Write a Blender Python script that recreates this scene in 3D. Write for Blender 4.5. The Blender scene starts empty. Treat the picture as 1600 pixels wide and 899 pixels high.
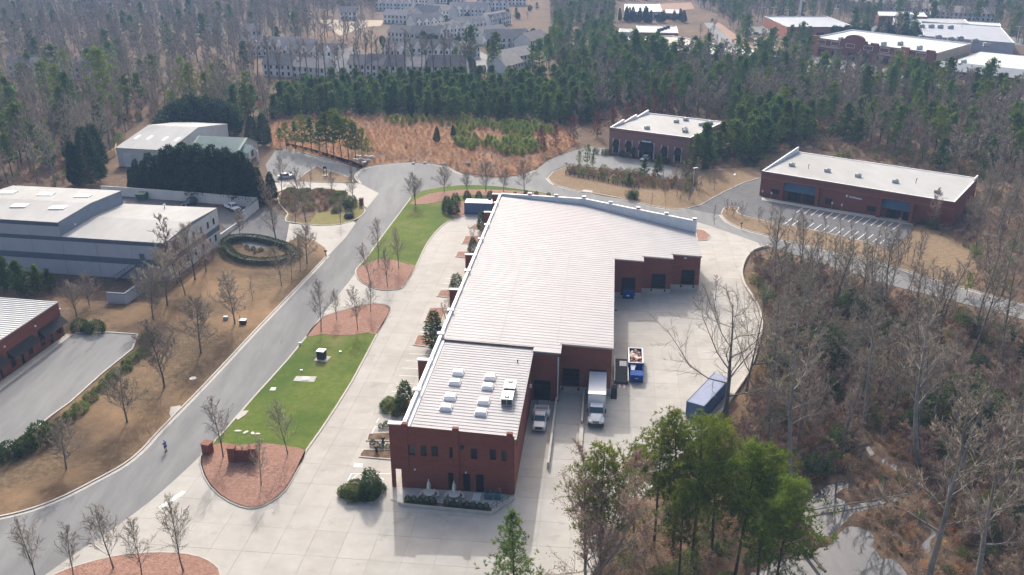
import bpy, math, random
import numpy as np
from mathutils import Vector

random.seed(7)
scene = bpy.context.scene
COL = scene.collection

# ------------------------------------------------------------------ camera, sky, sun, exposure
FOC, CAM_H = 1420.0, 68.0
PITCH = math.atan(585.0 / FOC)
CX, CY = 800.0, 449.5
_c, _s = math.cos(PITCH), math.sin(PITCH)
cam_d = bpy.data.cameras.new('camera')
cam_d.sensor_width = 36.0
cam_d.lens = FOC / 1600.0 * 36.0
cam_d.clip_start, cam_d.clip_end = 0.5, 6000.0
cam = bpy.data.objects.new('camera', cam_d)
cam.location = (0, 0, CAM_H)
cam.rotation_euler = (math.pi / 2 - PITCH, 0, 0)
COL.objects.link(cam)
scene.camera = cam

SUN_EL, SUN_AZ = math.radians(35.0), math.radians(-8.2)      # azimuth from +Y towards +X
world = bpy.data.worlds.new('World')
scene.world = world
world.use_nodes = True
_nt = world.node_tree
_sky = _nt.nodes.new('ShaderNodeTexSky')
_sky.sky_type = 'NISHITA'
_sky.sun_disc = False
_sky.sun_elevation, _sky.sun_rotation = SUN_EL, SUN_AZ
_sky.air_density, _sky.dust_density, _sky.ozone_density = 1.0, 7.0, 0.6
_bg = _nt.nodes['Background']
_bg.inputs['Strength'].default_value = 0.15
_nt.links.new(_sky.outputs['Color'], _bg.inputs['Color'])
sun_d = bpy.data.lights.new('sun', 'SUN')
sun_d.energy, sun_d.angle, sun_d.color = 2.05, math.radians(0.6), (1.0, 0.975, 0.94)
sun = bpy.data.objects.new('sun', sun_d)
_sd = Vector((math.sin(SUN_AZ) * math.cos(SUN_EL), math.cos(SUN_AZ) * math.cos(SUN_EL), math.sin(SUN_EL)))
sun.rotation_euler = _sd.to_track_quat('Z', 'Y').to_euler()
sun.location = _sd * 300
COL.objects.link(sun)
vs = scene.view_settings
vs.view_transform, vs.look, vs.exposure, vs.gamma = 'Standard', 'None', 0.72, 1.0
vs.use_curve_mapping = False
cy = scene.cycles
cy.use_denoising = True
cy.max_bounces, cy.diffuse_bounces, cy.glossy_bounces = 5, 3, 2
cy.transmission_bounces, cy.transparent_max_bounces, cy.volume_bounces = 2, 4, 0
cy.sample_clamp_indirect = 6.0


# ------------------------------------------------------------------ helpers
def at(px, py, z=0.0):
    """the point of the place that the photograph shows at a pixel, for a known height"""
    a, b = (px - CX) / FOC, (CY - py) / FOC
    dx, dy, dz = a, _c + b * _s, -_s + b * _c
    t = (z - CAM_H) / dz
    return Vector((dx * t, dy * t, z))


def ats(pts, z=0.0):
    return [at(p[0], p[1], z).to_2d() for p in pts]


def hgt(px, py, p):
    b = (CY - py) / FOC
    return CAM_H + p[1] * (-_s + b * _c) / (_c + b * _s)


def dist_px(p):
    return (Vector((p[0], p[1], p[2] if len(p) > 2 else 0)) - Vector((0, 0, CAM_H))).length


AX = math.atan2(167, math.hypot(585, FOC))
_ca, _sa = math.cos(AX), math.sin(AX)
A0 = at(613, 762).to_2d()


def uv(u, v):                      # the main building's own axes -> world
    return Vector((A0[0] + u * _ca + v * _sa, A0[1] - u * _sa + v * _ca))


class MB:
    def __init__(self):
        self.v, self.f, self.m = [], [], []

    def face(self, pts, m=0):
        n = len(self.v)
        self.v.extend([tuple(p) for p in pts])
        self.f.append(tuple(range(n, n + len(pts))))
        self.m.append(m)

    def box(self, x0, y0, z0, x1, y1, z1, m=0):
        if x1 < x0: x0, x1 = x1, x0
        if y1 < y0: y0, y1 = y1, y0
        n = len(self.v)
        self.v += [(x0, y0, z0), (x1, y0, z0), (x1, y1, z0), (x0, y1, z0), (x0, y0, z1), (x1, y0, z1), (x1, y1, z1), (x0, y1, z1)]
        for q in ((0, 3, 2, 1), (4, 5, 6, 7), (0, 1, 5, 4), (1, 2, 6, 5), (2, 3, 7, 6), (3, 0, 4, 7)):
            self.f.append(tuple(n + i for i in q)); self.m.append(m)
        return self

    def prism(self, poly, z0, z1, m=0, bottom=True):
        a = sum(poly[i][0] * poly[(i + 1) % len(poly)][1] - poly[(i + 1) % len(poly)][0] * poly[i][1] for i in range(len(poly)))
        if a < 0: poly = list(reversed(poly))
        n, k = len(self.v), len(poly)
        zf0 = z0 if callable(z0) else (lambda x, y: z0)
        zf1 = z1 if callable(z1) else (lambda x, y: z1)
        self.v += [(p[0], p[1], zf0(p[0], p[1])) for p in poly] + [(p[0], p[1], zf1(p[0], p[1])) for p in poly]
        self.f.append(tuple(n + k + i for i in range(k))); self.m.append(m)
        if bottom:
            self.f.append(tuple(n + k - 1 - i for i in range(k))); self.m.append(m)
        for i in range(k):
            j = (i + 1) % k
            self.f.append((n + i, n + j, n + k + j, n + k + i)); self.m.append(m)
        return self

    def tube(self, p, q, r0, r1=None, n=8, m=0, cap=True):
        r1 = r0 if r1 is None else r1
        p, q = Vector(p), Vector(q)
        d = (q - p).normalized()
        a = d.cross(Vector((0, 0, 1)) if abs(d.z) < .95 else Vector((1, 0, 0))).normalized()
        b = d.cross(a)
        s = len(self.v)
        for c0, r in ((p, r0), (q, r1)):
            for i in range(n):
                t = 2 * math.pi * i / n
                self.v.append(tuple(c0 + (a * math.cos(t) + b * math.sin(t)) * r))
        for i in range(n):
            j = (i + 1) % n
            self.f.append((s + i, s + n + i, s + n + j, s + j)); self.m.append(m)
        if cap:
            self.f.append(tuple(s + i for i in range(n))); self.m.append(m)
            self.f.append(tuple(s + n + n - 1 - i for i in range(n))); self.m.append(m)
        return self

    def lathe(self, prof, n=12, cx=0, cy=0, m=0):
        s = len(self.v)
        for r, z in prof:
            for i in range(n):
                t = 2 * math.pi * i / n
                self.v.append((cx + r * math.cos(t), cy + r * math.sin(t), z))
        for k in range(len(prof) - 1):
            for i in range(n):
                j = (i + 1) % n
                self.f.append((s + k * n + i, s + k * n + j, s + (k + 1) * n + j, s + (k + 1) * n + i)); self.m.append(m)
        self.f.append(tuple(s + n - 1 - i for i in range(n))); self.m.append(m)
        self.f.append(tuple(s + (len(prof) - 1) * n + i for i in range(n))); self.m.append(m)
        return self

    def strip(self, pts, w, z0, z1, closed=False, m=0, side=0.5):
        """a bar of width w swept along a line; side 0.5 centres it, 0 puts it left of the line"""
        P = [Vector((p[0], p[1])) for p in pts]
        n = len(P)
        L, R = [], []
        for i in range(n):
            a = P[i] - P[i - 1] if (closed or i > 0) else P[1] - P[0]
            b = P[(i + 1) % n] - P[i] if (closed or i < n - 1) else P[-1] - P[-2]
            a = a.normalized(); b = b.normalized()
            t = (a + b)
            t = t.normalized() if t.length > 1e-6 else a
            nn = Vector((-t.y, t.x))
            k = max(.5, nn.dot(Vector((-a.y, a.x))))
            L.append(P[i] + nn * (w * (1 - side) / k)); R.append(P[i] - nn * (w * side / k))
        s = len(self.v)
        for i in range(n):
            self.v += [(L[i].x, L[i].y, z0), (R[i].x, R[i].y, z0), (R[i].x, R[i].y, z1), (L[i].x, L[i].y, z1)]
        for i in range(n if closed else n - 1):
            a, b = s + 4 * i, s + 4 * ((i + 1) % n)
            for k in range(4):
                l = (k + 1) % 4
                self.f.append((a + k, b + k, b + l, a + l)); self.m.append(m)
        if not closed:
            self.f.append((s, s + 1, s + 2, s + 3)); self.m.append(m)
            e = s + 4 * (n - 1)
            self.f.append((e + 3, e + 2, e + 1, e)); self.m.append(m)
        return self

    def mesh(self, name, mats, smooth=False):
        me = bpy.data.meshes.new(name)
        me.from_pydata(self.v, [], self.f)
        for m in (mats if isinstance(mats, (list, tuple)) else [mats]):
            me.materials.append(m)
        if any(self.m):
            me.polygons.foreach_set('material_index', self.m)
        if smooth:
            me.polygons.foreach_set('use_smooth', [True] * len(me.polygons))
        me.update()
        return me

    def build(self, name, mats, parent=None, smooth=False, **k):
        return put(name, self.mesh(name, mats, smooth), parent, **k)


WB = set()                         # things whose parts are given in world coordinates


def put(name, me, parent=None, loc=None, rz=0.0, scale=None, label=None, cat=None, group=None, kind=None):
    if parent is not None and parent.name in WB and loc is None:
        loc = (-parent.location.x, -parent.location.y, -parent.location.z)
    o = bpy.data.objects.new(name, me)
    COL.objects.link(o)
    if parent: o.parent = parent
    if loc is not None: o.location = (loc[0], loc[1], loc[2] if len(loc) > 2 else 0)
    if rz: o.rotation_euler = (0, 0, rz)
    if scale is not None: o.scale = scale if isinstance(scale, (tuple, list)) else (scale,) * 3
    tag(o, label, cat, group, kind)
    return o


def tag(o, label=None, cat=None, group=None, kind=None):
    if label: o['label'] = label
    if cat: o['category'] = cat
    if group: o['group'] = group
    if kind: o['kind'] = kind
    return o


def thing(name, label, cat, loc=(0, 0, 0), rz=0.0, group=None, scale=None):
    return put(name, None, None, loc, rz, scale, label, cat, group)


def struct(name, mb, mat, parent=None, smooth=False):
    o = mb.build(name, mat, parent, smooth)
    if not parent: o['kind'] = 'structure'
    return o


def copy_tree(o, parent=None, **k):
    c = o.copy()
    COL.objects.link(c)
    if parent: c.parent = parent
    for ch in [x for x in o.children]:
        copy_tree(ch, c)
    if k:
        if 'loc' in k: c.location = (k['loc'][0], k['loc'][1], k['loc'][2] if len(k['loc']) > 2 else 0)
        if 'rz' in k: c.rotation_euler = (0, 0, k['rz'])
        if 'scale' in k: c.scale = (k['scale'],) * 3
        tag(c, k.get('label'), k.get('cat'), k.get('group'))
    return c


def smooth_line(pts, k=3, closed=False):
    """Catmull-Rom through the points"""
    P = [Vector((p[0], p[1])) for p in pts]
    n, out = len(P), []
    for i in range(n if closed else n - 1):
        p0 = P[i - 1] if (closed or i > 0) else P[0] * 2 - P[1]
        p1, p2 = P[i], P[(i + 1) % n]
        p3 = P[(i + 2) % n] if (closed or i + 2 < n) else P[-1] * 2 - P[-2]
        for j in range(k):
            t = j / k
            out.append(0.5 * (2 * p1 + (p2 - p0) * t + (2 * p0 - 5 * p1 + 4 * p2 - p3) * t * t + (3 * p1 - p0 - 3 * p2 + p3) * t ** 3))
    if not closed: out.append(P[-1])
    return out


def inside(p, poly):
    x, y, r = p[0], p[1], False
    j = len(poly) - 1
    for i in range(len(poly)):
        a, b = poly[i], poly[j]
        if (a[1] > y) != (b[1] > y) and x < (b[0] - a[0]) * (y - a[1]) / (b[1] - a[1]) + a[0]: r = not r
        j = i
    return r


def seg_dist(p, line, closed=False):
    best = 1e9
    n = len(line)
    for i in range(n if closed else n - 1):
        a, b = line[i], line[(i + 1) % n]
        dx, dy = b[0] - a[0], b[1] - a[1]
        l2 = dx * dx + dy * dy or 1e-9
        t = max(0, min(1, ((p[0] - a[0]) * dx + (p[1] - a[1]) * dy) / l2))
        best = min(best, (p[0] - a[0] - t * dx) ** 2 + (p[1] - a[1] - t * dy) ** 2)
    return math.sqrt(best)


# ------------------------------------------------------------------ materials
def mat(name, cols, scale=1.0, rough=0.85, detail=4.0, bump=0.0, bscale=None, spec=0.3, metal=0.0, stops=None, big=None,
        translucent=0.0, rnd=0.0, coord='obj', stretch=None):
    """procedural noise mix of colours; big=(colour, scale, lo, hi) lays a second, larger mottling over it; rnd varies it per object"""
    m = bpy.data.materials.new(name)
    m.use_nodes = True
    nt = m.node_tree
    N, Lk = nt.nodes, nt.links
    bs = N['Principled BSDF']
    bs.inputs['Roughness'].default_value = rough
    bs.inputs['Metallic'].default_value = metal
    bs.inputs['Specular IOR Level'].default_value = spec
    if isinstance(cols[0], (int, float)): cols = [cols]
    geo = N.new('ShaderNodeNewGeometry')
    src = geo.outputs['Position']
    if coord == 'local':
        src = N.new('ShaderNodeTexCoord').outputs['Object']
    if stretch:
        mp = N.new('ShaderNodeMapping')
        mp.inputs['Rotation'].default_value = (0, 0, stretch[1])
        mp.inputs['Scale'].default_value = stretch[0]
        Lk.new(src, mp.inputs['Vector']); src = mp.outputs['Vector']
    out = None
    if len(cols) == 1:
        rgb = N.new('ShaderNodeRGB')
        rgb.outputs[0].default_value = (*cols[0], 1)
        out = rgb.outputs[0]
    else:
        nz = N.new('ShaderNodeTexNoise')
        nz.inputs['Scale'].default_value = scale
        nz.inputs['Detail'].default_value = detail
        nz.inputs['Roughness'].default_value = 0.65
        Lk.new(src, nz.inputs['Vector'])
        cr = N.new('ShaderNodeValToRGB')
        k = len(cols)
        ps = stops or [0.3 + 0.4 * i / (k - 1) for i in range(k)]
        e = cr.color_ramp.elements
        while len(e) < k: e.new(0.5)
        for i in range(k):
            e[i].position = ps[i]
            e[i].color = (*cols[i], 1)
        Lk.new(nz.outputs['Fac'], cr.inputs['Fac'])
        out = cr.outputs['Color']
    bigs = [] if not big else (big if isinstance(big, list) else [big])
    for q, (bc, bsc, lo, hi) in enumerate(bigs):
        n2 = N.new('ShaderNodeTexNoise')
        n2.inputs['Scale'].default_value = bsc
        n2.inputs['Detail'].default_value = 5.0
        n2.inputs['Roughness'].default_value = 0.6
        of = N.new('ShaderNodeVectorMath'); of.operation = 'ADD'
        of.inputs[1].default_value = (13.7 + 31 * q, 5.1 * q, 3)
        Lk.new(src, of.inputs[0]); Lk.new(of.outputs[0], n2.inputs['Vector'])
        mr = N.new('ShaderNodeMapRange')
        mr.inputs['From Min'].default_value, mr.inputs['From Max'].default_value = lo, hi
        Lk.new(n2.outputs['Fac'], mr.inputs['Value'])
        mx = N.new('ShaderNodeMix'); mx.data_type = 'RGBA'
        Lk.new(mr.outputs['Result'], mx.inputs['Factor'])
        Lk.new(out, mx.inputs['A'])
        mx.inputs['B'].default_value = (*bc, 1)
        out = mx.outputs['Result']
    if rnd:
        oi = N.new('ShaderNodeObjectInfo')
        mr = N.new('ShaderNodeMapRange')
        mr.inputs['To Min'].default_value, mr.inputs['To Max'].default_value = 1 - rnd, 1 + rnd
        Lk.new(oi.outputs['Random'], mr.inputs['Value'])
        hs = N.new('ShaderNodeHueSaturation')
        Lk.new(mr.outputs['Result'], hs.inputs['Value'])
        m2 = N.new('ShaderNodeMath'); m2.operation = 'MULTIPLY'; m2.inputs[1].default_value = 7.31
        f2 = N.new('ShaderNodeMath'); f2.operation = 'FRACT'
        Lk.new(oi.outputs['Random'], m2.inputs[0]); Lk.new(m2.outputs[0], f2.inputs[0])
        mr2 = N.new('ShaderNodeMapRange')
        mr2.inputs['To Min'].default_value, mr2.inputs['To Max'].default_value = 0.5 - rnd * .09, 0.5 + rnd * .09
        Lk.new(f2.outputs[0], mr2.inputs['Value']); Lk.new(mr2.outputs['Result'], hs.inputs['Hue'])
        Lk.new(out, hs.inputs['Color'])
        out = hs.outputs['Color']
    Lk.new(out, bs.inputs['Base Color'])
    if bump:
        nb = N.new('ShaderNodeTexNoise')
        nb.inputs['Scale'].default_value = bscale or scale * 3
        nb.inputs['Detail'].default_value = 3.0
        Lk.new(src, nb.inputs['Vector'])
        bp = N.new('ShaderNodeBump')
        bp.inputs['Strength'].default_value = min(1.0, bump)
        bp.inputs['Distance'].default_value = 0.1 * max(1.0, bump)
        Lk.new(nb.outputs['Fac'], bp.inputs['Height'])
        Lk.new(bp.outputs['Normal'], bs.inputs['Normal'])
    if translucent:
        tr = N.new('ShaderNodeBsdfTranslucent')
        Lk.new(out, tr.inputs['Color'])
        ms = N.new('ShaderNodeMixShader')
        ms.inputs['Fac'].default_value = translucent
        Lk.new(bs.outputs[0], ms.inputs[1]); Lk.new(tr.outputs[0], ms.inputs[2])
        Lk.new(ms.outputs[0], N['Material Output'].inputs['Surface'])
    return m


M = {}
M['asphalt'] = mat('asphalt', [(.165, .168, .168), (.20, .203, .203), (.235, .237, .233)], .5, .9, 6, .25, 8, stretch=((1, .16, 1), .2),
                   big=[((.14, .142, .145), .07, .48, .7), ((.245, .243, .236), .16, .54, .75), ((.12, .12, .122), .5, .66, .72)])
M['asphalt_dark'] = mat('dark_asphalt', [(.085, .087, .092), (.11, .112, .117), (.135, .135, .138)], .5, .9, 6, .2, 8, big=((.15, .15, .15), .06, .5, .8))
M['concrete'] = mat('concrete', [(.355, .338, .305), (.39, .373, .34), (.43, .413, .38)], .35, .85, 6, .15, 10, rnd=.05,
                    big=[((.315, .296, .262), .09, .5, .78), ((.45, .435, .40), .2, .56, .85), ((.25, .235, .21), .3, .6, .8)])
M['concrete_joint'] = mat('concrete_joint', [(.24, .225, .20), (.31, .29, .26)], .6, .95)
M['kerb'] = mat('kerb_concrete', [(.40, .375, .33), (.50, .47, .42)], .8, .9, 5, .2, 6)
M['paint_white'] = mat('white_road_paint', [(.72, .72, .70), (.82, .82, .80)], 1.5, .8)
M['paint_blue'] = mat('pale_blue_road_paint', [(.50, .66, .74), (.60, .72, .78)], 1.5, .8)
M['lawn'] = mat('lawn', [(.083, .117, .018), (.112, .153, .026), (.145, .185, .04)], 1.1, .95, 7, .7, 7, spec=.1,
                big=[((.175, .165, .06), .13, .52, .68), ((.065, .112, .018), .06, .45, .62), ((.135, .165, .036), .5, .55, .75)])
M['mulch'] = mat('mulch', [(.19, .108, .08), (.31, .18, .138), (.40, .25, .198)], 2.6, .95, 8, 1.0, 6, spec=.1,
                 big=((.275, .158, .113), .12, .45, .75))
M['straw'] = mat('dry_grass', [(.088, .062, .036), (.14, .10, .06), (.205, .152, .095)], 1.3, .95, 8, .8, 5, spec=.1,
                 big=[((.085, .058, .038), .075, .42, .62), ((.30, .195, .11), .04, .47, .66)])
M['straw_pale'] = mat('pale_dry_grass', [(.17, .12, .075), (.23, .165, .10), (.29, .215, .14)], 1.2, .95, 8, .8, 5, spec=.1,
                      big=[((.18, .12, .07), .08, .5, .75)])
M['yellow_grass'] = mat('yellowing_grass', [(.15, .14, .05), (.20, .185, .07), (.25, .22, .10)], 1.0, .95, 7, .7, 6, spec=.1, big=((.19, .13, .075), .15, .5, .7))
M['meadow'] = mat('meadow_grass', [(.18, .098, .056), (.275, .155, .088), (.36, .22, .13)], .7, .95, 8, 1.0, 3, spec=.1,
                  big=[((.14, .10, .075), .05, .47, .66), ((.30, .145, .07), .035, .5, .72)])
M['litter'] = mat('leaf_litter', [(.065, .045, .032), (.145, .10, .068), (.24, .165, .11)], .9, .95, 9, 1.0, 4, spec=.1,
                  big=[((.095, .068, .048), .05, .45, .7), ((.21, .13, .075), .08, .52, .72)])
M['red_earth'] = mat('red_earth', [(.24, .135, .09), (.31, .19, .13), (.36, .24, .17)], .3, .95, 6, .4, 3)
M['pale_earth'] = mat('pale_earth', [(.33, .27, .19), (.42, .35, .26)], .2, .95, 6, .4, 3)
M['brick'] = mat('red_brick', [(.17, .057, .039), (.205, .069, .047), (.24, .085, .06)], 1.4, .9, 6, .15, 14, big=((.17, .052, .038), .2, .5, .75), stretch=((1, 1, 5), 0))
M['brick_band'] = mat('brown_brick_band', [(.20, .085, .06), (.26, .12, .085)], 1.4, .9, 6)
M['brick_pink'] = mat('pinkish_brick', [(.24, .12, .105), (.29, .155, .135)], 1.2, .9, 6, .15, 14)
M['brick_orange'] = mat('orange_brick', [(.36, .13, .07), (.43, .17, .10)], 1.0, .9)
M['roof_white'] = mat('white_metal_roof', [(.30, .298, .31), (.325, .322, .335), (.355, .352, .363)], .25, .6, 5, .05, 2, spec=.3,
                      big=[((.34, .298, .31), .03, .5, .75), ((.28, .275, .28), .12, .6, .8)])
M['roof_rib'] = mat('roof_seam_metal', [(.30, .275, .295), (.33, .305, .325)], .5, .7)
M['roof_membrane'] = mat('white_roof_membrane', [(.335, .34, .335), (.37, .374, .37), (.405, .408, .405)], .35, .8, 6, .05, 3, big=((.285, .28, .268), .07, .46, .76), stretch=((1, .35, 1), .1))
M['roof_grey'] = mat('grey_metal_roof', [(.46, .48, .47), (.54, .56, .55)], .4, .5, 5)
M['roof_green'] = mat('green_metal_roof', [(.20, .29, .26), (.26, .35, .31)], .4, .5, 5)
M['roof_blue_grey'] = mat('blue_grey_roof', [(.26, .29, .34), (.33, .36, .41)], .2, .6, 5)
M['roof_tan'] = mat('tan_roof_gravel', [(.48, .42, .33), (.56, .50, .41)], .3, .9, 5)
M['metal_white'] = mat('white_painted_metal', [(.74, .74, .74), (.82, .82, .82)], .8, .4, 4, spec=.5)
M['metal_pale'] = mat('pale_ribbed_metal', [(.60, .63, .66), (.70, .72, .74)], .5, .5, 4)
M['cap_white'] = mat('white_coping', [(.76, .75, .74), (.84, .83, .82)], .7, .5)
M['coping_brown'] = mat('brown_coping_metal', [(.13, .10, .095), (.18, .14, .13)], .8, .5)
M['door_dark'] = mat('dark_steel_door', [(.010, .013, .017), (.018, .021, .026)], .8, .7, spec=.08)
M['dock_concrete'] = mat('dock_base_concrete', [(.36, .36, .33), (.48, .47, .44)], .8, .9)
M['glass'] = mat('dark_window_glass', [(.012, .014, .017), (.025, .028, .03)], .3, .15, 3, spec=.35)
M['glass_tan'] = mat('tinted_window_glass', [(.05, .047, .038), (.08, .074, .06)], .3, .15, 3, spec=.35)
M['frame'] = mat('dark_window_frame', (.03, .028, .027), rough=.5)
M['steel'] = mat('galvanised_steel', [(.32, .34, .35), (.42, .44, .45)], 2, .5, metal=.3)
M['black'] = mat('black_rubber', (.015, .015, .016), rough=.7)
M['dark_grey'] = mat('dark_grey_paint', [(.045, .047, .05), (.07, .07, .075)], 2, .85, spec=.1)
M['chrome'] = mat('chrome', (.62, .62, .63), rough=.25, metal=.8)
M['truck_white'] = mat('white_vehicle_paint', [(.74, .75, .75), (.80, .80, .80)], .6, .3, 4, spec=.5)
M['windscreen'] = mat('windscreen_glass', (.02, .05, .06), rough=.08, spec=.8)
M['blue'] = mat('blue_container_paint', [(.008, .05, .24), (.016, .075, .31)], .8, .75, 5, spec=.15, coord='local')
M['blue_dull'] = mat('dull_blue_paint', [(.08, .125, .22), (.11, .16, .26)], .7, .75, 5, spec=.15, coord='local')
M['red_door'] = mat('faded_red_paint', [(.30, .08, .11), (.38, .11, .13)], 1, .6)
M['green_box'] = mat('green_dumpster_paint', [(.015, .085, .06), (.02, .12, .08)], 1, .5)
M['wh_wall'] = mat('pale_grey_wall', [(.37, .40, .45), (.43, .46, .51)], .35, .85, 6, .1, 6, stretch=((1, 1, .5), 0))
M['wh_band'] = mat('slate_blue_band', [(.085, .115, .15), (.11, .145, .185)], .4, .8, 5)
M['wh_side'] = mat('slate_blue_metal', [(.15, .19, .245), (.20, .24, .30)], .5, .7, 6)
M['wall_white'] = mat('off_white_wall', [(.50, .50, .49), (.60, .60, .585)], .4, .9, 6)
M['wall_cream'] = mat('cream_siding', [(.50, .47, .41), (.58, .55, .49)], .3, .9, 5)
M['wall_tan'] = mat('tan_block_wall', [(.40, .30, .19), (.48, .37, .25)], .3, .9, 5)
M['awning_black'] = mat('black_awning_fabric', [(.014, .015, .018), (.024, .026, .03)], 1, .9)
M['awning_navy'] = mat('navy_awning_fabric', [(.035, .07, .11), (.05, .09, .14)], .8, .8)
M['wood'] = mat('weathered_wood', [(.10, .075, .055), (.16, .12, .09)], 2, .9)
M['wood_tan'] = mat('tan_fence_wood', [(.42, .30, .17), (.50, .37, .22)], 1, .9)
M['hvac'] = mat('grey_hvac_metal', [(.30, .35, .36), (.40, .45, .45)], 1, .5)
M['grille'] = mat('dark_grille', (.05, .055, .06), rough=.6)
M['skylight'] = mat('skylight_acrylic', [(.74, .75, .76), (.80, .81, .82)], 1, .25, spec=.6)
M['teal'] = mat('teal_equipment_paint', [(.06, .17, .20), (.08, .21, .24)], 1, .5)
M['water'] = mat('creek_water', [(.055, .06, .066), (.075, .08, .084)], .3, .03, 3, .015, .8, spec=1.0)
M['trash_white'] = mat('pale_rubbish', (.70, .66, .62)); M['trash_red'] = mat('red_rubbish', (.50, .08, .06))
M['trash_tan'] = mat('cardboard', (.45, .30, .18)); M['trash_dark'] = mat('dark_rubbish', (.05, .04, .07))
M['skin'] = mat('skin', (.45, .27, .19)); M['shirt'] = mat('blue_shirt_cloth', (.02, .12, .55)); M['shorts'] = mat('dark_shorts_cloth', (.03, .05, .15))
M['hair'] = mat('grey_hair', (.45, .42, .38)); M['shoe'] = mat('dark_shoe', (.03, .03, .03))
M['umb_green'] = mat('green_umbrella_cloth', [(.10, .20, .17), (.50, .52, .46)], 6, .9, 0, coord='local', stops=[.45, .5])
M['far_roof'] = mat('brown_shingle_roof', [(.25, .225, .21), (.34, .305, .285)], .4, .9, 4, rnd=.3)
M['far_wall'] = mat('pale_siding', [(.62, .615, .60), (.74, .73, .71)], .3, .9, 4, rnd=.08)
M['car_dark'] = mat('dark_car_paint', (.02, .035, .04), rough=.25, spec=.6)
M['car_silver'] = mat('silver_car_paint', (.42, .43, .45), rough=.3, spec=.6)
M['cone_orange'] = mat('orange_paint', (.6, .15, .03))
M['stone'] = mat('pale_stone', [(.52, .49, .44), (.64, .61, .56)], 2, .9)
M['sign_white'] = mat('white_sign_lettering', (.80, .82, .84))
M['bark_grey'] = mat('grey_bark', [(.09, .078, .07), (.15, .135, .12), (.22, .20, .185)], 2.0, .95, 5, coord='local', rnd=.18, stretch=((1, 1, .35), 0))
M['bark_pale'] = mat('pale_sycamore_bark', [(.14, .13, .115), (.25, .24, .22), (.37, .36, .335)], 1.2, .95, 5, coord='local', rnd=.15, stretch=((1, 1, .4), 0))
M['bark_pine'] = mat('pine_bark', [(.055, .04, .035), (.10, .075, .06)], 2.0, .95, 5, coord='local', rnd=.2)
M['twig'] = mat('bare_twigs', [(.20, .163, .125), (.32, .27, .215)], .8, .95, 3, rnd=.22, coord='local')
M['twig_red'] = mat('reddish_twigs', [(.235, .165, .12), (.35, .255, .19)], .8, .95, 3, rnd=.2, coord='local')
M['needle'] = mat('pine_needles', [(.055, .105, .028), (.105, .175, .042), (.165, .24, .06)], .55, .8, 4, spec=.05, translucent=.45, rnd=.25, coord='local')
M['needle_bright'] = mat('sunlit_green_pine_needles', [(.085, .125, .022), (.165, .22, .036), (.26, .31, .06)], .5, .8, 4, spec=.05, translucent=.45, rnd=.18, coord='local')
M['needle_dark'] = mat('dark_conifer_leaves', [(.013, .034, .018), (.027, .06, .027), (.05, .095, .038)], .7, .8, 4, spec=.1, translucent=.3, rnd=.2, coord='local')
M['leaf_dark'] = mat('dark_evergreen_leaves', [(.035, .062, .025), (.072, .115, .042), (.12, .17, .065)], 1.4, .75, 4, spec=.1, translucent=.4, rnd=.15, coord='local')
M['leaf_brown'] = mat('brown_winter_leaves', [(.19, .12, .07), (.30, .19, .11), (.40, .27, .16)], .7, .9, 4, spec=.1, translucent=.25, rnd=.25, coord='local')
M['leaf_rust'] = mat('rust_winter_leaves', [(.15, .07, .05), (.21, .105, .075), (.27, .145, .105)], .7, .9, 4, spec=.1, translucent=.25, rnd=.2, coord='local')
M['leaf_olive'] = mat('olive_leaves', [(.09, .115, .036), (.15, .185, .06), (.23, .26, .095)], .8, .85, 4, spec=.08, translucent=.42, rnd=.25, coord='local')
M['blue_pale'] = mat('sunlit_blue_paint', [(.25, .285, .40), (.30, .335, .45)], .7, .8, 5, spec=.15, coord='local')  # paler copy of the dull blue: sunlight on the container roof put into its colour
M['leaf_straw'] = mat('orange_dry_grass', [(.30, .175, .095), (.44, .27, .15), (.54, .37, .22)], .7, .95, 4, spec=.1, translucent=.35, rnd=.25, coord='local')
M['leaf_hedge'] = mat('clipped_hedge_leaves', [(.025, .05, .022), (.045, .085, .035), (.075, .12, .045)], 1.2, .8, 4, spec=.1, translucent=.25, coord='local')
M['bud'] = mat('pale_reddish_buds', [(.30, .19, .14), (.42, .29, .22)], .7, .9, 4, spec=.1, translucent=.35, coord='local')
M['needle_seed'] = mat('bright_seedling_needles', [(.20, .26, .06), (.30, .37, .09), (.40, .46, .13)], .5, .85, 4, spec=.05, translucent=.45, rnd=.2, coord='local')
# ------------------------------------------------------------------ the ground
HOLLOW = ats([(1196, 398), (1260, 417), (1330, 440), (1420, 468), (1600, 522), (1800, 590), (1800, 1050), (1010, 1050), (985, 900), (1040, 800), (1090, 730),
              (1150, 650), (1190, 585), (1205, 505), (1190, 440), (1180, 415)])
WATER_Z = -2.75
CREEK = [ats(p, WATER_Z) for p in (
    [(1349, 692), (1356, 694), (1366, 704), (1380, 713), (1391, 721), (1406, 730), (1408, 735), (1396, 737), (1384, 728), (1371, 721), (1360, 712), (1352, 706)],
    [(1275, 766), (1288, 758), (1300, 754), (1322, 751), (1342, 750), (1346, 756), (1330, 764), (1313, 769), (1308, 777), (1320, 782), (1331, 789), (1355, 784), (1390, 779),
     (1422, 773), (1424, 777), (1391, 786), (1361, 795), (1338, 802), (1328, 811), (1317, 820), (1308, 828), (1300, 836), (1282, 838), (1266, 826), (1256, 814), (1251, 795), (1258, 780)],
    [(1322, 822), (1345, 823), (1367, 828), (1366, 842), (1362, 857), (1376, 866), (1392, 873), (1404, 884), (1416, 900), (1430, 960), (1130, 960), (1150, 915), (1178, 893), (1215, 872), (1262, 862), (1300, 850)],
    [(1439, 848), (1447, 836), (1456, 823), (1463, 832), (1461, 850), (1450, 864), (1438, 872)])]
_hw = [Vector((p[0], p[1])) for p in HOLLOW]
_rng = np.random.default_rng(11)
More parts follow.
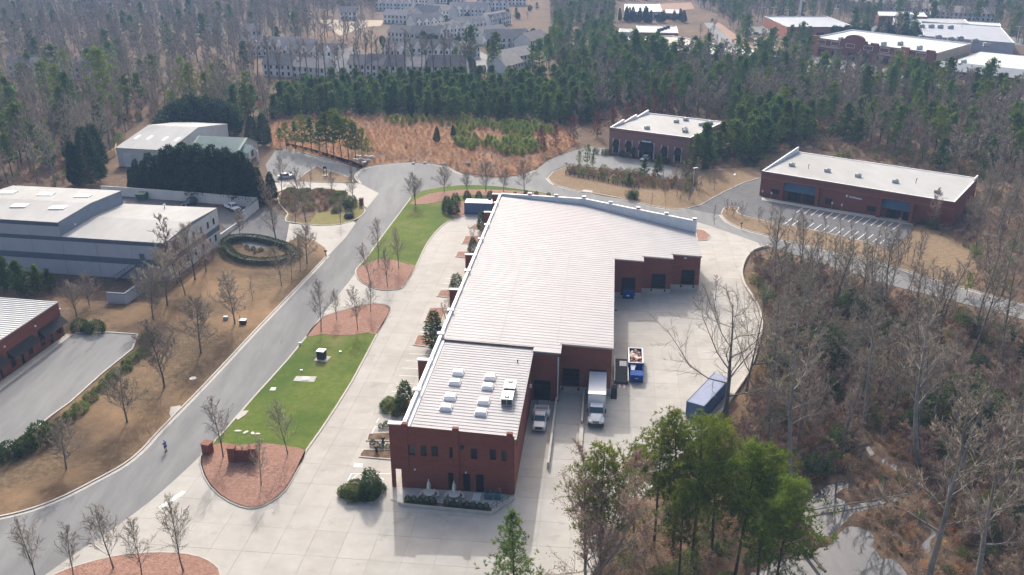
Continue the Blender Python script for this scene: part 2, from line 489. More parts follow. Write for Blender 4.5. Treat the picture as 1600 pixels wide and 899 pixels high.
_ph = _rng.uniform(0, 6.28, 8)


def ground_z(x, y):
    z = -0.06
    if 15 < x < 200 and 20 < y < 240 and inside((x, y), _hw):
        d = seg_dist((x, y), _hw, True)
        t = max(0.0, min(1.0, (d - 1.0) / 15.0))
        t = t * t * (3 - 2 * t)
        w = .16 * math.sin(x * .55 + _ph[0]) * math.sin(y * .47 + _ph[1]) + .12 * math.sin(x * .21 + y * .33 + _ph[2])
        z += t * (-2.45 + w)
        for c in CREEK:
            if inside((x, y), c):
                z = min(z, WATER_Z - .05 - min(.3, .3 * seg_dist((x, y), c, True)) + max(0, .30 * math.sin(x * 1.25 + _ph[3]) * math.sin(y * 1.05 + _ph[4]) - .05))
                break
        else:
            if t > .8:
                dm = min(seg_dist((x, y), c, True) for c in CREEK)
                z = max(z, WATER_Z + min(.15, dm * .15))
    return z


def axis(lo, hi, fine):
    out, t = [], lo
    while t < hi:
        out.append(t)
        t += next((st for a, b, st in fine if a <= t < b), 60.0 if abs(t) > 400 else 25.0)
    return out + [hi]


gx = axis(-1600, 1600, [(20, 85, 1.0), (85, 130, 4.0)])
gy = axis(-150, 3200, [(60, 130, 1.0), (40, 60, 4.0), (130, 215, 3.0)])
gm = MB()
for yy in gy:
    for xx in gx:
        gm.v.append((xx, yy, ground_z(xx, yy)))
nx = len(gx)
for j in range(len(gy) - 1):
    for i in range(nx - 1):
        a = j * nx + i
        gm.f.append((a, a + 1, a + 1 + nx, a + nx)); gm.m.append(0)
ground = struct('ground', gm, M['litter'], smooth=True)
# ------------------------------------------------------------------ water lies in the creek bed only, one sheet per pool
for i, c in enumerate(CREEK):
    w = MB(); cc = sum(c, Vector((0, 0))) / len(c)
    w.face([(cc.x + (p.x - cc.x) * 1.04, cc.y + (p.y - cc.y) * 1.04, WATER_Z) for p in (c if sum(c[k].x * c[(k + 1) % len(c)].y - c[(k + 1) % len(c)].x * c[k].y for k in range(len(c))) > 0 else list(reversed(c)))])
    struct('creek_water', w, M['water'])


def sheet(name, pts, z, material, parent=None, h=.05):
    m = MB().prism(pts, z - h, z)
    return struct(name, m, material, parent)


def kerb_on(parent, line, w=.28, z0=-.02, z1=.17, closed=False, side=.5, material=None):
    return MB().strip(line, w, z0, z1, closed, side=side).build('kerb', material or M['kerb'], parent)


# roads
ROAD_R = smooth_line(ats([(20, 935), (72, 898), (125, 861), (185, 821), (250, 771), (320, 706), (350, 672), (400, 615), (450, 560), (500, 497), (545, 441), (575, 400), (600, 365),
                          (625, 332), (642, 308), (662, 298), (700, 291), (737, 289), (775, 291), (800, 294), (837, 299), (875, 306), (950, 320), (1020, 333), (1087, 347), (1140, 364),
                          (1199, 385), (1260, 404), (1330, 427), (1395, 447), (1460, 463), (1532, 482), (1600, 500), (1780, 550)]), 3)
ROAD_L1 = smooth_line(ats([(-120, 824), (-60, 819), (0, 809), (50, 796.5), (100, 777), (150, 751.5), (195, 726.5), (225, 701.5), (250, 674), (320, 602.5), (399.5, 517.5), (467, 447.5), (511, 401)]), 3)
ROAD_L2 = ats([(540, 372), (555, 350), (575, 322), (592, 302.5)])
ROAD_L3 = smooth_line(ats([(562, 287), (555, 276), (565, 266), (590, 259), (637, 255), (675, 257.5), (700, 262.5), (717, 271), (740, 277), (775, 279), (810, 276), (835, 267)]), 3)
ROAD_L4 = smooth_line(ats([(855, 279), (866, 289), (900, 298), (940, 305), (980, 313), (1020, 322.5), (1050, 328), (1078, 326.5)]), 3)
ROAD_L5 = smooth_line(ats([(1126, 336), (1136, 347), (1162, 359), (1200, 369), (1220, 375), (1325, 400), (1400, 419), (1445, 434), (1535, 459), (1600, 477), (1780, 525)]), 3)
road = sheet('road', list(ROAD_R) + list(reversed(list(ROAD_L1) + list(ROAD_L2) + list(ROAD_L3) + list(ROAD_L4) + list(ROAD_L5))), .03, M['asphalt'])
for ln in (ROAD_L1, ROAD_L3, ROAD_L4, ROAD_L5):
    MB().strip(ln, .55, 0, .045, side=1.0).build('gutter', M['kerb'], road)
    kerb_on(road, ln, side=0.0)
sheet('side_street', ats([(835, 268), (857, 251), (885, 240), (917, 229), (947, 236), (938, 250), (930, 260), (880, 261), (862, 268), (855, 279)]), .035, M['asphalt'])

# verges, meadow and woods edges
sheet('roadside_verge', list(ROAD_L1) + ats([(508, 388), (490, 376), (470, 369), (440, 384), (400, 392), (350, 388), (310, 420), (250, 470), (180, 477), (112, 470), (112, 516),
                                             (0, 600), (-150, 700), (-150, 830)]), .10, M['straw'], h=.2)
MEADOW = ats([(425, 232), (500, 244), (560, 262), (590, 257), (640, 253), (690, 257), (722, 270), (775, 277), (810, 274), (835, 264), (855, 249), (880, 238), (900, 224), (878, 197), (830, 192),
              (740, 186), (640, 184), (540, 181), (440, 181), (420, 200)])
sheet('meadow', MEADOW, .06, M['meadow'], h=.15)
FENCE_ISLE = ats([(856, 279), (866, 290), (900, 298), (940, 306), (980, 313), (1020, 323), (1050, 328), (1075, 326), (1095, 321), (1112, 311), (1132, 300), (1160, 287), (1186, 279), (1188, 262),
                  (1090, 266), (1060, 284), (1000, 274), (930, 263), (884, 262), (864, 269)])
fence_isle = sheet('grass_verge', FENCE_ISLE, .12, M['straw_pale'], h=.2)
kerb_on(fence_isle, ats([(884, 262), (864, 269), (856, 279)]))
kerb_on(fence_isle, ats([(1075, 326), (1095, 321), (1112, 311), (1132, 300), (1160, 287), (1186, 279)]))
RIGHT_ISLE = smooth_line(ats([(1133, 325), (1154, 325), (1153, 334), (1200, 347), (1250, 356), (1340, 376), (1376, 387), (1394, 390), (1424, 365), (1445, 352), (1520, 395), (1515, 452), (1445, 433), (1400, 418), (1325, 399),
                              (1220, 374), (1200, 368), (1162, 358), (1136, 346), (1127, 335)]), 2, True)
right_isle = sheet('grass_verge', RIGHT_ISLE, .12, M['straw_pale'], h=.2)
kerb_on(right_isle, smooth_line(ats([(1394, 390), (1376, 387), (1340, 376), (1250, 356), (1200, 347), (1153, 334), (1154, 325), (1133, 325), (1127, 335)]), 3))

# lots
lot_ll = sheet('parking_lot', ats([(117, 522), (172, 521), (215, 524), (207, 547), (160, 585), (110, 630), (82, 650), (50, 676), (15, 699), (-40, 730), (-150, 790), (-150, 700), (0, 612)]), .13, M['asphalt'], h=.2)
kerb_on(lot_ll, ats([(117, 522), (172, 521), (215, 524), (207, 547), (160, 585), (110, 630), (82, 650), (50, 676), (15, 699), (-40, 730)]), z1=.26)
sheet('sidewalk', ats([(115, 524), (104, 524), (-10, 606), (-10, 620)]), .24, M['kerb'], h=.3)
sheet('parking_lot', ats([(470, 369), (440, 386), (400, 402), (345, 352), (190, 326), (180, 304), (216, 309), (400, 334), (420, 316), (452, 346)]), .05, M['asphalt_dark'])
drive_a = sheet('driveway', ats([(470, 369), (446, 384), (452, 350), (500, 354), (532, 352), (552, 346), (556, 349), (540, 372), (511, 402), (508, 388), (490, 376)]), .07, M['concrete'], h=.1)
drive_b = sheet('driveway', ats([(592, 302.5), (562, 287), (540, 287), (500, 286), (455, 284), (425, 287), (405, 300), (415, 308), (450, 294), (490, 297), (540, 302), (560, 313), (573, 326)]), .06, M['concrete'], h=.1)
lot_h = sheet('parking_lot', ats([(430, 236), (415, 258), (420, 280), (437, 286), (460, 284), (478, 271), (495, 260), (504, 264), (550, 279), (562, 287), (556, 273), (558, 265), (525, 254), (495, 246), (450, 233)]), .065, M['asphalt'], h=.1)
kerb_on(lot_h, ats([(437, 234), (450, 232), (495, 245), (525, 253), (556, 264)]))
isle_t = sheet('planted_island', ats([(461, 284), (478, 271), (495, 260), (504, 264), (550, 279), (552, 286), (505, 286)]), .14, M['straw_pale'], h=.2)
kerb_on(isle_t, ats([(461, 284), (478, 271), (495, 260), (504, 264), (550, 279), (552, 286), (505, 286)]), closed=True)
ISLE_A = smooth_line(ats([(447, 347), (450, 335), (436, 318), (440, 301), (490, 299), (540, 304), (557, 314), (570, 327), (567, 336), (553, 345), (532, 351), (500, 353)]), 2, True)
isle_a = sheet('planted_island', ISLE_A, .15, M['yellow_grass'], h=.2)
kerb_on(isle_a, ISLE_A, closed=True)
sheet('mulch_bed', ats([(450, 346), (452, 336), (437, 318), (440, 302), (490, 300), (545, 306), (552, 320), (520, 331), (495, 333), (485, 348)]), .17, M['litter'], isle_a, h=.1)
sheet('parking_lot', ats([(905, 240), (917, 229), (945, 232), (950, 243), (1000, 250), (1060, 263), (1086, 268), (1062, 284), (1000, 273), (930, 262), (890, 261)]), .05, M['asphalt'])
lot_r = sheet('parking_lot', ats([(1076, 327), (1095, 321), (1112, 311), (1132, 300), (1165, 284), (1192, 268), (1192, 312), (1222, 318), (1300, 331), (1372, 342), (1424, 350), (1424, 364), (1395, 389), (1376, 386), (1340, 375),
                                  (1250, 355), (1200, 347), (1154, 333), (1152, 325), (1134, 325), (1127, 336)]), .05, M['asphalt_dark'])
sheet('sidewalk', ats([(1190, 309), (1222, 315), (1300, 328), (1372, 339), (1424, 347.5), (1424, 352), (1372, 343.5), (1300, 332.5), (1222, 319), (1190, 314)]), .18, M['kerb'], h=.25)
for i in range(15):                                             # painted stalls in front of the long brick shop building
    for (xa, ya, xb, yb, dx, dy) in ((1256, 324, 1244, 333, 11.6, 2.02), (1237, 342, 1224, 352, 11.6, 2.25)):
        p, q = at(xa + dx * i, ya + dy * i), at(xb + dx * i, yb + dy * i)
        if xa + dx * i > 1412: continue
        MB().strip([p, q], .16, .052, .06).build('parking_line', M['paint_white'], lot_r)

# the concrete drive: a dark joint sheet, and slabs laid on it
YARD = smooth_line(ats([(1199, 385), (1176, 392), (1163, 406), (1157, 425), (1160, 443), (1170, 460), (1182, 480), (1188, 507), (1182, 540), (1168, 580), (1147, 612), (1128, 640), (1080, 695), (1020, 760), (960, 830), (925, 900)]), 3)
_k = min(range(len(ROAD_R)), key=lambda i: (ROAD_R[i] - at(1199, 385).to_2d()).length)
CONC = list(ROAD_R[:_k]) + list(YARD) + ats([(915, 960), (20, 960)])
drive = sheet('concrete_drive', CONC, .02, M['concrete_joint'], h=.06)
BLDG = [uv(*p) for p in [(0, 0), (15.7, 0), (15.7, 24.3), (19.8, 24.3), (19.8, 27.3), (27.5, 27.3), (27.5, 65.6), (33, 65.6), (33, 68.2), (38.6, 68.2), (38.6, 70.8), (44.2, 70.8), (44.2, 85.1), (20.7, 98.5), (0, 100.8)]]
# beds on the drive
ISLE_G = smooth_line(ats([(314, 716), (320, 746), (342, 774), (375, 792), (400, 795), (422, 786), (445, 768), (465, 734), (478, 706), (502, 672), (550, 597), (588, 525), (607, 492), (610, 482), (600, 477), (575, 476),
                          (540, 485), (505, 497), (478, 528), (450, 562.5), (400, 618), (350, 675), (326, 700)]), 2, True)
ISLE_U = smooth_line(ats([(556, 425), (561, 438), (580, 450), (600, 454.5), (620, 453), (632, 447), (650, 417), (665, 385), (682, 362), (700, 347), (722, 339), (738, 328)]), 2) + \
    ats([(790, 330), (850, 335), (1000, 355), (1084, 372), (1087, 350)]) + [p + Vector((0, -.5)) for p in reversed(ROAD_R) if at(560, 420).y < p.y and p.x < at(1087, 347).x]
BEDS = [[(733, 357.6), (742, 350.5), (775, 349), (770, 362)], [(721.8, 381.6), (727, 370), (756, 369), (748, 383)], [(712, 402), (715, 394.5), (735, 394), (735, 404.5)],
        [(682.7, 463.8), (688, 455), (712, 454), (705, 466.5)], [(663, 503), (671, 482.5), (697, 481.6), (690, 505)], [(646, 540), (652.5, 525), (680, 524), (676, 544)],
        [(594.7, 645), (598, 629), (613, 623.6), (643, 625), (640, 650)], [(573, 689.5), (576, 679), (612, 677), (612, 690)], [(562, 715), (563, 710), (568, 704), (612, 704), (612, 719)],
        [(529, 779), (535, 769), (550, 756), (602, 761), (598, 769), (585, 786), (540, 783)], [(1086, 359), (1100, 361), (1110, 369), (1105, 376), (1090, 377)],
        [(60, 920), (87, 898), (125, 884), (175, 871), (225, 865), (275, 865), (312, 871), (336, 884), (345, 900), (345, 960), (40, 960)]]
COVER = [ISLE_G, ISLE_U, BLDG] + [ats(b) for b in BEDS]


def clip_cell(poly, a0, a1, b0, b1):
    """cut a polygon given in (u, v) to a cell"""
    for ax, lim, sg in ((0, a0, 1), (0, a1, -1), (1, b0, 1), (1, b1, -1)):
        out = []
        for i in range(len(poly)):
            p, q = poly[i - 1], poly[i]
            ip, iq = sg * (p[ax] - lim) >= 0, sg * (q[ax] - lim) >= 0
            if ip != iq:
                t = (lim - p[ax]) / (q[ax] - p[ax])
                out.append((p[0] + t * (q[0] - p[0]), p[1] + t * (q[1] - p[1])))
            if iq: out.append(q)
        poly = out
        if len(poly) < 3: return []
    return poly


def to_uv(p):
    x, y = p[0] - A0[0], p[1] - A0[1]
    return (x * _ca - y * _sa, x * _sa + y * _ca)


conc_uv = [to_uv(p) for p in CONC]
SU, SV, G = 3.75, 4.6, .013
cells = []
for iu in range(-24, 16):
    for iv in range(-12, 32):
        a, b = iu * SU + .6, iv * SV - .4
        c = uv(a + SU / 2, b + SV / 2)
        corners = [uv(a + du, b + dv) for du in (0, SU) for dv in (0, SV)] + [c]
        if any(all(inside(k, cv) for k in corners) for cv in COVER): continue
        poly = clip_cell(conc_uv, a + G, a + SU - G, b + G, b + SV - G)
        if poly:
            ar = abs(sum(poly[i - 1][0] * poly[i][1] - poly[i][0] * poly[i - 1][1] for i in range(len(poly)))) / 2
            if ar > .5: cells.append((c.length, poly))
cells.sort(key=lambda t: t[0])
rest = MB()
for k, (d, poly) in enumerate(cells):
    q = [uv(*p) for p in poly]
    dz = random.uniform(-.006, .006)
    if k < 300:
        MB().prism(q, .0, .05 + dz, bottom=False).build('slab', M['concrete'], drive)
    else:
        rest.prism(q, .0, .05 + dz, bottom=False)
if rest.f:
    tag(rest.build('far_slabs', M['concrete'], drive), kind='stuff')

isle_g = sheet('lawn', ISLE_G, .14, M['lawn'], h=.2)
kerb_on(isle_g, ISLE_G, closed=True)
_b1 = smooth_line(ats([(314, 716), (320, 746), (342, 774), (375, 792), (400, 795), (422, 786), (445, 768), (465, 734), (478, 706), (450, 699), (420, 694.5), (400, 695), (370, 697), (347, 693), (326, 701)]), 2, True)
sheet('mulch_bed', _b1, .17, M['mulch'], isle_g, h=.1)
_b2 = smooth_line(ats([(607, 492), (610, 482), (600, 477), (575, 476), (540, 485), (505, 497), (478, 527), (500, 524), (520, 525), (550, 525), (575, 521), (589, 523)]), 2, True)
sheet('mulch_bed', _b2, .17, M['mulch'], isle_g, h=.1)
isle_u = sheet('lawn', ISLE_U, .14, M['lawn'], h=.2)
kerb_on(isle_u, smooth_line(ats([(642, 310), (625, 333), (600, 366), (575, 401), (558, 420), (556, 427), (561, 438), (580, 450), (600, 454.5), (620, 453), (632, 447), (650, 417), (665, 385), (682, 362), (700, 347), (722, 339), (730, 334)]), 3))
sheet('mulch_bed', smooth_line(ats([(557, 424), (561, 438), (580, 450), (600, 454.5), (620, 453), (632, 447), (649, 418), (640, 415), (620, 409), (600, 405), (580, 410), (566, 416)]), 2, True), .17, M['mulch'], isle_u, h=.1)
sheet('mulch_bed', smooth_line(ats([(640, 319), (660, 308), (680, 302), (710, 299), (760, 297), (830, 301), (900, 312), (960, 324), (960, 333), (880, 322), (800, 310), (740, 306), (715, 308), (690, 315), (665, 320)]), 2, True), .17, M['mulch'], isle_u, h=.1)
sheet('mulch_bed', smooth_line(ats([(690, 330), (700, 320), (712, 316), (735, 316), (740, 326), (725, 335), (722, 339), (710, 341)]), 2, True), .175, M['mulch'], isle_u, h=.1)
for i, b in enumerate(BEDS):
    poly = smooth_line(ats(b), 2, True) if len(b) > 5 else ats(b)
    s = sheet('mulch_bed', poly, .15, M['litter'] if i in (7, 8, 9) else M['mulch'], h=.2)
    kerb_on(s, poly, .2, closed=True)
# painted lines on the drive
for v in [24.8 + 2.58 * i for i in range(6)] + [46.4 + 2.58 * i for i in range(5)] + [66.5 + 2.6 * i for i in range(3)]:
    MB().strip([uv(-5.9, v), uv(-.2 if v < 60 else -1.5, v)], .11, .05, .066).build('parking_line', M['paint_white'], drive)
MB().strip([at(249, 795), at(288, 769)], .62, .05, .066).build('stop_line', M['paint_white'], drive)
MB().prism(ats([(552, 731), (554, 725), (567, 725), (566, 731)]), .05, .066).build('parking_symbol', M['paint_blue'], drive)
for p in ([(541, 757), (549, 741), (610, 741)], [(541, 757), (560, 741)], [(548, 760), (572, 745)], [(566, 742), (580, 752)], [(580, 741), (600, 750)], [(586, 667.5), (610, 669)], [(588, 661), (592, 655)], [(580, 680), (586, 668)]):
    MB().strip(ats(p), .14, .05, .066).build('parking_line', M['paint_white'], drive)
# yard edge: low concrete kerb wall along the woods
MB().strip(YARD[:-9], .45, -.3, .45, side=0).build('yard_kerb', M['kerb'], drive)
# far pavements and earth
sheet('shopping_street', ats([(1180, 118), (1240, 112), (1360, 113), (1440, 136), (1520, 150), (1700, 175), (1700, 168), (1500, 137), (1330, 96), (1262, 88), (1200, 97)]), .05, M['asphalt'])
sheet('far_street', ats([(1100, 36), (1114, 36), (1150, 70), (1178, 100), (1150, 100), (1128, 78)]), .04, M['asphalt'])
sheet('bare_earth', ats([(1114, 37), (1124, 36), (1160, 62), (1200, 90), (1178, 98), (1150, 70)]), .03, M['red_earth'])
sheet('bare_earth', ats([(985, 22), (1000, 8), (1080, 4), (1085, 14), (1050, 18), (1000, 26)]), .03, M['red_earth'])
sheet('bare_earth', ats([(485, 32), (520, 31), (600, 32), (595, 41), (572, 42), (550, 50), (530, 56), (510, 38)]), .03, M['pale_earth'])
sheet('street', ats([(1170, 42), (1290, 40), (1420, 42), (1600, 60), (1600, 72), (1420, 50), (1170, 52)]), .03, M['asphalt'])
sheet('parking_lot', ats([(1178, 60), (1200, 58), (1212, 75), (1180, 76)]), .04, M['concrete'])
sheet('street', ats([(676, 118), (760, 112), (770, 90), (745, 78), (700, 58), (640, 48), (640, 54), (690, 66), (730, 84), (745, 100), (676, 110)]), .03, M['asphalt'])
# ------------------------------------------------------------------ walls with openings
def on_wall(px, py, P0, P1):
    """where the photograph's pixel meets a vertical wall: metres along it and height"""
    a, b = (px - CX) / FOC, (CY - py) / FOC
    d = Vector((a, _c + b * _s))
    w = Vector((P1[0] - P0[0], P1[1] - P0[1])).normalized()
    n = Vector((-w.y, w.x))
    t = n.dot(Vector(P0[:2])) / n.dot(d)
    q = d * t
    return (q - Vector(P0[:2])).dot(w), CAM_H + t * (-_s + b * _c)


def px_openings(rects, P0, P1):
    """pixel rectangles -> openings (s0, s1, z0, z1) in a wall"""
    out = []
    for x0, y0, x1, y1 in rects:
        xm, ym = (x0 + x1) / 2, (y0 + y1) / 2
        s0, _ = on_wall(x0, ym, P0, P1)
        s1, _ = on_wall(x1, ym, P0, P1)
        _, za = on_wall(xm, y0, P0, P1)
        _, zb = on_wall(xm, y1, P0, P1)
        out.append((min(s0, s1), max(s0, s1), min(za, zb), max(za, zb)))
    return out


def wall_mesh(mb, P0, P1, z0, z1, openings=(), depth=.25, z1b=None, m=0):
    """a wall face seen from the right of P0->P1, with real openings and their reveals"""
    P0, P1 = Vector(P0[:2]), Vector(P1[:2])
    L = (P1 - P0).length
    d = (P1 - P0) / L
    inn = Vector((-d.y, d.x))
    top = z1 if z1b is None else min(z1, z1b)

    def pt(s, z, k=0.0):
        q = P0 + d * s + inn * k
        return (q.x, q.y, z)
    xs = sorted({0.0, L} | {max(0, min(L, o[i])) for o in openings for i in (0, 1)})
    zs = sorted({z0, top} | {max(z0, min(top, o[i])) for o in openings for i in (2, 3)})
    for j in range(len(zs) - 1):
        run = None
        for i in range(len(xs) - 1):
            cx_, cz_ = (xs[i] + xs[i + 1]) / 2, (zs[j] + zs[j + 1]) / 2
            hole = any(o[0] < cx_ < o[1] and o[2] < cz_ < o[3] for o in openings)
            if not hole and run is None: run = xs[i]
            if run is not None and (hole or i == len(xs) - 2):
                e = xs[i] if hole else xs[i + 1]
                mb.face([pt(run, zs[j]), pt(e, zs[j]), pt(e, zs[j + 1]), pt(run, zs[j + 1])], m)
                run = None
    for a, b, za, zb in openings:
        za = max(za, z0)
        for q in ([(a, za), (a, zb)], [(a, zb), (b, zb)], [(b, zb), (b, za)], [(b, za), (a, za)]):
            (s, z), (s2, z2) = q
            mb.face([pt(s, z), pt(s, z, depth), pt(s2, z2, depth), pt(s2, z2)], m)
    if z1b is not None and z1 != z1b:
        mb.face([pt(0, top), pt(L, top)] + ([pt(L, z1b)] if z1b > top else []) + ([pt(0, z1)] if z1 > top else []), m)
    return d, inn


def fit(parent, P0, P1, o, name, frame_m, pane_m, depth=.18, bars=(1, 1), fw=.07):
    """a window or door filling an opening: frame, and pane behind it as its part"""
    P0, P1 = Vector(P0[:2]), Vector(P1[:2])
    d = (P1 - P0).normalized()
    inn = Vector((-d.y, d.x))
    a, b, z0, z1 = o
    f = MB()

    def bar(s0, s1, za, zb, k0, k1):
        q = [P0 + d * s0 + inn * k0, P0 + d * s1 + inn * k0, P0 + d * s1 + inn * k1, P0 + d * s0 + inn * k1]
        f.prism([(p.x, p.y) for p in q], za, zb)
    k0, k1 = depth - .06, depth + .04
    bar(a, a + fw, z0, z1, k0, k1); bar(b - fw, b, z0, z1, k0, k1)
    bar(a + fw, b - fw, z1 - fw, z1, k0, k1); bar(a + fw, b - fw, z0, z0 + fw, k0, k1)
    for i in range(1, bars[0]):
        s = a + (b - a) * i / bars[0]
        bar(s - fw / 2, s + fw / 2, z0 + fw, z1 - fw, k0, k1)
    for i in range(1, bars[1]):
        z = z0 + (z1 - z0) * i / bars[1]
        bar(a + fw, b - fw, z - fw / 2, z + fw / 2, k0 + .005, k1 - .005)
    w = f.build(name, frame_m, parent)
    p = MB()
    q = [P0 + d * a + inn * (depth + .02), P0 + d * b + inn * (depth + .02)]
    p.face([(q[0].x, q[0].y, z0), (q[1].x, q[1].y, z0), (q[1].x, q[1].y, z1), (q[0].x, q[0].y, z1)])
    p.build('pane' if pane_m in (M['glass'], M['glass_tan']) else 'panel', pane_m, w)
    return w


# ------------------------------------------------------------------ the long brick building
bld = thing('brick_warehouse', 'long red brick warehouse with white ribbed metal roof and loading docks', 'building', (A0[0], A0[1], 0), -AX)


def zr(u, v=50.0):
    return 9.2 - .047 * u - (.28 if v < 25.4 else 0)


def W2(u, v): return uv(u, v)


def U(rects, v, u0, u1):            # pixel rects on a wall v = const, as openings measured from u0
    return px_openings(rects, uv(u0, v), uv(u1, v))


sc6 = 1348 / 240
fr = [(x0 / sc6 + 590, y0 / sc6 + 640, x1 / sc6 + 590, y1 / sc6 + 640) for x0, y0, x1, y1 in
      [(272, 312, 330, 402), (377, 317, 432, 408), (473, 322, 532, 413), (630, 332, 688, 424), (818, 345, 875, 436), (983, 352, 1038, 444), (1088, 362, 1143, 455),
       (620, 557, 685, 683), (747, 565, 812, 692), (865, 572, 932, 715), (155, 522, 212, 690)]]
fo = U(fr, 0, 0, 15.7)
fo = [(a, b, .14 if k in (7, 8, 9) else (.0 if k == 10 else za), zb) for k, (a, b, za, zb) in enumerate(fo)]
fm = MB()
wall_mesh(fm, (0, 0), (15.7, 0), 0, 9.35, fo, .3, 8.62)
fm.face([(0, .5, 0), (0, 0, 0), (0, 0, 9.35), (0, .5, 9.35)])
fm.face([(2, .5, 2.9), (0, .5, 2.9), (0, .5, 9.35), (2, .5, 9.35)])
fm.face([(fo[10][0], .5, 0), (0, .5, 0), (0, .5, 2.9), (fo[10][0], .5, 2.9)])
fm.face([(0, 0, 9.35), (2, 0, 9.26), (2, .5, 9.26), (0, .5, 9.35)])
fm.build('front_wall', M['brick'], bld)
for k in range(7):
    fit(bld, (0, 0), (15.7, 0), fo[k], 'window', M['frame'], M['glass_tan'] if k in (0, 6) else M['glass'], .2, (1, 1), .06)
for k in (7, 8, 9):
    fit(bld, (0, 0), (15.7, 0), fo[k], 'door', M['frame'], M['door_dark'] if k != 8 else M['glass'], .2, (1, 1), .08)
for u0, top in ((1.6, 9.55), (8.0, 9.35), (14.75, 9.05)):
    MB().box(u0, -.13, 0.1 if u0 > 3 else 3.0, u0 + .75, .35, top).build('pilaster', M['brick'], bld)
MB().box(-.12, -.1, 9.36, 2.05, .6, 9.5).build('coping', M['cap_white'], bld)
lt = MB().box(8.95, -.35, 6.55, 9.4, 0, 6.85); lt.build('wall_light', M['dark_grey'], bld)
for u in (3.0, 9.5): MB().box(u, -.16, 2.9, u + .18, 0, 3.1).build('wall_lamp', M['metal_pale'], bld)
MB().box(13.6, -.25, .14, 14.0, 0, 1.0).build('meter_box', M['brick_orange'], bld)
# side and back walls
sm = MB()
ro = []
for v0 in (2.5, 6.5, 11.0, 15.2, 19.0):
    ro.append((v0, v0 + 1.0, 5.2, 6.9))
wall_mesh(sm, (15.7, 0), (15.7, 24.3), 0, zr(15.7, 0) - .05, ro, .25)
wall_mesh(sm, (19.8, 24.3), (19.8, 27.3), 0, zr(19.8) - .05)
wall_mesh(sm, (27.5, 27.3), (27.5, 65.6), 0, zr(27.5) - .05, [(20.5, 21.5, 0, 2.2)], .2)
wall_mesh(sm, (33, 65.6), (33, 68.2), 0, zr(33) - .05)
wall_mesh(sm, (38.6, 68.2), (38.6, 70.8), 0, zr(38.6) - .05)
wall_mesh(sm, (44.2, 70.8), (44.2, 85.1), 0, zr(44.2) - .05)
wall_mesh(sm, (44.2, 85.1), (20.7, 98.5), 0, 9.45)
wall_mesh(sm, (20.7, 98.5), (2, 100.45), 0, 9.45)
wall_mesh(sm, (2, 100.45), (2, .3), 0, 9.45)
sm.build('side_wall', M['brick'], bld)
for o in ro: fit(bld, (15.7, 0), (15.7, 24.3), o, 'window', M['frame'], M['glass'], .15, (1, 1), .06)
fit(bld, (27.5, 27.3), (27.5, 65.6), (20.5, 21.5, 0, 2.2), 'door', M['frame'], M['door_dark'], .1)
# loading docks
sc1, sc5 = 899 / 200, 8.0
DOCK = [(24.3, 15.7, 19.8, [(235, 335, 360, 455)], 1, .05), (27.3, 19.8, 27.5, [(443, 252, 565, 368), (628, 262, 750, 400)], 1, 1.1),
        (65.6, 27.5, 33, [(405, 432, 580, 620)], 5, 1.15), (68.2, 33, 38.6, [(780, 385, 960, 590)], 5, 1.15), (70.8, 38.6, 44.2, [(1150, 338, 1320, 545)], 5, 1.15)]
for v, u0, u1, rc, which, floor in DOCK:
    sc, ox, oy = (sc1, 780, 520) if which == 1 else (sc5, 920, 380)
    op = U([(a / sc + ox, b / sc + oy, c / sc + ox, d / sc + oy) for a, b, c, d in rc], v, u0, u1)
    op = [(max(.3, a), min(u1 - u0 - .3, b), floor, zb) for a, b, za, zb in op]
    wm_ = MB()
    za_, zb_ = zr(u0, v), zr(u1, v)
    wall_mesh(wm_, (u0, v), (u1, v), floor if floor > .5 else 0, za_ - .05, op, .35, zb_ - .05)
    wm_.build('dock_wall', M['brick'], bld)
    if floor > .5:
        MB().box(u0 + .003, v - .12, -.3, u1 - .003, v + .05, floor).build('dock_base', M['dock_concrete'], bld)
    MB().prism([(u0 - .1, v - .14), (u1 + .1, v - .14), (u1 + .1, v + .1), (u0 - .1, v + .1)], lambda x, y: zr(x, v) - .22, lambda x, y: zr(x, v) + .06).build('coping', M['coping_brown'], bld)
    for a, b, z0, z1 in op:
        dr = fit(bld, (u0, v), (u1, v), (a, b, z0, z1), 'dock_door', M['frame'], M['door_dark'], .28, (1, 4), .07)
        if floor > .5:
            for s in (a - .05, b - .25):
                MB().box(u0 + s, v - .3, floor - .45, u0 + s + .3, v - .12, floor - .05).build('dock_bumper', M['black'], bld)
            MB().box(u0 + a + .3, v - .22, floor - .1, u0 + b - .3, v - .12, floor + .02).build('dock_plate', M['steel'], bld)
MB().tube((15.95, 20.0, 4.6), (15.95, 20.0, 5.1), .16).build('wall_lamp', M['metal_pale'], bld)
MB().box(41.0, 70.5, 6.6, 41.5, 70.8, 6.8).build('wall_lamp', M['metal_pale'], bld)
MB().box(27.5, 60.2, 1.0, 27.95, 61.4, 2.6).build('meter_box', M['hvac'], bld)
MB().box(27.5, 56.0, 1.0, 27.9, 57.0, 2.3).build('meter_box', M['hvac'], bld)
MB().box(27.5, 45.8, 5.9, 28.3, 46.0, 6.05).build('wall_lamp', M['dark_grey'], bld)
MB().tube((19.65, 24.1, .5), (19.65, 24.1, 7.6), .09).build('downpipe', M['metal_pale'], bld)
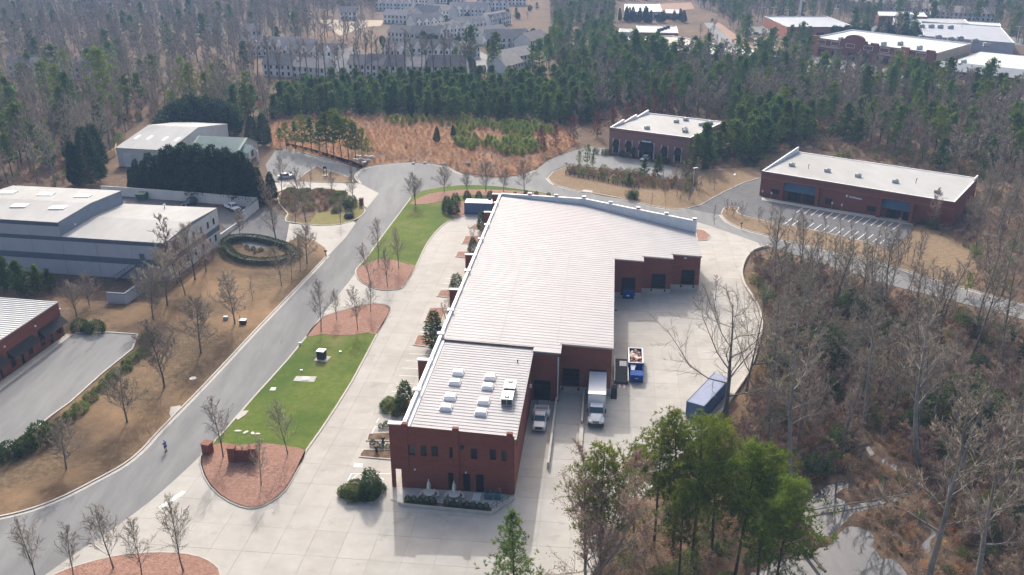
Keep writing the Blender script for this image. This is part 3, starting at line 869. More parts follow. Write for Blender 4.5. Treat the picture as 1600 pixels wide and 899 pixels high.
# roof: two sheets, ribs, parapets
OUT = [(2.0, 25.4), (15.9, 25.4), (15.9, 24.1), (20.0, 24.1), (20.0, 27.1), (27.7, 27.1), (27.7, 65.4), (33.2, 65.4), (33.2, 68.0), (38.8, 68.0), (38.8, 70.6), (44.4, 70.6), (44.2, 84.9), (20.6, 98.2), (2.0, 100.1)]
MB().prism(OUT, lambda x, y: zr(x) - .18, lambda x, y: zr(x)).build('main_roof', M['roof_white'], bld)
MB().prism([(2.0, .05), (15.95, .05), (15.95, 25.35), (2.0, 25.35)], lambda x, y: zr(x, 0) - .18, lambda x, y: zr(x, 0)).build('office_roof', M['roof_white'], bld)


def span(v):
    """left and right end of the roof at v"""
    xs = []
    for i in range(len(OUT)):
        a, b = OUT[i - 1], OUT[i]
        if (a[1] > v) != (b[1] > v): xs.append(a[0] + (b[0] - a[0]) * (v - a[1]) / (b[1] - a[1]))
    return (min(xs), max(xs)) if xs else None


rb = MB()


def rib(u0, u1, v, off=0.0):
    if u1 - u0 < .5: return
    z0, z1 = zr(u0, v) + off, zr(u1, v) + off
    w, h = .045, (.04 if v < 25.3 else .028)
    a = [(u0, v - w, z0 - .02), (u0, v + w, z0 - .02), (u0, v + w * .6, z0 + h), (u0, v - w * .6, z0 + h)]
    b = [(u1, p[1], p[2] - z0 + z1) for p in a]
    n = len(rb.v)
    rb.v += a + b
    for k in range(4):
        l = (k + 1) % 4
        rb.f.append((n + k, n + l, n + 4 + l, n + 4 + k)); rb.m.append(0)
    rb.f.append((n + 4, n + 5, n + 6, n + 7)); rb.m.append(0)


v = .6
while v < 98.0:
    if v < 25.2: rib(2.75, 15.9, v)
    elif v > 25.6:
        sp = span(v)
        if sp: rib(sp[0] + .5, sp[1] - .05, v)
    v += .76 if v < 25 else 1.02
tag(rb.build('roof_ribs', M['roof_rib'], bld), kind='stuff')
MB().prism([(2.3, 25.25), (15.95, 25.25), (15.95, 25.5), (2.3, 25.5)], lambda x, y: zr(x, 0) - .1, lambda x, y: zr(x) + .05).build('roof_step_flashing', M['coping_brown'], bld)
MB().box(16.3, 26, 0, 16.4, 26.1, .1)
for u in (10.6, 19.2, 35.5):
    MB().prism([(u, 27.6 if u > 16 else 25.6), (u + .12, 27.6 if u > 16 else 25.6), (u + .12, 66 if u < 30 else 88), (u, 66 if u < 30 else 88)] if u < 30 else [(u, 71), (u + .12, 71), (u + .12, 88), (u, 88)],
               lambda x, y: zr(x), lambda x, y: zr(x) + .03).build('roof_seam', M['roof_rib'], bld)
MB().box(1.72, .25, 8.4, 2.06, 100.2, 9.5).build('parapet', M['metal_pale'], bld)
MB().box(1.66, .5, 9.5, 2.1, 100.2, 9.58).build('coping', M['cap_white'], bld)
MB().box(2.12, .2, 8.5, 2.55, 25.2, 9.0).build('gutter', M['cap_white'], bld)
for a, b in (((2.0, 100.35), (20.7, 98.4)), ((20.7, 98.4), (44.2, 85.0))):
    MB().strip([a, b], .35, 6.9, 9.5, side=0).build('parapet', M['metal_pale'], bld)
    MB().strip([a, b], .5, 9.5, 9.6, side=.15).build('coping', M['cap_white'], bld)
    rp = MB()
    L_ = Vector((b[0] - a[0], b[1] - a[1])); n_ = int(L_.length / .6); L_.normalize()
    for i in range(1, n_):
        p = Vector(a) + L_ * (.6 * i)
        q = p + Vector((L_.y, -L_.x)) * .05
        rp.strip([p, q], .06, 7.0, 9.48)
    tag(rp.build('parapet_ribs', M['metal_pale'], bld), kind='stuff')
for p in ((8.5, 99.7), (14.5, 99.1), (20.7, 98.45), (26.6, 95.05), (32.5, 91.7), (38.3, 88.4), (43.9, 85.2)):
    pl = MB().box(p[0] - .35, p[1] + .3, 0, p[0] + .35, p[1] + .8, 9.85).build('pilaster', M['brick'], bld)
    MB().box(p[0] - .42, p[1] + .22, 9.85, p[0] + .42, p[1] + .88, 10.0).build('cap', M['cap_white'], pl)
for v in (17.6, 43.8, 60.8, 86.8, 100.2):
    fn = MB().box(.1, v - .25, 0, 1.7, v + .25, 9.42).build('wing_wall', M['brick'], bld)
    MB().box(0, v - .33, 9.42, 2.2, v + .33, 9.57).build('cap', M['cap_white'], fn)
for v in (8.7, 26.2, 35.0, 52.4, 69.5, 78.1, 93.2):
    pl = MB().box(1.35, v - .35, 0, 1.72, v + .35, 9.55).build('pilaster', M['brick'], bld)
    MB().box(1.28, v - .42, 9.61, 2.3, v + .42, 9.72).build('cap', M['cap_white'], pl)
# roof fittings are lifted off one by one: things of their own
def sky_px(px, py): return to_uv(at(px, py, 8.75))
for k, (px, py, wh) in enumerate([(716, 583, 'farthest from the parapet in the near-parapet column'), (711, 598, 'second from the back in the parapet-side column'), (703.5, 621, 'third from the back in the parapet-side column'), (697, 637.6, 'nearest the front wall in the parapet-side column'),
                              (766, 588, 'farthest back in the column beside the air conditioners'), (762, 603, 'second from the back beside the air conditioners'), (756, 625.5, 'third from the back beside the air conditioners'), (751.6, 643, 'nearest the front beside the air conditioners')]):
    u, v = sky_px(px, py)
    z = zr(u, 0)
    p = uv(u, v)
    t = thing('skylight', 'white domed skylight on the office roof, ' + wh, 'skylight', (p.x, p.y, z - .06), -AX, 'domed skylights on the office roof')
    MB().box(-.78, -.72, 0, .78, .72, .3).build('curb', M['metal_white'], t)
    dm = MB()
    prof = [(.74, .68, .3), (.72, .66, .45), (.62, .56, .58), (.4, .36, .64)]
    for i in range(len(prof) - 1):
        (a, b, z0), (c, d, z1) = prof[i], prof[i + 1]
        A = [(-a, -b, z0), (a, -b, z0), (a, b, z0), (-a, b, z0)]
        B = [(-c, -d, z1), (c, -d, z1), (c, d, z1), (-c, d, z1)]
        for q in range(4): dm.face([A[q], A[(q + 1) % 4], B[(q + 1) % 4], B[q]])
    dm.face([(-.4, -.36, .64), (.4, -.36, .64), (.4, .36, .64), (-.4, .36, .64)])
    dm.build('dome', M['skylight'], t, smooth=False)
for px, py, lb in ((797, 601, 'farther of two boxy rooftop air conditioners on the office roof, fan at the back'), (793, 618, 'nearer of two boxy rooftop air conditioners on the office roof, grilles facing the front')):
    u, v = to_uv(at(px, py, 9.3))
    p = uv(u, v)
    t = thing('rooftop_air_conditioner', lb, 'air conditioner', (p.x, p.y, zr(u, 0) - .05), -AX, 'rooftop air conditioners on the office roof')
    MB().box(-.72, -1.1, .12, .72, 1.1, 1.1).build('casing', M['hvac'], t)
    MB().box(-.78, -1.16, 1.1, .78, 1.16, 1.16).build('top_cover', M['metal_white'], t)
    MB().box(-.7, -1.05, 0, .7, 1.05, .12).build('base_rail', M['dark_grey'], t)
    fy = .6 if py < 610 else -.55
    MB().lathe([(.36, 1.16), (.36, 1.22), (.30, 1.22)], 16, 0, fy).build('fan_guard', M['grille'], t)
    MB().lathe([(.12, 1.2), (.12, 1.26)], 10, 0, fy).build('fan_hub', M['metal_white'], t)
    for x in (-.36, .36): MB().box(x - .3, -1.13, .3, x + .3, -1.1, 1.0).build('grille', M['grille'], t)
tag(MB().tube((0, 0, 0), (0, 0, .45), .09).build('roof_vent', M['dark_grey'], None, loc=(*uv(14.0, 20.5), zr(14, 0) - .02)), 'small dark vent pipe on the office roof behind the air conditioners', 'vent pipe')
# patio in front
patio = struct('patio', MB().prism([uv(*p) for p in [(-.3, 0), (15.6, 0), (15.6, -.9), (13.3, -4.0), (2.0, -3.5), (.4, -2.6)]], -.02, .13), M['dock_concrete'])
MB().strip([uv(*p) for p in [(1.6, -3.4), (2.2, -3.75), (13.4, -4.3), (15.75, -.95)]], .25, -.02, .42).build('low_wall', M['kerb'], patio)
MB().prism([uv(*p) for p in [(2.2, -3.6), (13.3, -4.15), (13.2, -3.3), (2.3, -2.85)]], .1, .3).build('planting_bed', M['litter'], patio)
for a, b in (((13.3, -4.15), (15.7, -.9)),):
    r = MB()
    A, B = uv(*a), uv(*b)
    for i in range(5):
        p = A.lerp(B, i / 4)
        r.tube((p.x, p.y, .4), (p.x, p.y, 1.35), .03, n=6)
    for z in (.9, 1.35): r.tube((A.x, A.y, z), (B.x, B.y, z), .03, n=6)
    tag(r.build('handrail', M['dark_grey']), 'dark pipe handrail along the corner of the brick building patio', 'railing')
for k, (u, v, lb) in enumerate(((5.15, -1.75, 'away from the doors'), (8.35, -1.75, 'before the doors'))):
    p = uv(u, v)
    t = thing('picnic_table', 'round pale picnic table with curved benches on the patio, ' + lb, 'picnic table', (p.x, p.y, .13), -AX, 'round picnic tables on the patio')
    MB().lathe([(.08, 0), (.08, .7)], 8).build('pedestal', M['dark_grey'], t)
    MB().lathe([(.72, .7), (.74, .73), (.72, .77)], 20).build('table_top', M['stone'], t)
    for q in range(3):
        b = MB()
        a0 = math.radians(-90 + 120 * q)
        pts = [(1.12 * math.cos(a0 + math.radians(w)), 1.12 * math.sin(a0 + math.radians(w))) for w in range(-44, 45, 11)]
        b.strip(pts, .32, .40, .47)
        bench = b.build('bench', M['stone'], t)
        l = MB(); l.strip([pts[2], pts[3]], .2, 0, .4); l.strip([pts[5], pts[6]], .2, 0, .4)
        l.build('bench_support', M['dark_grey'], bench)
    t2 = thing('patio_umbrella', 'folded striped green and white parasol in a picnic table, ' + lb, 'umbrella', (p.x, p.y, .2), 0, 'folded parasols on the patio')
    MB().tube((0, 0, 0), (0, 0, 2.5), .028, n=6).build('pole', M['metal_pale'], t2)
    c = MB()
    n = 16
    for (ra, za), (rb_, zb) in (((.2, 1.25), (.24, 1.5)), ((.24, 1.5), (.15, 2.1)), ((.15, 2.1), (.03, 2.55))):
        for i in range(n):
            k0, k1 = (1.25 if i % 2 else .8), (.8 if i % 2 else 1.25)
            t0, t1 = 2 * math.pi * i / n, 2 * math.pi * (i + 1) / n
            c.face([(ra * k0 * math.cos(t0), ra * k0 * math.sin(t0), za), (ra * k1 * math.cos(t1), ra * k1 * math.sin(t1), za),
                    (rb_ * k1 * math.cos(t1), rb_ * k1 * math.sin(t1), zb), (rb_ * k0 * math.cos(t0), rb_ * k0 * math.sin(t0), zb)], i % 2)
    c.build('canopy', [M['umb_green'], M['cap_white']], t2)
    MB().lathe([(.05, 2.55), (.02, 2.68)], 8).build('finial', M['metal_pale'], t2)
for k, (u, lb) in enumerate(((12.5, 'beside the door'), (13.75, 'nearest the corner of the wall'))):
    p = uv(u, -1.15)
    t = thing('condenser_unit', 'teal square air condenser with round fan on the patio, ' + lb, 'air conditioner', (p.x, p.y, .13), -AX, 'teal condensers on the patio')
    MB().box(-.42, -.42, .06, .42, .42, .95).build('casing', M['teal'], t)
    MB().box(-.45, -.45, 0, .45, .45, .06).build('pad', M['kerb'], t)
    MB().lathe([(.34, .95), (.34, 1.0), (.27, 1.0)], 16).build('fan_guard', M['grille'], t)
    for q in range(5): MB().box(-.38, -.435, .16 + q * .15, .38, -.42, .22 + q * .15).build('louvre', M['grille'], t)
tag(MB().box(-.5, -.75, 0, .5, .75, .03).build('door_mat', M['metal_pale'], None, loc=(*uv(11.05, -1.0), .13), rz=-AX), 'pale grey mat on the patio before the rightmost door', 'mat')
# dock lane walls
for (u, va, vb, w, lb) in ((19.5, 24.1, 6.4, .28, 'thin'), (23.55, 27.0, 17.6, .25, 'thin')):
    tag(MB().strip([uv(u, va), uv(u, vb)], w, -.05, .95 if u < 20 else 1.0).build('dock_lane_wall', M['kerb']),
        'low concrete wall between the dock lanes, ' + ('beside the flatbed pickup' if u < 20 else 'beside the box truck, against the brick wall'), 'wall')
tag(MB().strip([uv(23.55, 17.5), uv(23.55, 11.6)], .55, -.05, .5).build('dock_lane_wall', M['kerb']), 'wide pale concrete kerb wall in front of the box truck lane', 'wall')
# yard ramp and dock steps
t = thing('steel_yard_ramp', 'grey steel loading ramp lying beside the dock corner', 'ramp', (*uv(29.2, 34.2), 0), -AX)
MB().prism([(-1.0, -3.4), (1.0, -3.4), (1.0, 3.4), (-1.0, 3.4)], lambda x, y: .25 + (y + 3.4) * .1, lambda x, y: .4 + (y + 3.4) * .1).build('deck', M['dark_grey'], t)
for x in (-1.05, 1.05): MB().prism([(x - .06, -3.4), (x + .06, -3.4), (x + .06, 3.4), (x - .06, 3.4)], lambda x, y: .2 + (y + 3.4) * .1, lambda x, y: .75 + (y + 3.4) * .1).build('side_rail', M['steel'], t)
for x in (-.8, .8): MB().box(x - .06, 2.6, 0, x + .06, 2.8, .95).build('leg', M['steel'], t)
MB().prism([(-.3, 1.2), (.85, 1.2), (.85, 2.7), (-.3, 2.7)], lambda x, y: .41 + (y + 3.4) * .1, lambda x, y: .45 + (y + 3.4) * .1).build('lip_plate', M['metal_pale'], t)
for i in range(6): MB().box(-1 + i * .34, -4.6, .02, -.83 + i * .34, -3.5, .12).build('striped_plate', M['red_door'] if i % 2 else M['metal_pale'], t)
t = thing('dock_steps', 'dark steel steps up to the dock corner beside the box truck', 'steps', (*uv(28.05, 27.6), 0), -AX)
for i in range(5): MB().box(-.45, -1.6 + i * .3, 0.05 + i * .2, .45, -1.3 + i * .3, .25 + i * .2).build('step', M['dark_grey'], t)
MB().box(-.45, -.1, .9, .45, 1.0, 1.1).build('landing', M['dark_grey'], t)
for x in (-.43, .43):
    r = MB().tube((x, -1.6, 1.0), (x, 0, 2.0), .03, n=6).tube((x, 0, 2.0), (x, 1, 2.0), .03, n=6)
    for y, z in ((-1.5, .2), (0, 1.0), (.95, 1.0)): r.tube((x, y, z), (x, y, z + .95), .03, n=6)
    r.build('handrail', M['dark_grey'], t)
# ------------------------------------------------------------------ other buildings (meshes given in world coordinates under an Empty)
def wthing(name, label, cat, p, group=None):
    t = thing(name, label, cat, (p[0], p[1], 0), 0, group)
    WB.add(t.name)
    return t


def V2(a, b): return Vector((a, b))


def flat_block(parent, C, h, wall_m, roof_m, par=.5, par_m=None, wall_name='wall', openings=None, depth=.25):
    """four corners, walls with openings on side 0, a flat roof inside a parapet"""
    for i in range(4):
        wmb = MB()
        wall_mesh(wmb, C[i], C[(i + 1) % 4], 0, h, (openings or []) if i == 0 else (), depth)
        wmb.build(wall_name, wall_m if not isinstance(wall_m, list) else wall_m[i], parent)
    cen = (C[0] + C[1] + C[2] + C[3]) / 4
    inn = [p + (cen - p).normalized() * .25 for p in C]
    MB().prism(inn, h - par - .2, h - par).build('roof', roof_m, parent)
    MB().strip(C, .35, h - par - .1, h + .02, True, side=0).build('parapet', par_m or M['cap_white'], parent)


def hvac_unit(p, z, k, label, group, rz=.3):
    t = thing('rooftop_unit', label, 'air conditioner', (p[0], p[1], z), rz, group)
    MB().box(-.9 * k, -.7 * k, .15 * k, .9 * k, .7 * k, 1.1 * k).build('casing', M['hvac'], t)
    MB().box(-.85 * k, -.65 * k, 0, .85 * k, .65 * k, .15 * k).build('curb', M['dark_grey'], t)
    MB().lathe([(.45 * k, 1.1 * k), (.45 * k, 1.2 * k)], 12, .3 * k, 0).build('fan_guard', M['grille'], t)
    return t


# grey tilt-up warehouse
Q = [V2(-68.2, 168.2), V2(-90.35, 172.05), V2(-116.7, 176.6), V2(-64.8, 191.2), V2(-86.6, 194.35), V2(-112.7, 198.5)]
t = wthing('grey_warehouse', 'two level pale grey warehouse with slate blue bands and white flat roofs', 'building', Q[1])


def panels(A, B, z0, z1, n, name='wall_panel', m=None, op=None):
    d = (B - A) / n
    for i in range(n):
        a, b = A + d * (i + .003), A + d * (i + .997)
        mb = MB()
        wall_mesh(mb, a, b, z0, z1, op[i] if op and i in op else (), .15)
        mb.build(name, m or M['wh_wall'], t)


FRONT_A, FRONT_M, FRONT_B = Q[2], Q[1], Q[0]
panels(FRONT_A, FRONT_M, 0, 10.4, 4)
panels(FRONT_M, FRONT_B, 0, 7.4, 3)
nrm = (FRONT_B - FRONT_A).normalized()
off = Vector((nrm.y, -nrm.x))
for (a, b, z0, z1) in ((FRONT_A, FRONT_B, 3.15, 4.4), (FRONT_A, FRONT_B, 7.25, 8.08), (FRONT_A, FRONT_M, 10.25, 11.08)):
    MB().strip([a, b], .2, z0, z1, side=.2).build('blue_band', M['wh_band'], t)
sd = Q[3] - Q[0]
L_s = sd.length
so = [(L_s * f, L_s * f + 1.0, z, z + 1.5) for f in (.18, .33, .48, .62, .76, .88) for z in (1.2, 5.0)]
smb = MB(); wall_mesh(smb, Q[0], Q[3], 0, 8.0, so, .15); smb.build('side_wall', M['wall_white'], t)
for o in so: fit(t, Q[0], Q[3], o, 'window', M['frame'], M['glass'], .12, (1, 1), .06)
MB().strip([Q[0], Q[3]], .16, 3.2, 4.3, side=.3).build('blue_band', M['wh_band'], t)
for (a, b) in ((Q[3], Q[4]), (Q[5], Q[2])):
    mb = MB(); wall_mesh(mb, a, b, 0, 8.0 if a is Q[3] else 11); mb.build('back_wall', M['wh_wall'], t)
mb = MB(); wall_mesh(mb, Q[4], Q[5], 0, 11); mb.build('back_wall', M['wh_wall'], t)
mb = MB(); mid = (Q[1] + Q[4]) / 2
mb.face([(*Q[1], 7.9), (*Q[4], 7.9), (*Q[4], 11.05), (*mid, 11.65), (*Q[1], 11.05)]); mb.build('upper_side_wall', M['wh_side'], t)
mb = MB(); mid0 = (Q[0] + Q[3]) / 2
mb.face([(*Q[0], 7.95), (*Q[3], 7.95), (*mid0, 8.6)]); mb.build('gable', M['wh_side'], t)


def two_slope(F0, F1, B1, B0, ze, zrg, name, m, parent, th=.12, ex=.25):
    """shallow double pitch roof: front line F0-F1, back line B0-B1"""
    M0, M1 = (F0 + B0) / 2, (F1 + B1) / 2
    mb = MB()
    for (a, b, c, d) in ((F0, F1, M1, M0), (B1, B0, M0, M1)):
        top = [(*a, ze), (*b, ze), (*c, zrg), (*d, zrg)]
        low = [(x, y, z - th) for x, y, z in top]
        mb.face(top); mb.face(list(reversed(low)))
        for i in range(4):
            j = (i + 1) % 4
            mb.face([low[i], low[j], top[j], top[i]])
    return mb.build(name, m, parent)


two_slope(Q[1], Q[0] + off * .1, Q[3], Q[4], 8.15, 8.75, 'lower_roof', M['roof_membrane'], t)
two_slope(Q[2], Q[1] + off * .1, Q[4], Q[5], 11.15, 11.75, 'upper_roof', M['roof_membrane'], t)
for k, (px, py) in enumerate([(13, 301.5), (72, 304.5), (130, 307), (31, 322.5), (91, 325.5)]):
    p = at(px, py, 11.5)
    MB().box(p.x - 1.6, p.y - 1.1, 11.3, p.x + 1.6, p.y + 1.1, 11.72).build('roof_light', M['skylight'], t)
for px, py in [(117, 354), (141, 339), (159.5, 328.5), (183.5, 318), (257, 323.5)]:
    p = at(px, py, 8.6)
    v = MB().tube((p.x, p.y, 8.2), (p.x, p.y, 8.95), .14, n=8); v.lathe([(.3, 8.95), (.3, 9.15), (.1, 9.3)], 8, p.x, p.y)
    v.build('roof_vent', M['metal_white'], t)
# steel stair on its front
P0, P1 = FRONT_M, FRONT_B
s0, z0 = on_wall(218, 404, P0, P1); s1, _ = on_wall(169, 430, P0, P1)
st = wthing('steel_stair', 'dark blue steel outside stair up to the grey warehouse wall door', 'stair', P0 + nrm * s0 + off * .8)
def fp(s, o): return P0 + nrm * s + off * o
MB().prism([fp(s0 - .4, .22), fp(s0 + 1.6, .22), fp(s0 + 1.6, 1.5), fp(s0 - .4, 1.5)], 3.3, 3.45).build('landing', M['wh_band'], st)
for i in range(16):
    s = s0 - .4 - (i + 1) * .3; z = 3.3 - (i + 1) * .2
    MB().prism([fp(s, .4), fp(s + .3, .4), fp(s + .3, 1.4), fp(s, 1.4)], z - .05, z).build('step', M['wh_band'], st)
for o in (.38, 1.45):
    mb = MB(); a, b = fp(s0 - .4, o), fp(s0 - 5.2, o)
    mb.tube((*a, 3.3), (*b, .1), .08, n=6); mb.tube((*a, 4.3), (*b, 1.1), .04, n=6)
    for k in (0, .33, .66, 1): q = a.lerp(b, k); zz = 3.3 - 3.2 * k; mb.tube((*q, zz), (*q, zz + 1), .035, n=5)
    mb.build('stair_rail', M['wh_band'], st)
for ds in (-.3, .4, 1.0, 1.5):
    mb = MB(); q = fp(s0 + ds, 1.4); mb.tube((*q, 0), (*q, 4.4), .07, n=6); mb.build('leg', M['wh_band'], st)
MB().prism([fp(s0 + .2, .16), fp(s0 + 1.2, .16), fp(s0 + 1.2, .22), fp(s0 + .2, .22)], 3.45, 5.6).build('wall_door', M['wh_band'], t)
aw = at(68, 410); MB().prism([fp(-22.5, 0), fp(-19.0, 0), fp(-19.2, 1.4), fp(-22.3, 1.4)], 2.2, lambda x, y: 3.0).build('door_canopy', M['dark_grey'], t)
# walls round the warehouse yard
def wall_line(pts, h, name, label, m, cap=None, w=.3):
    o = MB().strip(pts, w, -.1, h).build(name, m)
    tag(o, label, 'wall')
    if cap: MB().strip(pts, w + .12, h, h + .14).build('coping', cap, o)
    return o


wall_line(ats([(160, 305), (212, 308.5), (300, 315), (403, 324)]), 2.5, 'yard_wall', 'long off-white wall between the warehouse yard and the dark evergreen row', M['wall_white'])
wall_line(ats([(404, 326), (392, 336), (381, 346)]), 2.4, 'yard_wall', 'short white wall with a coping at the end of the warehouse yard by the pickup', M['wall_white'], M['wh_band'])
wall_line(ats([(378, 350), (358, 364), (338, 378)]), 1.1, 'yard_wall', 'low pale wall stepping down beside the white pickup lot', M['wall_white'])
wall_line(ats([(169, 473), (197, 475), (232, 450), (262, 428), (300, 402)]), 2.0, 'garden_wall', 'pale grey retaining wall with dark coping and bent corner below the warehouse', M['wh_wall'], M['wh_band'], .4)

# brick building lower left
E0, E1 = V2(-82.4, 111.0), V2(-77.9, 143.2)
bdir = (E1 - E0).normalized()
t = wthing('brick_shop', 'low red brick building with ribbed pale roof and black awnings beside the grey parking lot', 'building', E1)
LL = [E0, E1, E1 + V2(-34, 4.8), E0 + V2(-34, 4.8)]
orect = [(87.5, 512, 96, 521), (78, 521.5, 83.5, 535), (63, 527.5, 71, 539), (44, 543.5, 52, 555), (33.5, 551, 38.5, 567), (16.5, 560, 25, 572), (0.5, 573, 4, 586), (-14, 582, -6, 594)]
oo = px_openings(orect, E0, E1)
oo = [(a, b, max(.1 if k in (1, 4, 6) else .8, 0), max(zb, 2.3)) for k, (a, b, za, zb) in enumerate(oo)]
mb = MB(); wall_mesh(mb, E0, E1, 0, 6.3, oo, .2); mb.build('wall', M['brick'], t)
for k, o in enumerate(oo): fit(t, E0, E1, o, 'door' if k in (1, 4, 6) else 'window', M['frame'], M['glass'], .15, (1, 1), .07)
for i in (1, 2, 3):
    mb = MB(); wall_mesh(mb, LL[i], LL[(i + 1) % 4], 0, 6.3); mb.build('wall', M['brick'], t)
MB().prism([LL[0], LL[1] + V2(.1, .1), LL[2], LL[3]], 6.2, lambda x, y: 6.3 + (E1.x - x) * .02).build('roof', M['roof_grey'], t)
rr = MB()
for i in range(44):
    a = E0.lerp(E1, (i + .5) / 44)
    rr.strip([a + V2(.1, 0), a + V2(-34, 4.8)], .09, 6.32, 6.42 + .3)
rr2 = MB()
for i in range(44):
    a = E0.lerp(E1, (i + .5) / 44); b = a + V2(-34, 4.8)
    rr2.tube((a.x + .05, a.y, 6.33), (b.x, b.y, 6.33 + .68), .09, n=4)
tag(rr2.build('roof_ribs', M['roof_white'], t), kind='stuff')
MB().strip([E0, E1], .16, 6.1, 6.36, side=.8).build('eave_trim', M['coping_brown'], t)
bo = Vector((bdir.y, -bdir.x))
for (xa, ya, xb, yb) in ((59.5, 521, 95, 496), (11, 552.5, 51, 526), (-34, 583, 3, 559)):
    sa_, za_ = on_wall(xa, ya, E0, E1); sb_, zb_ = on_wall(xb, yb, E0, E1)
    sa_, sb_ = min(sa_, sb_), max(sa_, sb_)
    zt = 3.9; a, b = E0 + bdir * sa_, E0 + bdir * sb_
    mb = MB()
    top = [(*a, zt), (*b, zt), (*(b + bo * 1.3), 2.7), (*(a + bo * 1.3), 2.7)]
    low = [(*a, 2.7), (*b, 2.7)]
    mb.face(top); mb.face([top[0], top[3], low[0]]); mb.face([top[1], low[1], top[2]]); mb.face([low[0], top[3], top[2], low[1]])
    mb.build('awning', M['awning_black'], t)
for px, py in ((92.5, 483.5), (54, 510), (6, 542)):
    s, z = on_wall(px, py, E0, E1); p = E0 + bdir * s
    MB().box(p.x - .02, p.y - .12, z - .12, p.x + .25, p.y + .12, z + .14).build('wall_lamp', M['metal_pale'], t)

# white metal building and green-roofed office, upper left
ze, zg = 5.5, 8.2
F0, F1 = at(181, 231, ze).to_2d(), at(280, 236, ze).to_2d()
R0, R1 = at(215, 195, zg).to_2d(), at(309, 200, zg).to_2d()
rd = (F1 - F0).normalized(); up = Vector((-rd.y, rd.x)); hw = ((R0 - F0).dot(up) + (R1 - F1).dot(up)) / 2
R0 = F0 + up * hw; ln = (R1 - F0).dot(rd); F1 = F0 + rd * ln; R1 = R0 + rd * ln; B0, B1 = R0 + up * hw, R1 + up * hw
t = wthing('metal_building', 'white roofed metal building behind the dark evergreen row', 'building', F0)
so_, za_ = on_wall(191, 238, F0, F1); se_, zb_ = on_wall(206, 254, F0, F1)
ops = [(so_, se_, 0, 4.0)]
mb = MB(); wall_mesh(mb, F0, F1, 0, ze, ops, .2); wall_mesh(mb, B1, B0, 0, ze)
for a, b, c in ((F1, B1, R1), (B0, F0, R0)):
    wall_mesh(mb, a, b, 0, ze); mb.face([(*a, ze), (*b, ze), (*c, zg)])
mb.build('wall', M['wall_white'], t)
fit(t, F0, F1, ops[0], 'roller_door', M['metal_pale'], M['metal_pale'], .1, (1, 5), .06)
two_slope(F0 - up * .3, F1 - up * .3 + rd * .2, B1 + up * .3, B0 + up * .3, ze + .05, zg + .15, 'roof', M['roof_membrane'], t)
for px, py in ((215, 214), (234, 215), (258, 216.5), (277, 217.5)):
    p = at(px, py, 6.9).to_2d(); q = (p - F0).dot(up) / hw
    z = ze + .05 + (zg - ze + .1) * q
    mb = MB(); a = p - up * 1.5; b = p + up * 1.5; g = (zg - ze + .1) / hw
    pts = [(a - rd * .5, -1.5), (a + rd * .5, -1.5), (b + rd * .5, 1.5), (b - rd * .5, 1.5)]
    mb.face([(*c, z + g * k + .06) for c, k in pts]); mb.build('roof_light', M['metal_pale'], t)
ze, zg = 4.2, 7.0
R0, R1 = at(311, 213, zg).to_2d(), at(384, 216, zg).to_2d()
f1, b1 = at(370, 240, ze).to_2d(), at(414.6, 229, ze).to_2d()
rd = (R1 - R0).normalized(); up = Vector((-rd.y, rd.x)); hw = abs((f1 - R1).dot(up)) * .5 + abs((b1 - R1).dot(up)) * .5
hw = min(max(hw, 7), 11)
F0, F1, B0, B1 = R0 - up * hw, R1 - up * hw, R0 + up * hw, R1 + up * hw
t = wthing('green_roofed_office', 'cream office with green metal gable roof and arched entrance porch', 'building', F1)
mb = MB(); wall_mesh(mb, F0, F1, 0, ze); wall_mesh(mb, B1, B0, 0, ze)
go = [(hw * .35, hw * .35 + 1.6, .8, 3.0), (hw * 1.35, hw * 1.35 + 1.6, .8, 3.0)]
wall_mesh(mb, F1, B1, 0, ze, go, .2); mb.face([(*F1, ze), (*B1, ze), (*R1, zg)]); wall_mesh(mb, B0, F0, 0, ze); mb.face([(*B0, ze), (*F0, ze), (*R0, zg)])
mb.build('wall', M['wall_cream'], t)
for o in go: fit(t, F1, B1, o, 'window', M['red_door'], M['glass'], .12, (2, 2), .08)
two_slope(F0 - up * .4 - rd * .3, F1 - up * .4 + rd * .6, B1 + up * .4 + rd * .6, B0 + up * .4 - rd * .3, ze, zg + .12, 'roof', M['roof_green'], t)
rb2 = MB()
for i in range(1, 40):
    a = (F0 - up * .35).lerp(F1 - up * .35, i / 40); b = R0.lerp(R1, i / 40)
    rb2.tube((*a, ze + .07), (*b, zg + .15), .06, n=4)
tag(rb2.build('roof_ribs', M['roof_green'], t), kind='stuff')
pc = F1.lerp(B1, .30)
pf = [pc - up * 2.6, pc - up * 2.6 + rd * 3.2, pc + up * 2.6 + rd * 3.2, pc + up * 2.6]
for k, c in enumerate((pf[1], pf[2])):
    MB().tube((*c, 0), (*c, 3.6), .3, n=10).build('porch_column', M['cap_white'], t)
mb = MB(); A, B = pf[1], pf[2]; c = (A + B) / 2
arch = [(*(A.lerp(B, .12)), 3.2)] + [(*(c + (B - A) * (.38 * math.cos(math.pi - math.pi * k / 8))), 3.2 + 1.3 * math.sin(math.pi * k / 8)) for k in range(1, 8)] + [(*(A.lerp(B, .88)), 3.2)]
mb.face([(*A, 3.2)] + arch + [(*B, 3.2), (*B, 4.0), (*c, 5.6), (*A, 4.0)]); mb.build('porch_gable', M['cap_white'], t)
two_slope(pf[1] + (pf[1] - pf[2]) * .07 + rd * .15, pf[0] + (pf[1] - pf[2]) * .07, pf[3] - (pf[1] - pf[2]) * .07, pf[2] - (pf[1] - pf[2]) * .07 + rd * .15, 4.0, 5.75, 'porch_roof', M['roof_green'], t)
MB().strip(ats([(158, 256), (181, 243), (183, 234)]), .15, 0, 2.2).build('fence_panel', M['wood_tan'], None)
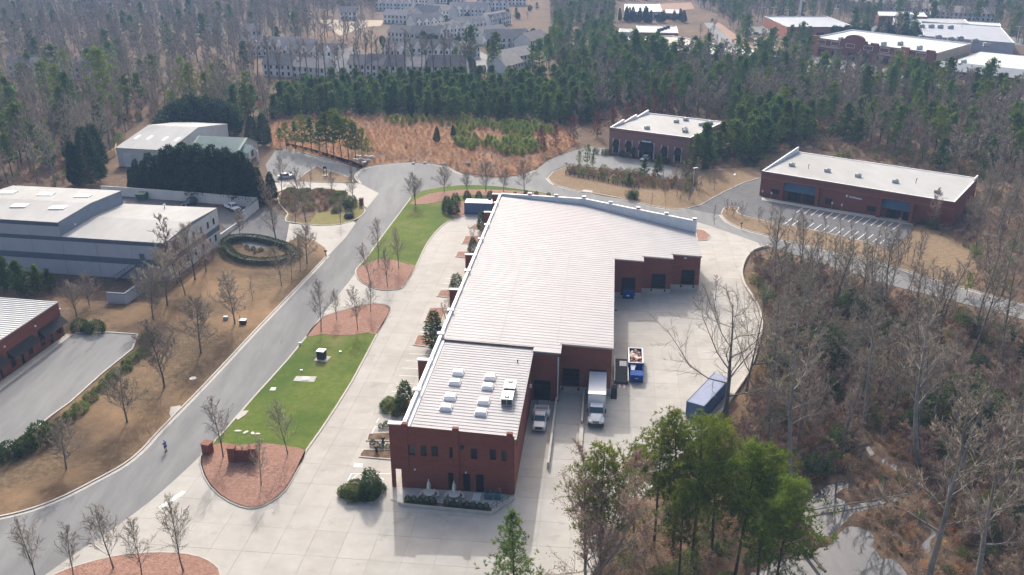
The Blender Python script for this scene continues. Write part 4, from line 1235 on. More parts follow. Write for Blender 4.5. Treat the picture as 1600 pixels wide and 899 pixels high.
tag(bpy.data.objects['fence_panel'], 'tan board fence at the corner of the white roofed metal building', 'fence')

# pinkish brick building, top centre
h6 = 8.0
C6 = [V2(29.6, 273.0), V2(51.6, 259.4), V2(66.0, 281.2), V2(44.0, 294.8)]
t = wthing('brick_office', 'square pinkish brick office with white flat roof and dark awnings', 'building', C6[0])
sc = 1600 / 220
o6 = px_openings([(a / sc + 930, b / sc + 170, c / sc + 930, d / sc + 170) for a, b, c, d in [(208, 352, 268, 500), (352, 370, 412, 497), (500, 390, 660, 560), (755, 430, 818, 580), (905, 450, 972, 600)]], C6[0], C6[1])
o6 = [(a, b, .15 if k == 2 else max(.3, za), zb) for k, (a, b, za, zb) in enumerate(o6)]
flat_block(t, C6, h6, M['brick_pink'], M['roof_membrane'], .25, M['cap_white'], openings=o6)
d6 = (C6[1] - C6[0]).normalized(); n6 = Vector((d6.y, -d6.x))
for k, o in enumerate(o6):
    fit(t, C6[0], C6[1], o, 'door' if k == 2 else 'window', M['frame'], M['glass'], .2, (4 if k == 2 else 2, 2), .08)
    for s in (o[0] - .3, o[1]):
        MB().prism([C6[0] + d6 * s, C6[0] + d6 * (s + .3), C6[0] + d6 * (s + .3) + n6 * .1, C6[0] + d6 * s + n6 * .1], .1, o[3] + .3).build('window_trim', M['wall_white'], t)
    zt = o[3] - .3; zl = zt - (o[3] - o[2]) * .42; a, b = C6[0] + d6 * (o[0] - .1), C6[0] + d6 * (o[1] + .1)
    mb = MB(); top = [(*a, zt), (*b, zt), (*(b + n6 * .9), zl), (*(a + n6 * .9), zl)]
    mb.face(list(reversed(top))); mb.face([top[0], top[3], (*a, zl)]); mb.face([top[1], (*b, zl), top[2]]); mb.face([(*a, zl), top[3], top[2], (*b, zl)]); mb.build('awning', M['awning_black'], t)
o = o6[2]
MB().prism([C6[0] + d6 * (o[0] + .6), C6[0] + d6 * (o[1] - .6), C6[0] + d6 * (o[1] - .6) + n6 * .15, C6[0] + d6 * (o[0] + .6) + n6 * .15], o[3] + .05, o[3] + 1.0).build('sign_board', M['awning_navy'], t)
mb = MB()
for i in range(7):
    s = o[0] + .8 + i * (o[1] - o[0] - 1.6) / 7
    mb.prism([C6[0] + d6 * s + n6 * .15, C6[0] + d6 * (s + .38) + n6 * .15, C6[0] + d6 * (s + .38) + n6 * .2, C6[0] + d6 * s + n6 * .2], o[3] + .3, o[3] + .3 + (.45, .3, .4, .3, .3, .3, .45)[i])
mb.build('sign_lettering', M['sign_white'], t)
MB().strip([C6[0], C6[1], C6[2], C6[3]], .3, 7.1, 7.35, True, side=.6).build('cornice', M['brick_band'], t)
for k, (f0, f1_) in enumerate(((0, .34), (.34, .67), (.67, 1))):
    a, b = C6[0].lerp(C6[3], f0), C6[0].lerp(C6[3], f1_)
    mb = MB(); mb.prism([a, b, b + d6 * .5, a + d6 * .5], h6, lambda x, y: 8.05 + ((Vector((x, y)) - a).length / (b - a).length) * .9); mb.build('stepped_parapet', M['cap_white'], t)
for k, (px, py, lb) in enumerate([(1011, 200, 'nearest the front edge'), (1057, 190, 'in the middle'), (1072, 187, 'at the back in the middle'), (1070, 202, 'the pair nearest the front, rear one'), (1071, 205, 'the pair nearest the front, front one'), (1096, 195, 'towards the far side'), (1110, 192, 'at the far back corner')]):
    hvac_unit(at(px, py, 8.1), 7.75, .8, 'small grey unit on the pinkish brick office roof, ' + lb, 'units on the brick office roof', -.55)

# long brick building on the right
C7 = [V2(64.4, 228.0), V2(64.4, 228.0) + V2(.807, -.591) * 46.3, None, None]
C7[2] = C7[1] + V2(.591, .807) * 25.5; C7[3] = C7[0] + V2(.591, .807) * 25.5
t = wthing('brick_shop', 'long red brick shop building with white flat roof and navy awnings behind the striped lot', 'building', C7[0])
sc = 1600 / 270
px7 = [(a / sc + 1180, b / sc + 230, c / sc + 1180, d / sc + 230) for a, b, c, d in
       [(298, 418, 425, 505), (437, 440, 556, 525), (1205, 580, 1345, 670), (145, 390, 222, 440), (645, 475, 712, 530), (1030, 545, 1116, 598), (1362, 600, 1440, 680)]]
o7 = px_openings(px7, C7[0], C7[1])
o7 = [(a, b, .18 if k in (0, 1, 2, 6) else max(za, .8), min(zb, 3.2)) for k, (a, b, za, zb) in enumerate(o7)]
flat_block(t, C7, 6.6, M['brick'], M['roof_membrane'], .15, M['cap_white'], openings=o7)
d7 = (C7[1] - C7[0]).normalized(); n7 = Vector((d7.y, -d7.x))
for k, o in enumerate(o7): fit(t, C7[0], C7[1], o, 'shopfront' if k in (0, 1, 2, 6) else 'window', M['frame'], M['glass'], .2, (4 if k in (0, 1, 2) else 2, 1), .08)
for z in (2.6, 4.7): MB().strip([C7[0], C7[1]], .1, z, z + .35, side=.7).build('brick_band', M['brick_band'], t) if z > 4 else None
MB().strip([C7[0], C7[1]], .12, 6.3, 6.62, side=.9).build('eave_trim', M['coping_brown'], t)
for xa, xb in ((1228, 1277), (1381, 1424)):
    ya = 285.5 if xa < 1300 else 312
    sa_, zt = on_wall(xa, ya, C7[0], C7[1]); sb_, _ = on_wall(xb, ya + (xb - xa) * .18, C7[0], C7[1])
    zt = 4.6; a, b = C7[0] + d7 * sa_, C7[0] + d7 * sb_
    mb = MB(); top = [(*a, zt), (*b, zt), (*(b + n7 * 1.5), 2.9), (*(a + n7 * 1.5), 2.9)]
    mb.face(list(reversed(top))); mb.face([top[0], top[3], (*a, 2.9)]); mb.face([top[1], (*b, 2.9), top[2]]); mb.face([(*a, 2.9), top[3], top[2], (*b, 2.9)]); mb.build('awning', M['awning_navy'], t)
    for s in (sa_ - .9, sb_ + .1):
        MB().prism([C7[0] + d7 * s, C7[0] + d7 * (s + .8), C7[0] + d7 * (s + .8) + n7 * 1.4, C7[0] + d7 * s + n7 * 1.4], 0, 4.7).build('brick_pier', M['brick'], t)
s0, z0 = on_wall(1320.5, 306.5, C7[0], C7[1]); s1, _ = on_wall(1347, 311.5, C7[0], C7[1])
mb = MB()
def ch(s, w, za, zb): mb.prism([C7[0] + d7 * s + n7 * .02, C7[0] + d7 * (s + w) + n7 * .02, C7[0] + d7 * (s + w) + n7 * .12, C7[0] + d7 * s + n7 * .12], za, zb)
q = [C7[0] + d7 * (s0 + .1) + n7 * .06, C7[0] + d7 * (s0 + .75) + n7 * .06]
mb.face([(*q[0], z0 + .3), (*q[0].lerp(q[1], .5), z0 - .4), (*q[1], z0 + .45)])
for i in range(10):
    s = s0 + 1.0 + i * (s1 - s0 - 1.0) / 10
    w, hh = (.42, .5) if i < 5 else (.3, .32)
    ch(s, .09, z0 - .25, z0 - .25 + hh); ch(s + w - .09, .09, z0 - .25, z0 - .25 + hh * (.7 if i % 2 else 1)); ch(s + .09, w - .18, z0 - .25 + hh * .5, z0 - .25 + hh * .5 + .09)
mb.build('sign_lettering', M['sign_white'], t)
mb = MB(); a, b = C7[0], C7[3]; mb.prism([a, b, b + d7 * .4, a + d7 * .4], 6.6, lambda x, y: 6.65 + 1.3 * ((Vector((x, y)) - a).length / 25.5)); mb.build('side_parapet', M['metal_pale'], t)
mb = MB(); a, b = C7[1].lerp(C7[2], .85), C7[2]; mb.prism([a, b, b - d7 * .3, a - d7 * .3], 6.6, 7.3); mb.build('side_parapet', M['cap_white'], t)
for k, (px, py, lb) in enumerate([(1237.5, 257, 'at the end by the tall parapet'), (1293, 266, 'second from the tall parapet'), (1341, 274, 'third from the tall parapet'), (1399.5, 283, 'fourth from the tall parapet'), (1465, 299, 'at the bare tree end')]):
    hvac_unit(at(px, py, 6.9), 6.42, .75, 'small dark unit on the long brick shop roof, ' + lb, 'units on the long brick shop roof', -.63)
for k, (px, py) in enumerate([(1263, 263.5), (1431, 286)]):
    p = at(px, py, 6.6)
    tag(MB().tube((0, 0, 0), (0, 0, 1.3), .07, n=6).tube((0, 0, 1.1), (.35, 0, 1.3), .06, n=6).build('roof_vent', M['dark_grey'], None, loc=(p.x, p.y, 6.42)), 'thin dark vent pipe on the long brick shop roof, ' + ('near its tall parapet' if k == 0 else 'near its bare-tree end'), 'vent pipe')
for k, px in enumerate((1190.5, 1204.5, 1299, 1314)):
    p = at(px, (308, 311, 327, 330)[k])
    g = thing('sign_post', 'small pale parking sign post before the long brick shop, ' + ('leftmost of four', 'second from the left of four', 'third from the left of four', 'rightmost of four')[k], 'sign', (p.x, p.y, .05), -.63, 'parking sign posts before the long brick shop')
    MB().tube((0, 0, 0), (0, 0, 1.7), .03, n=5).build('post', M['steel'], g)
    MB().box(-.17, -.02, 1.25, .17, .02, 1.8).build('sign_plate', M['paint_white'], g)


# ------------------------------------------------------------------ far buildings
def far_block(name, label, P, h, wall_m, roof_m, par=.4, par_m=None, win=0, win_m=None):
    """P: front left, front right, back right corner on the ground"""
    C = [P[0], P[1], P[2], P[0] + (P[2] - P[1])]
    t = wthing(name, label, 'building', C[0])
    L = (C[1] - C[0]).length
    op = [(L * (i + .2) / win, L * (i + .75) / win, .4, min(h * .55, 3.2)) for i in range(win)]
    flat_block(t, C, h, wall_m, roof_m, par, par_m, openings=op, depth=.6)
    for o in op: fit(t, C[0], C[1], o, 'shopfront', M['frame'], win_m or M['glass'], .4, (3, 1), .15)
    return t, C


P = [at(1268, 85).to_2d(), at(1459, 113).to_2d(), at(1513, 96).to_2d()]
hm = hgt(1459, 83, P[1])
t, C = far_block('brick_mall', 'red brick shopping building with white trim lines and round topped gable', P, hm, [M['brick'], M['wall_tan'], M['brick'], M['brick']], M['roof_grey'], .6, M['cap_white'], 7)
dm = (C[1] - C[0]).normalized(); nm = Vector((dm.y, -dm.x)); Lm = (C[1] - C[0]).length
for z in (hm * .52, hm * .58): MB().strip([C[0], C[1]], .15, z, z + .18, side=.9).build('trim_line', M['cap_white'], t)
MB().strip([C[1], C[2]], .15, hm * .55, hm * .6, side=.9).build('trim_line', M['wall_cream'], t)
for f in (.0, .25, .5, .74, .93):
    w = .035 if f not in (.25,) else .26
    a = C[0] + dm * (Lm * f); b = C[0] + dm * (Lm * (f + (.22 if f == .25 else .06)))
    MB().prism([a, b, b + nm * .9, a + nm * .9], 0 if f != .25 else hm * .5, hm + (.9 if f != .25 else 1.2)).build('brick_bay', M['brick_orange'] if f in (.0, .74) else M['brick'], t)
c = C[0] + dm * (Lm * .36)
mb = MB(); pts = [c - dm * 5.5] + [c + dm * (5.5 * math.cos(math.pi - math.pi * k / 10)) for k in range(1, 10)] + [c + dm * 5.5]
zz = [hm + 1.0 + 2.6 * math.sin(math.pi * k / 10) for k in range(11)]
for k in range(10):
    a, b = pts[k], pts[k + 1]
    mb.face([(*(a + nm * .92), hm), (*(b + nm * .92), hm), (*(b + nm * .92), zz[k + 1]), (*(a + nm * .92), zz[k])])
    mb.face([(*(a + nm * .92), zz[k]), (*(b + nm * .92), zz[k + 1]), (*(b - nm * 1), zz[k + 1]), (*(a - nm * 1), zz[k])])
mb.build('round_gable', M['brick'], t)
for f in (.05, .17, .3, .45, .58, .7, .86):
    a = C[0] + dm * (Lm * f) + nm * 1.0
    mb = MB(); w, hh = Lm * .075, hm * .24
    for (s0, s1, z0, z1) in ((0, w, 0, .15), (0, w, hh - .15, hh), (0, .15, 0, hh), (w - .15, w, 0, hh)):
        mb.prism([a + dm * s0, a + dm * s1, a + dm * s1 + nm * .08, a + dm * s0 + nm * .08], hm * .68 + z0, hm * .68 + z1)
    mb.build('trim_panel', M['cap_white'], t)
for k, (px, py) in enumerate([(1314, 62), (1331, 63), (1381, 69.5), (1407, 69), (1437, 75.5)]):
    hvac_unit(at(px, py, hm), hm - .6, 1.5, 'large unit on the red brick shopping roof, ' + ('nearest the round gable end', 'just behind the round gable', 'past the round gable', 'in the middle of the roof', 'nearest the tan side wall')[k], 'units on the shopping building roof', -.4)

t, C = far_block('grey_shop', 'long low shop with sloping grey metal roof beside the red shopping building', [at(1468, 118).to_2d(), at(1640, 138).to_2d(), at(1690, 112).to_2d()], 4.5, M['brick_band'], M['roof_grey'], .1)
d_ = (C[1] - C[0]).normalized(); n_ = Vector((d_.y, -d_.x))
mb = MB(); a, b = C[0] - d_ * .5, C[1]
mb.face([(*(a + n_ * 3), 3.0), (*(b + n_ * 3), 3.0), (*(b - n_ * 1), 6.3), (*(a - n_ * 1), 6.3)]); mb.face([(*(a - n_ * 1), 6.3), (*(b - n_ * 1), 6.3), (*(b - n_ * 1.3), 4.4), (*(a - n_ * 1.3), 4.4)])
mb.build('sloping_roof', M['roof_grey'], t)
for k, (px, py) in enumerate([(1506, 97), (1549, 101)]):
    hvac_unit(at(px, py, 5), 4.4, 1.3, 'unit on the sloping grey shop roof, ' + ('nearer the tan wall' if k == 0 else 'farther along the roof'), 'units on the grey shop roof', -.4)
FAR = [
    ('brick_store', 'brick store with blue-grey roof and pale roof edge in the far middle', [(993, 65), (1059, 66.5), (1056, 55)], 5.2, 'brick', 'roof_blue_grey', .3, 'cap_white', 0),
    ('white_annex', 'small white roofed annex beside the blue-grey roofed store', [(966, 61), (994, 62), (995, 56)], 4.0, 'wall_white', 'roof_membrane', .2, 'cap_white', 0),
    ('tan_roofed_block', 'flat tan roofed block with pale parapet among the pines', [(1030, 88), (1118, 84), (1050, 70)], 5.0, 'wall_white', 'roof_tan', .6, 'cap_white', 0),
    ('long_white_block', 'long low white roofed block behind the pine tops', [(1070, 98), (1250, 106), (1160, 89)], 4.5, 'wall_white', 'roof_grey', .3, 'cap_white', 0),
    ('far_grey_store', 'far pale grey store behind the dark conifer row', [(975, 30), (1034, 30), (1030, 17)], 5.0, 'wall_white', 'roof_grey', .3, 'cap_white', 4),
    ('far_brick_house', 'far dark roofed brick house right of the pale grey store', [(1036, 30), (1064, 31), (1066, 24)], 4.0, 'brick', 'roof_blue_grey', .1, 'brick', 2),
    ('orange_store', 'orange brick store with blue-grey roof left of the red shopping building', [(1228, 60), (1335, 60), (1290, 42)], 6.5, 'brick_orange', 'roof_blue_grey', .5, 'cap_white', 5),
    ('far_brick_store', 'far brown brick store with flat roof and a sign above the white block', [(1371, 42), (1446, 44), (1440, 36)], 7.0, 'brick', 'roof_grey', .4, 'cap_white', 3),
    ('white_roofed_store', 'bright white roofed store with tall white entrance tower', [(1395, 50), (1512, 53), (1505, 45)], 6.0, 'wall_white', 'roof_membrane', .3, 'cap_white', 5),
    ('blue_roofed_store', 'large store with wide blue-grey roof below the bright white roof', [(1440, 74), (1582, 86), (1560, 58)], 6.0, 'wh_wall', 'roof_blue_grey', .3, 'metal_pale', 0),
    ('far_long_block', 'far long grey roofed block right of the bright white store', [(1500, 49), (1562, 53), (1560, 48)], 4.5, 'brick_band', 'roof_grey', .2, 'cap_white', 3),
]
for nm_, lb, pp, h, wm_, rm_, par, pm_, wn in FAR:
    t, C = far_block(nm_, lb, [q for q in ats(pp)], h, M[wm_], M[rm_], par, M[pm_], wn)
    if nm_ == 'white_roofed_store':
        c = C[0].lerp(C[1], .12); MB().box(c.x - 4, c.y - 3, 0, c.x + 4, c.y + 3, 11).build('entrance_tower', M['cap_white'], t)
    if nm_ == 'brick_store':
        for f in (.55, .62, .7, .78):
            c = C[0].lerp(C[1], f).lerp(C[3].lerp(C[2], f), .25 + (f - .55) * 2)
            MB().box(c.x - 1, c.y - 1, 4.9, c.x + 1, c.y + 1, 6.3).build('roof_unit', M['dark_grey'], t)
for k, (px, py, rx) in enumerate([(1440, 43, 0), (1455, 43, 0), (1469, 43.5, 0), (1485, 44.5, 0), (1440, 60, 0), (1466, 60, 0), (1485, 63, 0), (1500, 62, 0), (1523, 66, 0), (1541, 72, 0)]):
    hvac_unit(at(px, py, 6.0), 5.65, 1.7, 'far rooftop unit on the %s store roof, %s' % ('bright white' if k < 4 else 'wide blue-grey', ('first', 'second', 'third', 'fourth', 'first', 'second', 'third', 'fourth', 'fifth', 'last')[k] + ' from the left'), 'far rooftop units', -.2)


# townhouses: one block of units each
def townhouse(px, py, yaw, units, label, depth=9.5, uw=5.7, h=5.4, rh=3.4, dormer=True):
    p = at(px, py)
    t = thing('townhouse_block', label, 'townhouse', (p.x, p.y, 0), yaw, 'townhouse blocks of the far estate')
    W = units * uw
    mb = MB()
    wall_mesh(mb, (-W / 2, -depth / 2), (W / 2, -depth / 2), 0, h); wall_mesh(mb, (W / 2, depth / 2), (-W / 2, depth / 2), 0, h)
    for sx in (-1, 1):
        a, b = Vector((sx * W / 2, -sx * -depth / 2 * -1)), Vector((sx * W / 2, sx * depth / 2))
        wall_mesh(mb, (sx * W / 2, -sx * depth / 2), (sx * W / 2, sx * depth / 2), 0, h)
        mb.face([(sx * W / 2, -sx * depth / 2, h), (sx * W / 2, sx * depth / 2, h), (sx * W / 2, 0, h + rh)])
    mb.build('wall', M['far_wall'], t)
    rf = two_slope(V2(-W / 2 - .3, -depth / 2 - .4), V2(W / 2 + .3, -depth / 2 - .4), V2(W / 2 + .3, depth / 2 + .4), V2(-W / 2 - .3, depth / 2 + .4), h - .1, h + rh + .15, 'roof', M['far_roof'], t)
    for i in range(units):
        x = -W / 2 + (i + .5) * uw
        if dormer:
            g = MB(); y0, y1, w = -depth / 2 - .6, -depth / 2 + 3.6, uw * .36
            g.face([(x - w, y0, 0), (x + w, y0, 0), (x + w, y0, h + .2), (x, y0, h + 2.4), (x - w, y0, h + .2)])
            for sx in (-1, 1): g.face([(x + sx * w, y0, 0), (x + sx * w, y0 + 1, 0), (x + sx * w, y1, h + .2), (x + sx * w, y0, h + .2)])
            g.build('front_gable', M['cap_white'], t)
            r2 = MB()
            for sx in (-1, 1): r2.face([(x + sx * (w + .2), y0 - .2, h + .1), (x, y0 - .2, h + 2.6), (x, y1 + 1.0, h + 2.6), (x + sx * (w + .2), y1, h + .1)])
            r2.build('gable_roof', M['far_roof'], t)
        for zz in (.6, 3.4):
            for sx in (-1, 1):
                MB().box(x + sx * 1.4 - .5, -depth / 2 - (.68 if dormer else .06), zz, x + sx * 1.4 + .5, -depth / 2 - (.6 if dormer else .0) + .02, zz + 1.6).build('window', M['glass'], t)
    return t


TH = [(405, 84, -.1, 3, 1), (432, 86, -.1, 4, 1), (470, 92, -.12, 3, 1), (505, 96, -.12, 4, 1), (541, 108, 1.2, 3, 0), (455, 118, -.1, 4, 0), (492, 122, -.1, 3, 0),
      (578, 118, -.05, 3, 0), (606, 119, -.12, 3, 0), (640, 120, -.03, 3, 0), (668, 119, -.1, 2, 0), (700, 121, -.2, 3, 0), (622, 94, -.2, 2, 1), (655, 90, -.2, 3, 1), (690, 93, -.3, 3, 1), (722, 92, .9, 3, 0),
      (638, 66, -.3, 4, 0), (668, 68, -.4, 3, 0), (700, 58, .6, 4, 1), (730, 50, .7, 4, 1), (665, 46, .7, 4, 1), (622, 36, -.4, 3, 0), (645, 34, -.5, 2, 0), (668, 32, -.3, 3, 0), (694, 28, -.5, 3, 0), (716, 24, -.1, 2, 0),
      (740, 26, -.2, 4, 1), (618, 16, -.3, 5, 1), (655, 10, -.3, 4, 1), (770, 15, -.3, 4, 1), (772, 40, .8, 5, 1), (765, 66, .9, 4, 0), (790, 74, .2, 4, 0), (800, 104, .9, 4, 0), (830, 76, 1.0, 4, 0),
      (800, 8, -.2, 4, 1), (700, 4, -.2, 5, 1), (790, 118, 1.0, 3, 0)]
def th_row(py): return 'rearmost' if py < 20 else 'rear' if py < 45 else 'middle' if py < 80 else 'front'


ORD = ['first', 'second', 'third', 'fourth', 'fifth', 'sixth', 'seventh', 'eighth', 'ninth', 'tenth', 'eleventh', 'twelfth', 'thirteenth', 'fourteenth', 'fifteenth', 'sixteenth', 'seventeenth', 'eighteenth', 'nineteenth']
for i, (px, py, yw, un, dr) in enumerate(TH):
    k = sorted(q[0] + q[1] * .001 for q in TH if th_row(q[1]) == th_row(py)).index(px + py * .001)
    townhouse(px, py, yw + random.uniform(-.3, .3), un, 'townhouse block %s, %s from the left in the %s row' % ('with white front gables' if dr else 'with plain brown roof', ORD[k], th_row(py)), dormer=bool(dr), rh=3.2 + (i % 3) * .5)
for i, (px, py, yw, un) in enumerate([(1345, 14, -.5, 6), (1372, 10, -.5, 6), (1398, 16, -.5, 6), (1418, 10, -.5, 6), (1440, 18, -.5, 5), (1488, 30, -.3, 5), (1515, 32, -.3, 5), (1335, 5, -.5, 5), (1390, 3, -.5, 6), (1425, 24, -.5, 4)]):
    t = townhouse(px, py, yw, un, 'hazy cream apartment block in the distance, %s' % ('topmost', 'upper', 'middle', 'lower', 'rightmost of the cluster', 'near the grey store', 'at the woods edge', 'leftmost', 'behind', 'lowest of the cluster')[i], dormer=False, depth=14)
    t['group'] = 'hazy apartment blocks'; t['category'] = 'apartments'
for i, (px, py, yw) in enumerate([(165, 22, .2), (320, 48, .3), (335, 62, .1), (40, 118, .2), (75, 122, -.1), (120, 122, .3), (545, 31, .1), (395, 62, .2)]):
    p = at(px, py)
    t = townhouse(px, py, yw, 2, 'lone pale house half hidden in the far bare woods, %s' % ('highest up', 'near the white sheds', 'below the white sheds', 'leftmost', 'second from the left', 'behind the two bright pines', 'beside the bare earth', 'by the townhouse row')[i], dormer=False)
    t['group'] = 'houses in the far woods'; t['category'] = 'house'; t.name = 'house'
# ------------------------------------------------------------------ vehicles (front towards -y)
def wheel(parent, x, y, r, w, rim=.6):
    tyre = MB().tube((x - w / 2, y, r), (x + w / 2, y, r), r, n=18).build('wheel', M['black'], parent)
    sx = 1 if x > 0 else -1
    MB().tube((x + sx * (w / 2 - .03), y, r), (x + sx * (w / 2 + .015), y, r), r * rim, n=14).build('rim', M['chrome'], tyre)


def loft(secs, mb=None, m=0):
    """skin over cross sections: lists of equal length of points"""
    mb = mb or MB()
    n = len(secs[0]); s = len(mb.v)
    for c in secs: mb.v += [tuple(p) for p in c]
    for k in range(len(secs) - 1):
        for i in range(n):
            j = (i + 1) % n
            mb.f.append((s + k * n + i, s + k * n + j, s + (k + 1) * n + j, s + (k + 1) * n + i)); mb.m.append(m)
    mb.f.append(tuple(s + n - 1 - i for i in range(n))); mb.m.append(m)
    e = s + (len(secs) - 1) * n
    mb.f.append(tuple(e + i for i in range(n))); mb.m.append(m)
    return mb


def sec(y, w, z0, z1, tw=None, r=.12):
    """rounded cross section at y: half width w at the belt, tw at the top"""
    tw = w if tw is None else tw
    return [(-w + r, y, z0), (w - r, y, z0), (w, y, z0 + r), (w, y, z0 + (z1 - z0) * .55), (tw, y, z1 - r), (tw - r, y, z1), (-tw + r, y, z1), (-tw, y, z1 - r), (-w, y, z0 + (z1 - z0) * .55), (-w, y, z0 + r)]


def box_truck(loc, rz, label):
    t = thing('box_truck', label, 'truck', loc, rz)
    MB().box(-.45, -2.2, .55, .45, 5.6, .85).build('chassis', M['dark_grey'], t)
    MB().box(-1.27, -.75, 1.05, 1.27, 6.2, 3.75).build('cargo_box', M['metal_white'], t)
    for x in (-1.27, 1.21): MB().box(x, -.77, 1.05, x + .06, -.70, 3.77).build('box_corner_post', M['metal_pale'], t)
    MB().box(-1.29, -.79, 3.68, 1.29, 6.22, 3.79).build('box_roof', M['truck_white'], t)
    for x in (-1.15, -.9, .8, 1.05): MB().box(x, -.80, 3.58, x + .12, -.77, 3.66).build('marker_lamp', M['cone_orange'], t)
    MB().box(-1.27, -.4, .7, 1.27, 5.9, 1.05).build('box_floor_rail', M['metal_pale'], t)
    loft([sec(-1.0, 1.03, .75, 2.55, .92), sec(-1.9, 1.05, .75, 2.52, .90), sec(-2.15, 1.05, .75, 2.4, .88)]).build('cab', M['truck_white'], t)
    loft([[(-.9, -2.16, 2.42), (.9, -2.16, 2.42), (1.0, -2.62, 1.72), (-1.0, -2.62, 1.72)], [(-.88, -2.12, 2.36), (.88, -2.12, 2.36), (.98, -2.5, 1.68), (-.98, -2.5, 1.68)]]).build('windscreen', M['windscreen'], t)
    for sx in (-1, 1): MB().prism([(sx * 1.035, -2.1), (sx * 1.035, -1.15), (sx * 1.055, -1.15), (sx * 1.055, -2.1)], 1.65, 2.25).build('side_window', M['windscreen'], t)
    loft([sec(-2.45, 1.0, .75, 1.72, .92), sec(-3.1, .98, .72, 1.6, .84, .15), sec(-3.75, .92, .7, 1.36, .72, .18), sec(-3.95, .84, .72, 1.2, .62, .18)]).build('bonnet', M['truck_white'], t)
    MB().box(-.45, -4.02, .82, .45, -3.9, 1.22).build('grille', M['chrome'], t)
    for i in range(4): MB().box(-.42, -4.04, .87 + i * .09, .42, -4.02, .91 + i * .09).build('grille_bar', M['dark_grey'], t)
    for sx in (-1, 1):
        MB().box(sx * .82 - .16, -3.98, .9, sx * .82 + .16, -3.8, 1.15).build('headlight', M['skylight'], t)
        MB().box(sx * 1.28 - .1, -2.35, 1.6, sx * 1.28 + .1, -2.2, 2.25).build('mirror', M['dark_grey'], t)
        loft([[(sx * .75, -3.85, .75), (sx * 1.12, -3.7, .75), (sx * 1.12, -3.7, 1.05), (sx * .75, -3.85, 1.1)], [(sx * .75, -3.3, .95), (sx * 1.18, -3.3, .95), (sx * 1.18, -3.3, 1.32), (sx * .75, -3.3, 1.4)],
              [(sx * .75, -2.6, .75), (sx * 1.1, -2.6, .75), (sx * 1.1, -2.6, 1.1), (sx * .75, -2.6, 1.2)]]).build('wing', M['truck_white'], t)
        wheel(t, sx * 1.0, -3.25, .5, .28)
        wheel(t, sx * .95, 3.7, .5, .5)
    MB().box(-1.12, -4.15, .48, 1.12, -3.95, .75).build('bumper', M['dark_grey'], t)
    MB().box(-1.2, 6.2, .6, 1.2, 6.3, .8).build('rear_bumper', M['dark_grey'], t)
    return t


p = uv(25.55, 21.2)
box_truck((p.x, p.y, .05), -AX, 'white box truck backed up to the loading dock')


def pickup(loc, rz, label, paint, bed='open', group=None, sc=1.0):
    t = thing('pickup_truck', label, 'pickup', loc, rz, group, sc)
    loft([sec(-1.35, .93, .5, 1.12, .86), sec(-2.4, .93, .48, 1.06, .82), sec(-2.72, .88, .5, .98, .78)]).build('bonnet', paint, t)
    loft([sec(-1.45, .94, .5, 1.15, .9), sec(-1.35, .95, .5, 1.16, .9), sec(.55, .95, .5, 1.16, .9)]).build('cab_body', paint, t)
    loft([[(-.88, -1.45, 1.14), (.88, -1.45, 1.14), (.88, .55, 1.14), (-.88, .55, 1.14)], [(-.72, -.75, 1.72), (.72, -.75, 1.72), (.74, .4, 1.72), (-.74, .4, 1.72)]]).build('cab_roof', paint, t)
    loft([[(-.82, -1.42, 1.18), (.82, -1.42, 1.18), (.7, -.82, 1.69), (-.7, -.82, 1.69)], [(-.82, -1.46, 1.2), (.82, -1.46, 1.2), (.7, -.86, 1.71), (-.7, -.86, 1.71)]]).build('windscreen', M['windscreen'], t)
    for sx in (-1, 1):
        f = MB(); f.face([(sx * .885, -1.25, 1.2), (sx * .89, .45, 1.2), (sx * .765, .35, 1.66), (sx * .75, -.75, 1.66)]); f.build('side_window', M['windscreen'], t)
        MB().box(sx * 1.05 - .1, -1.25, 1.1, sx * 1.05 + .1, -1.1, 1.32).build('mirror', M['dark_grey'], t)
        MB().box(sx * .7 - .17, -2.76, .72, sx * .7 + .17, -2.6, .92).build('headlight', M['skylight'], t)
        wheel(t, sx * .85, -1.95, .38, .26); wheel(t, sx * .85, 1.65, .38, .3 if bed == 'open' else .5)
        MB().box(sx * .85 - .1, 2.62, .75, sx * .85 + .08, 2.7, 1.05).build('tail_lamp', M['red_door'], t) if bed == 'open' else None
    MB().box(-.5, -2.78, .62, .5, -2.66, .92).build('grille', M['grille'], t)
    MB().box(-.95, -2.85, .42, .95, -2.66, .6).build('bumper', M['chrome'], t)
    if bed == 'open':
        MB().box(-.92, .6, .5, .92, 2.65, .72).build('bed_floor', M['black'], t)
        for sx in (-1, 1): MB().box(sx * .95 - .06, .6, .5, sx * .95 + .06, 2.65, 1.15).build('bed_side', paint, t)
        MB().box(-.9, 2.56, .55, .9, 2.66, 1.12).build('tailgate', paint, t); MB().box(-.9, .58, .72, .9, .66, 1.15).build('bed_front', paint, t)
    else:
        MB().box(-1.0, .7, .78, 1.0, 3.0, .88).build('bed_floor', M['trash_tan'], t)
        for sx in (-1, 1):
            MB().box(sx * 1.0 - .05, .75, .85, sx * 1.0 + .05, 2.95, 1.3).build('bed_side', paint, t)
            MB().box(sx * 1.1 - .14, .95, .45, sx * 1.1 + .14, 2.3, .95).build('tool_box', paint, t)
        MB().box(-1.0, .68, .85, 1.0, .78, 1.75).build('headboard', M['metal_pale'], t)
        MB().box(-1.0, 2.92, .85, 1.0, 3.0, 1.25).build('tailgate', paint, t)
        for x in (-.5, -.15, .15, .5): MB().box(x - .06, -.8, 1.72, x + .06, -.7, 1.78).build('roof_lamp', M['cone_orange'], t)
    return t


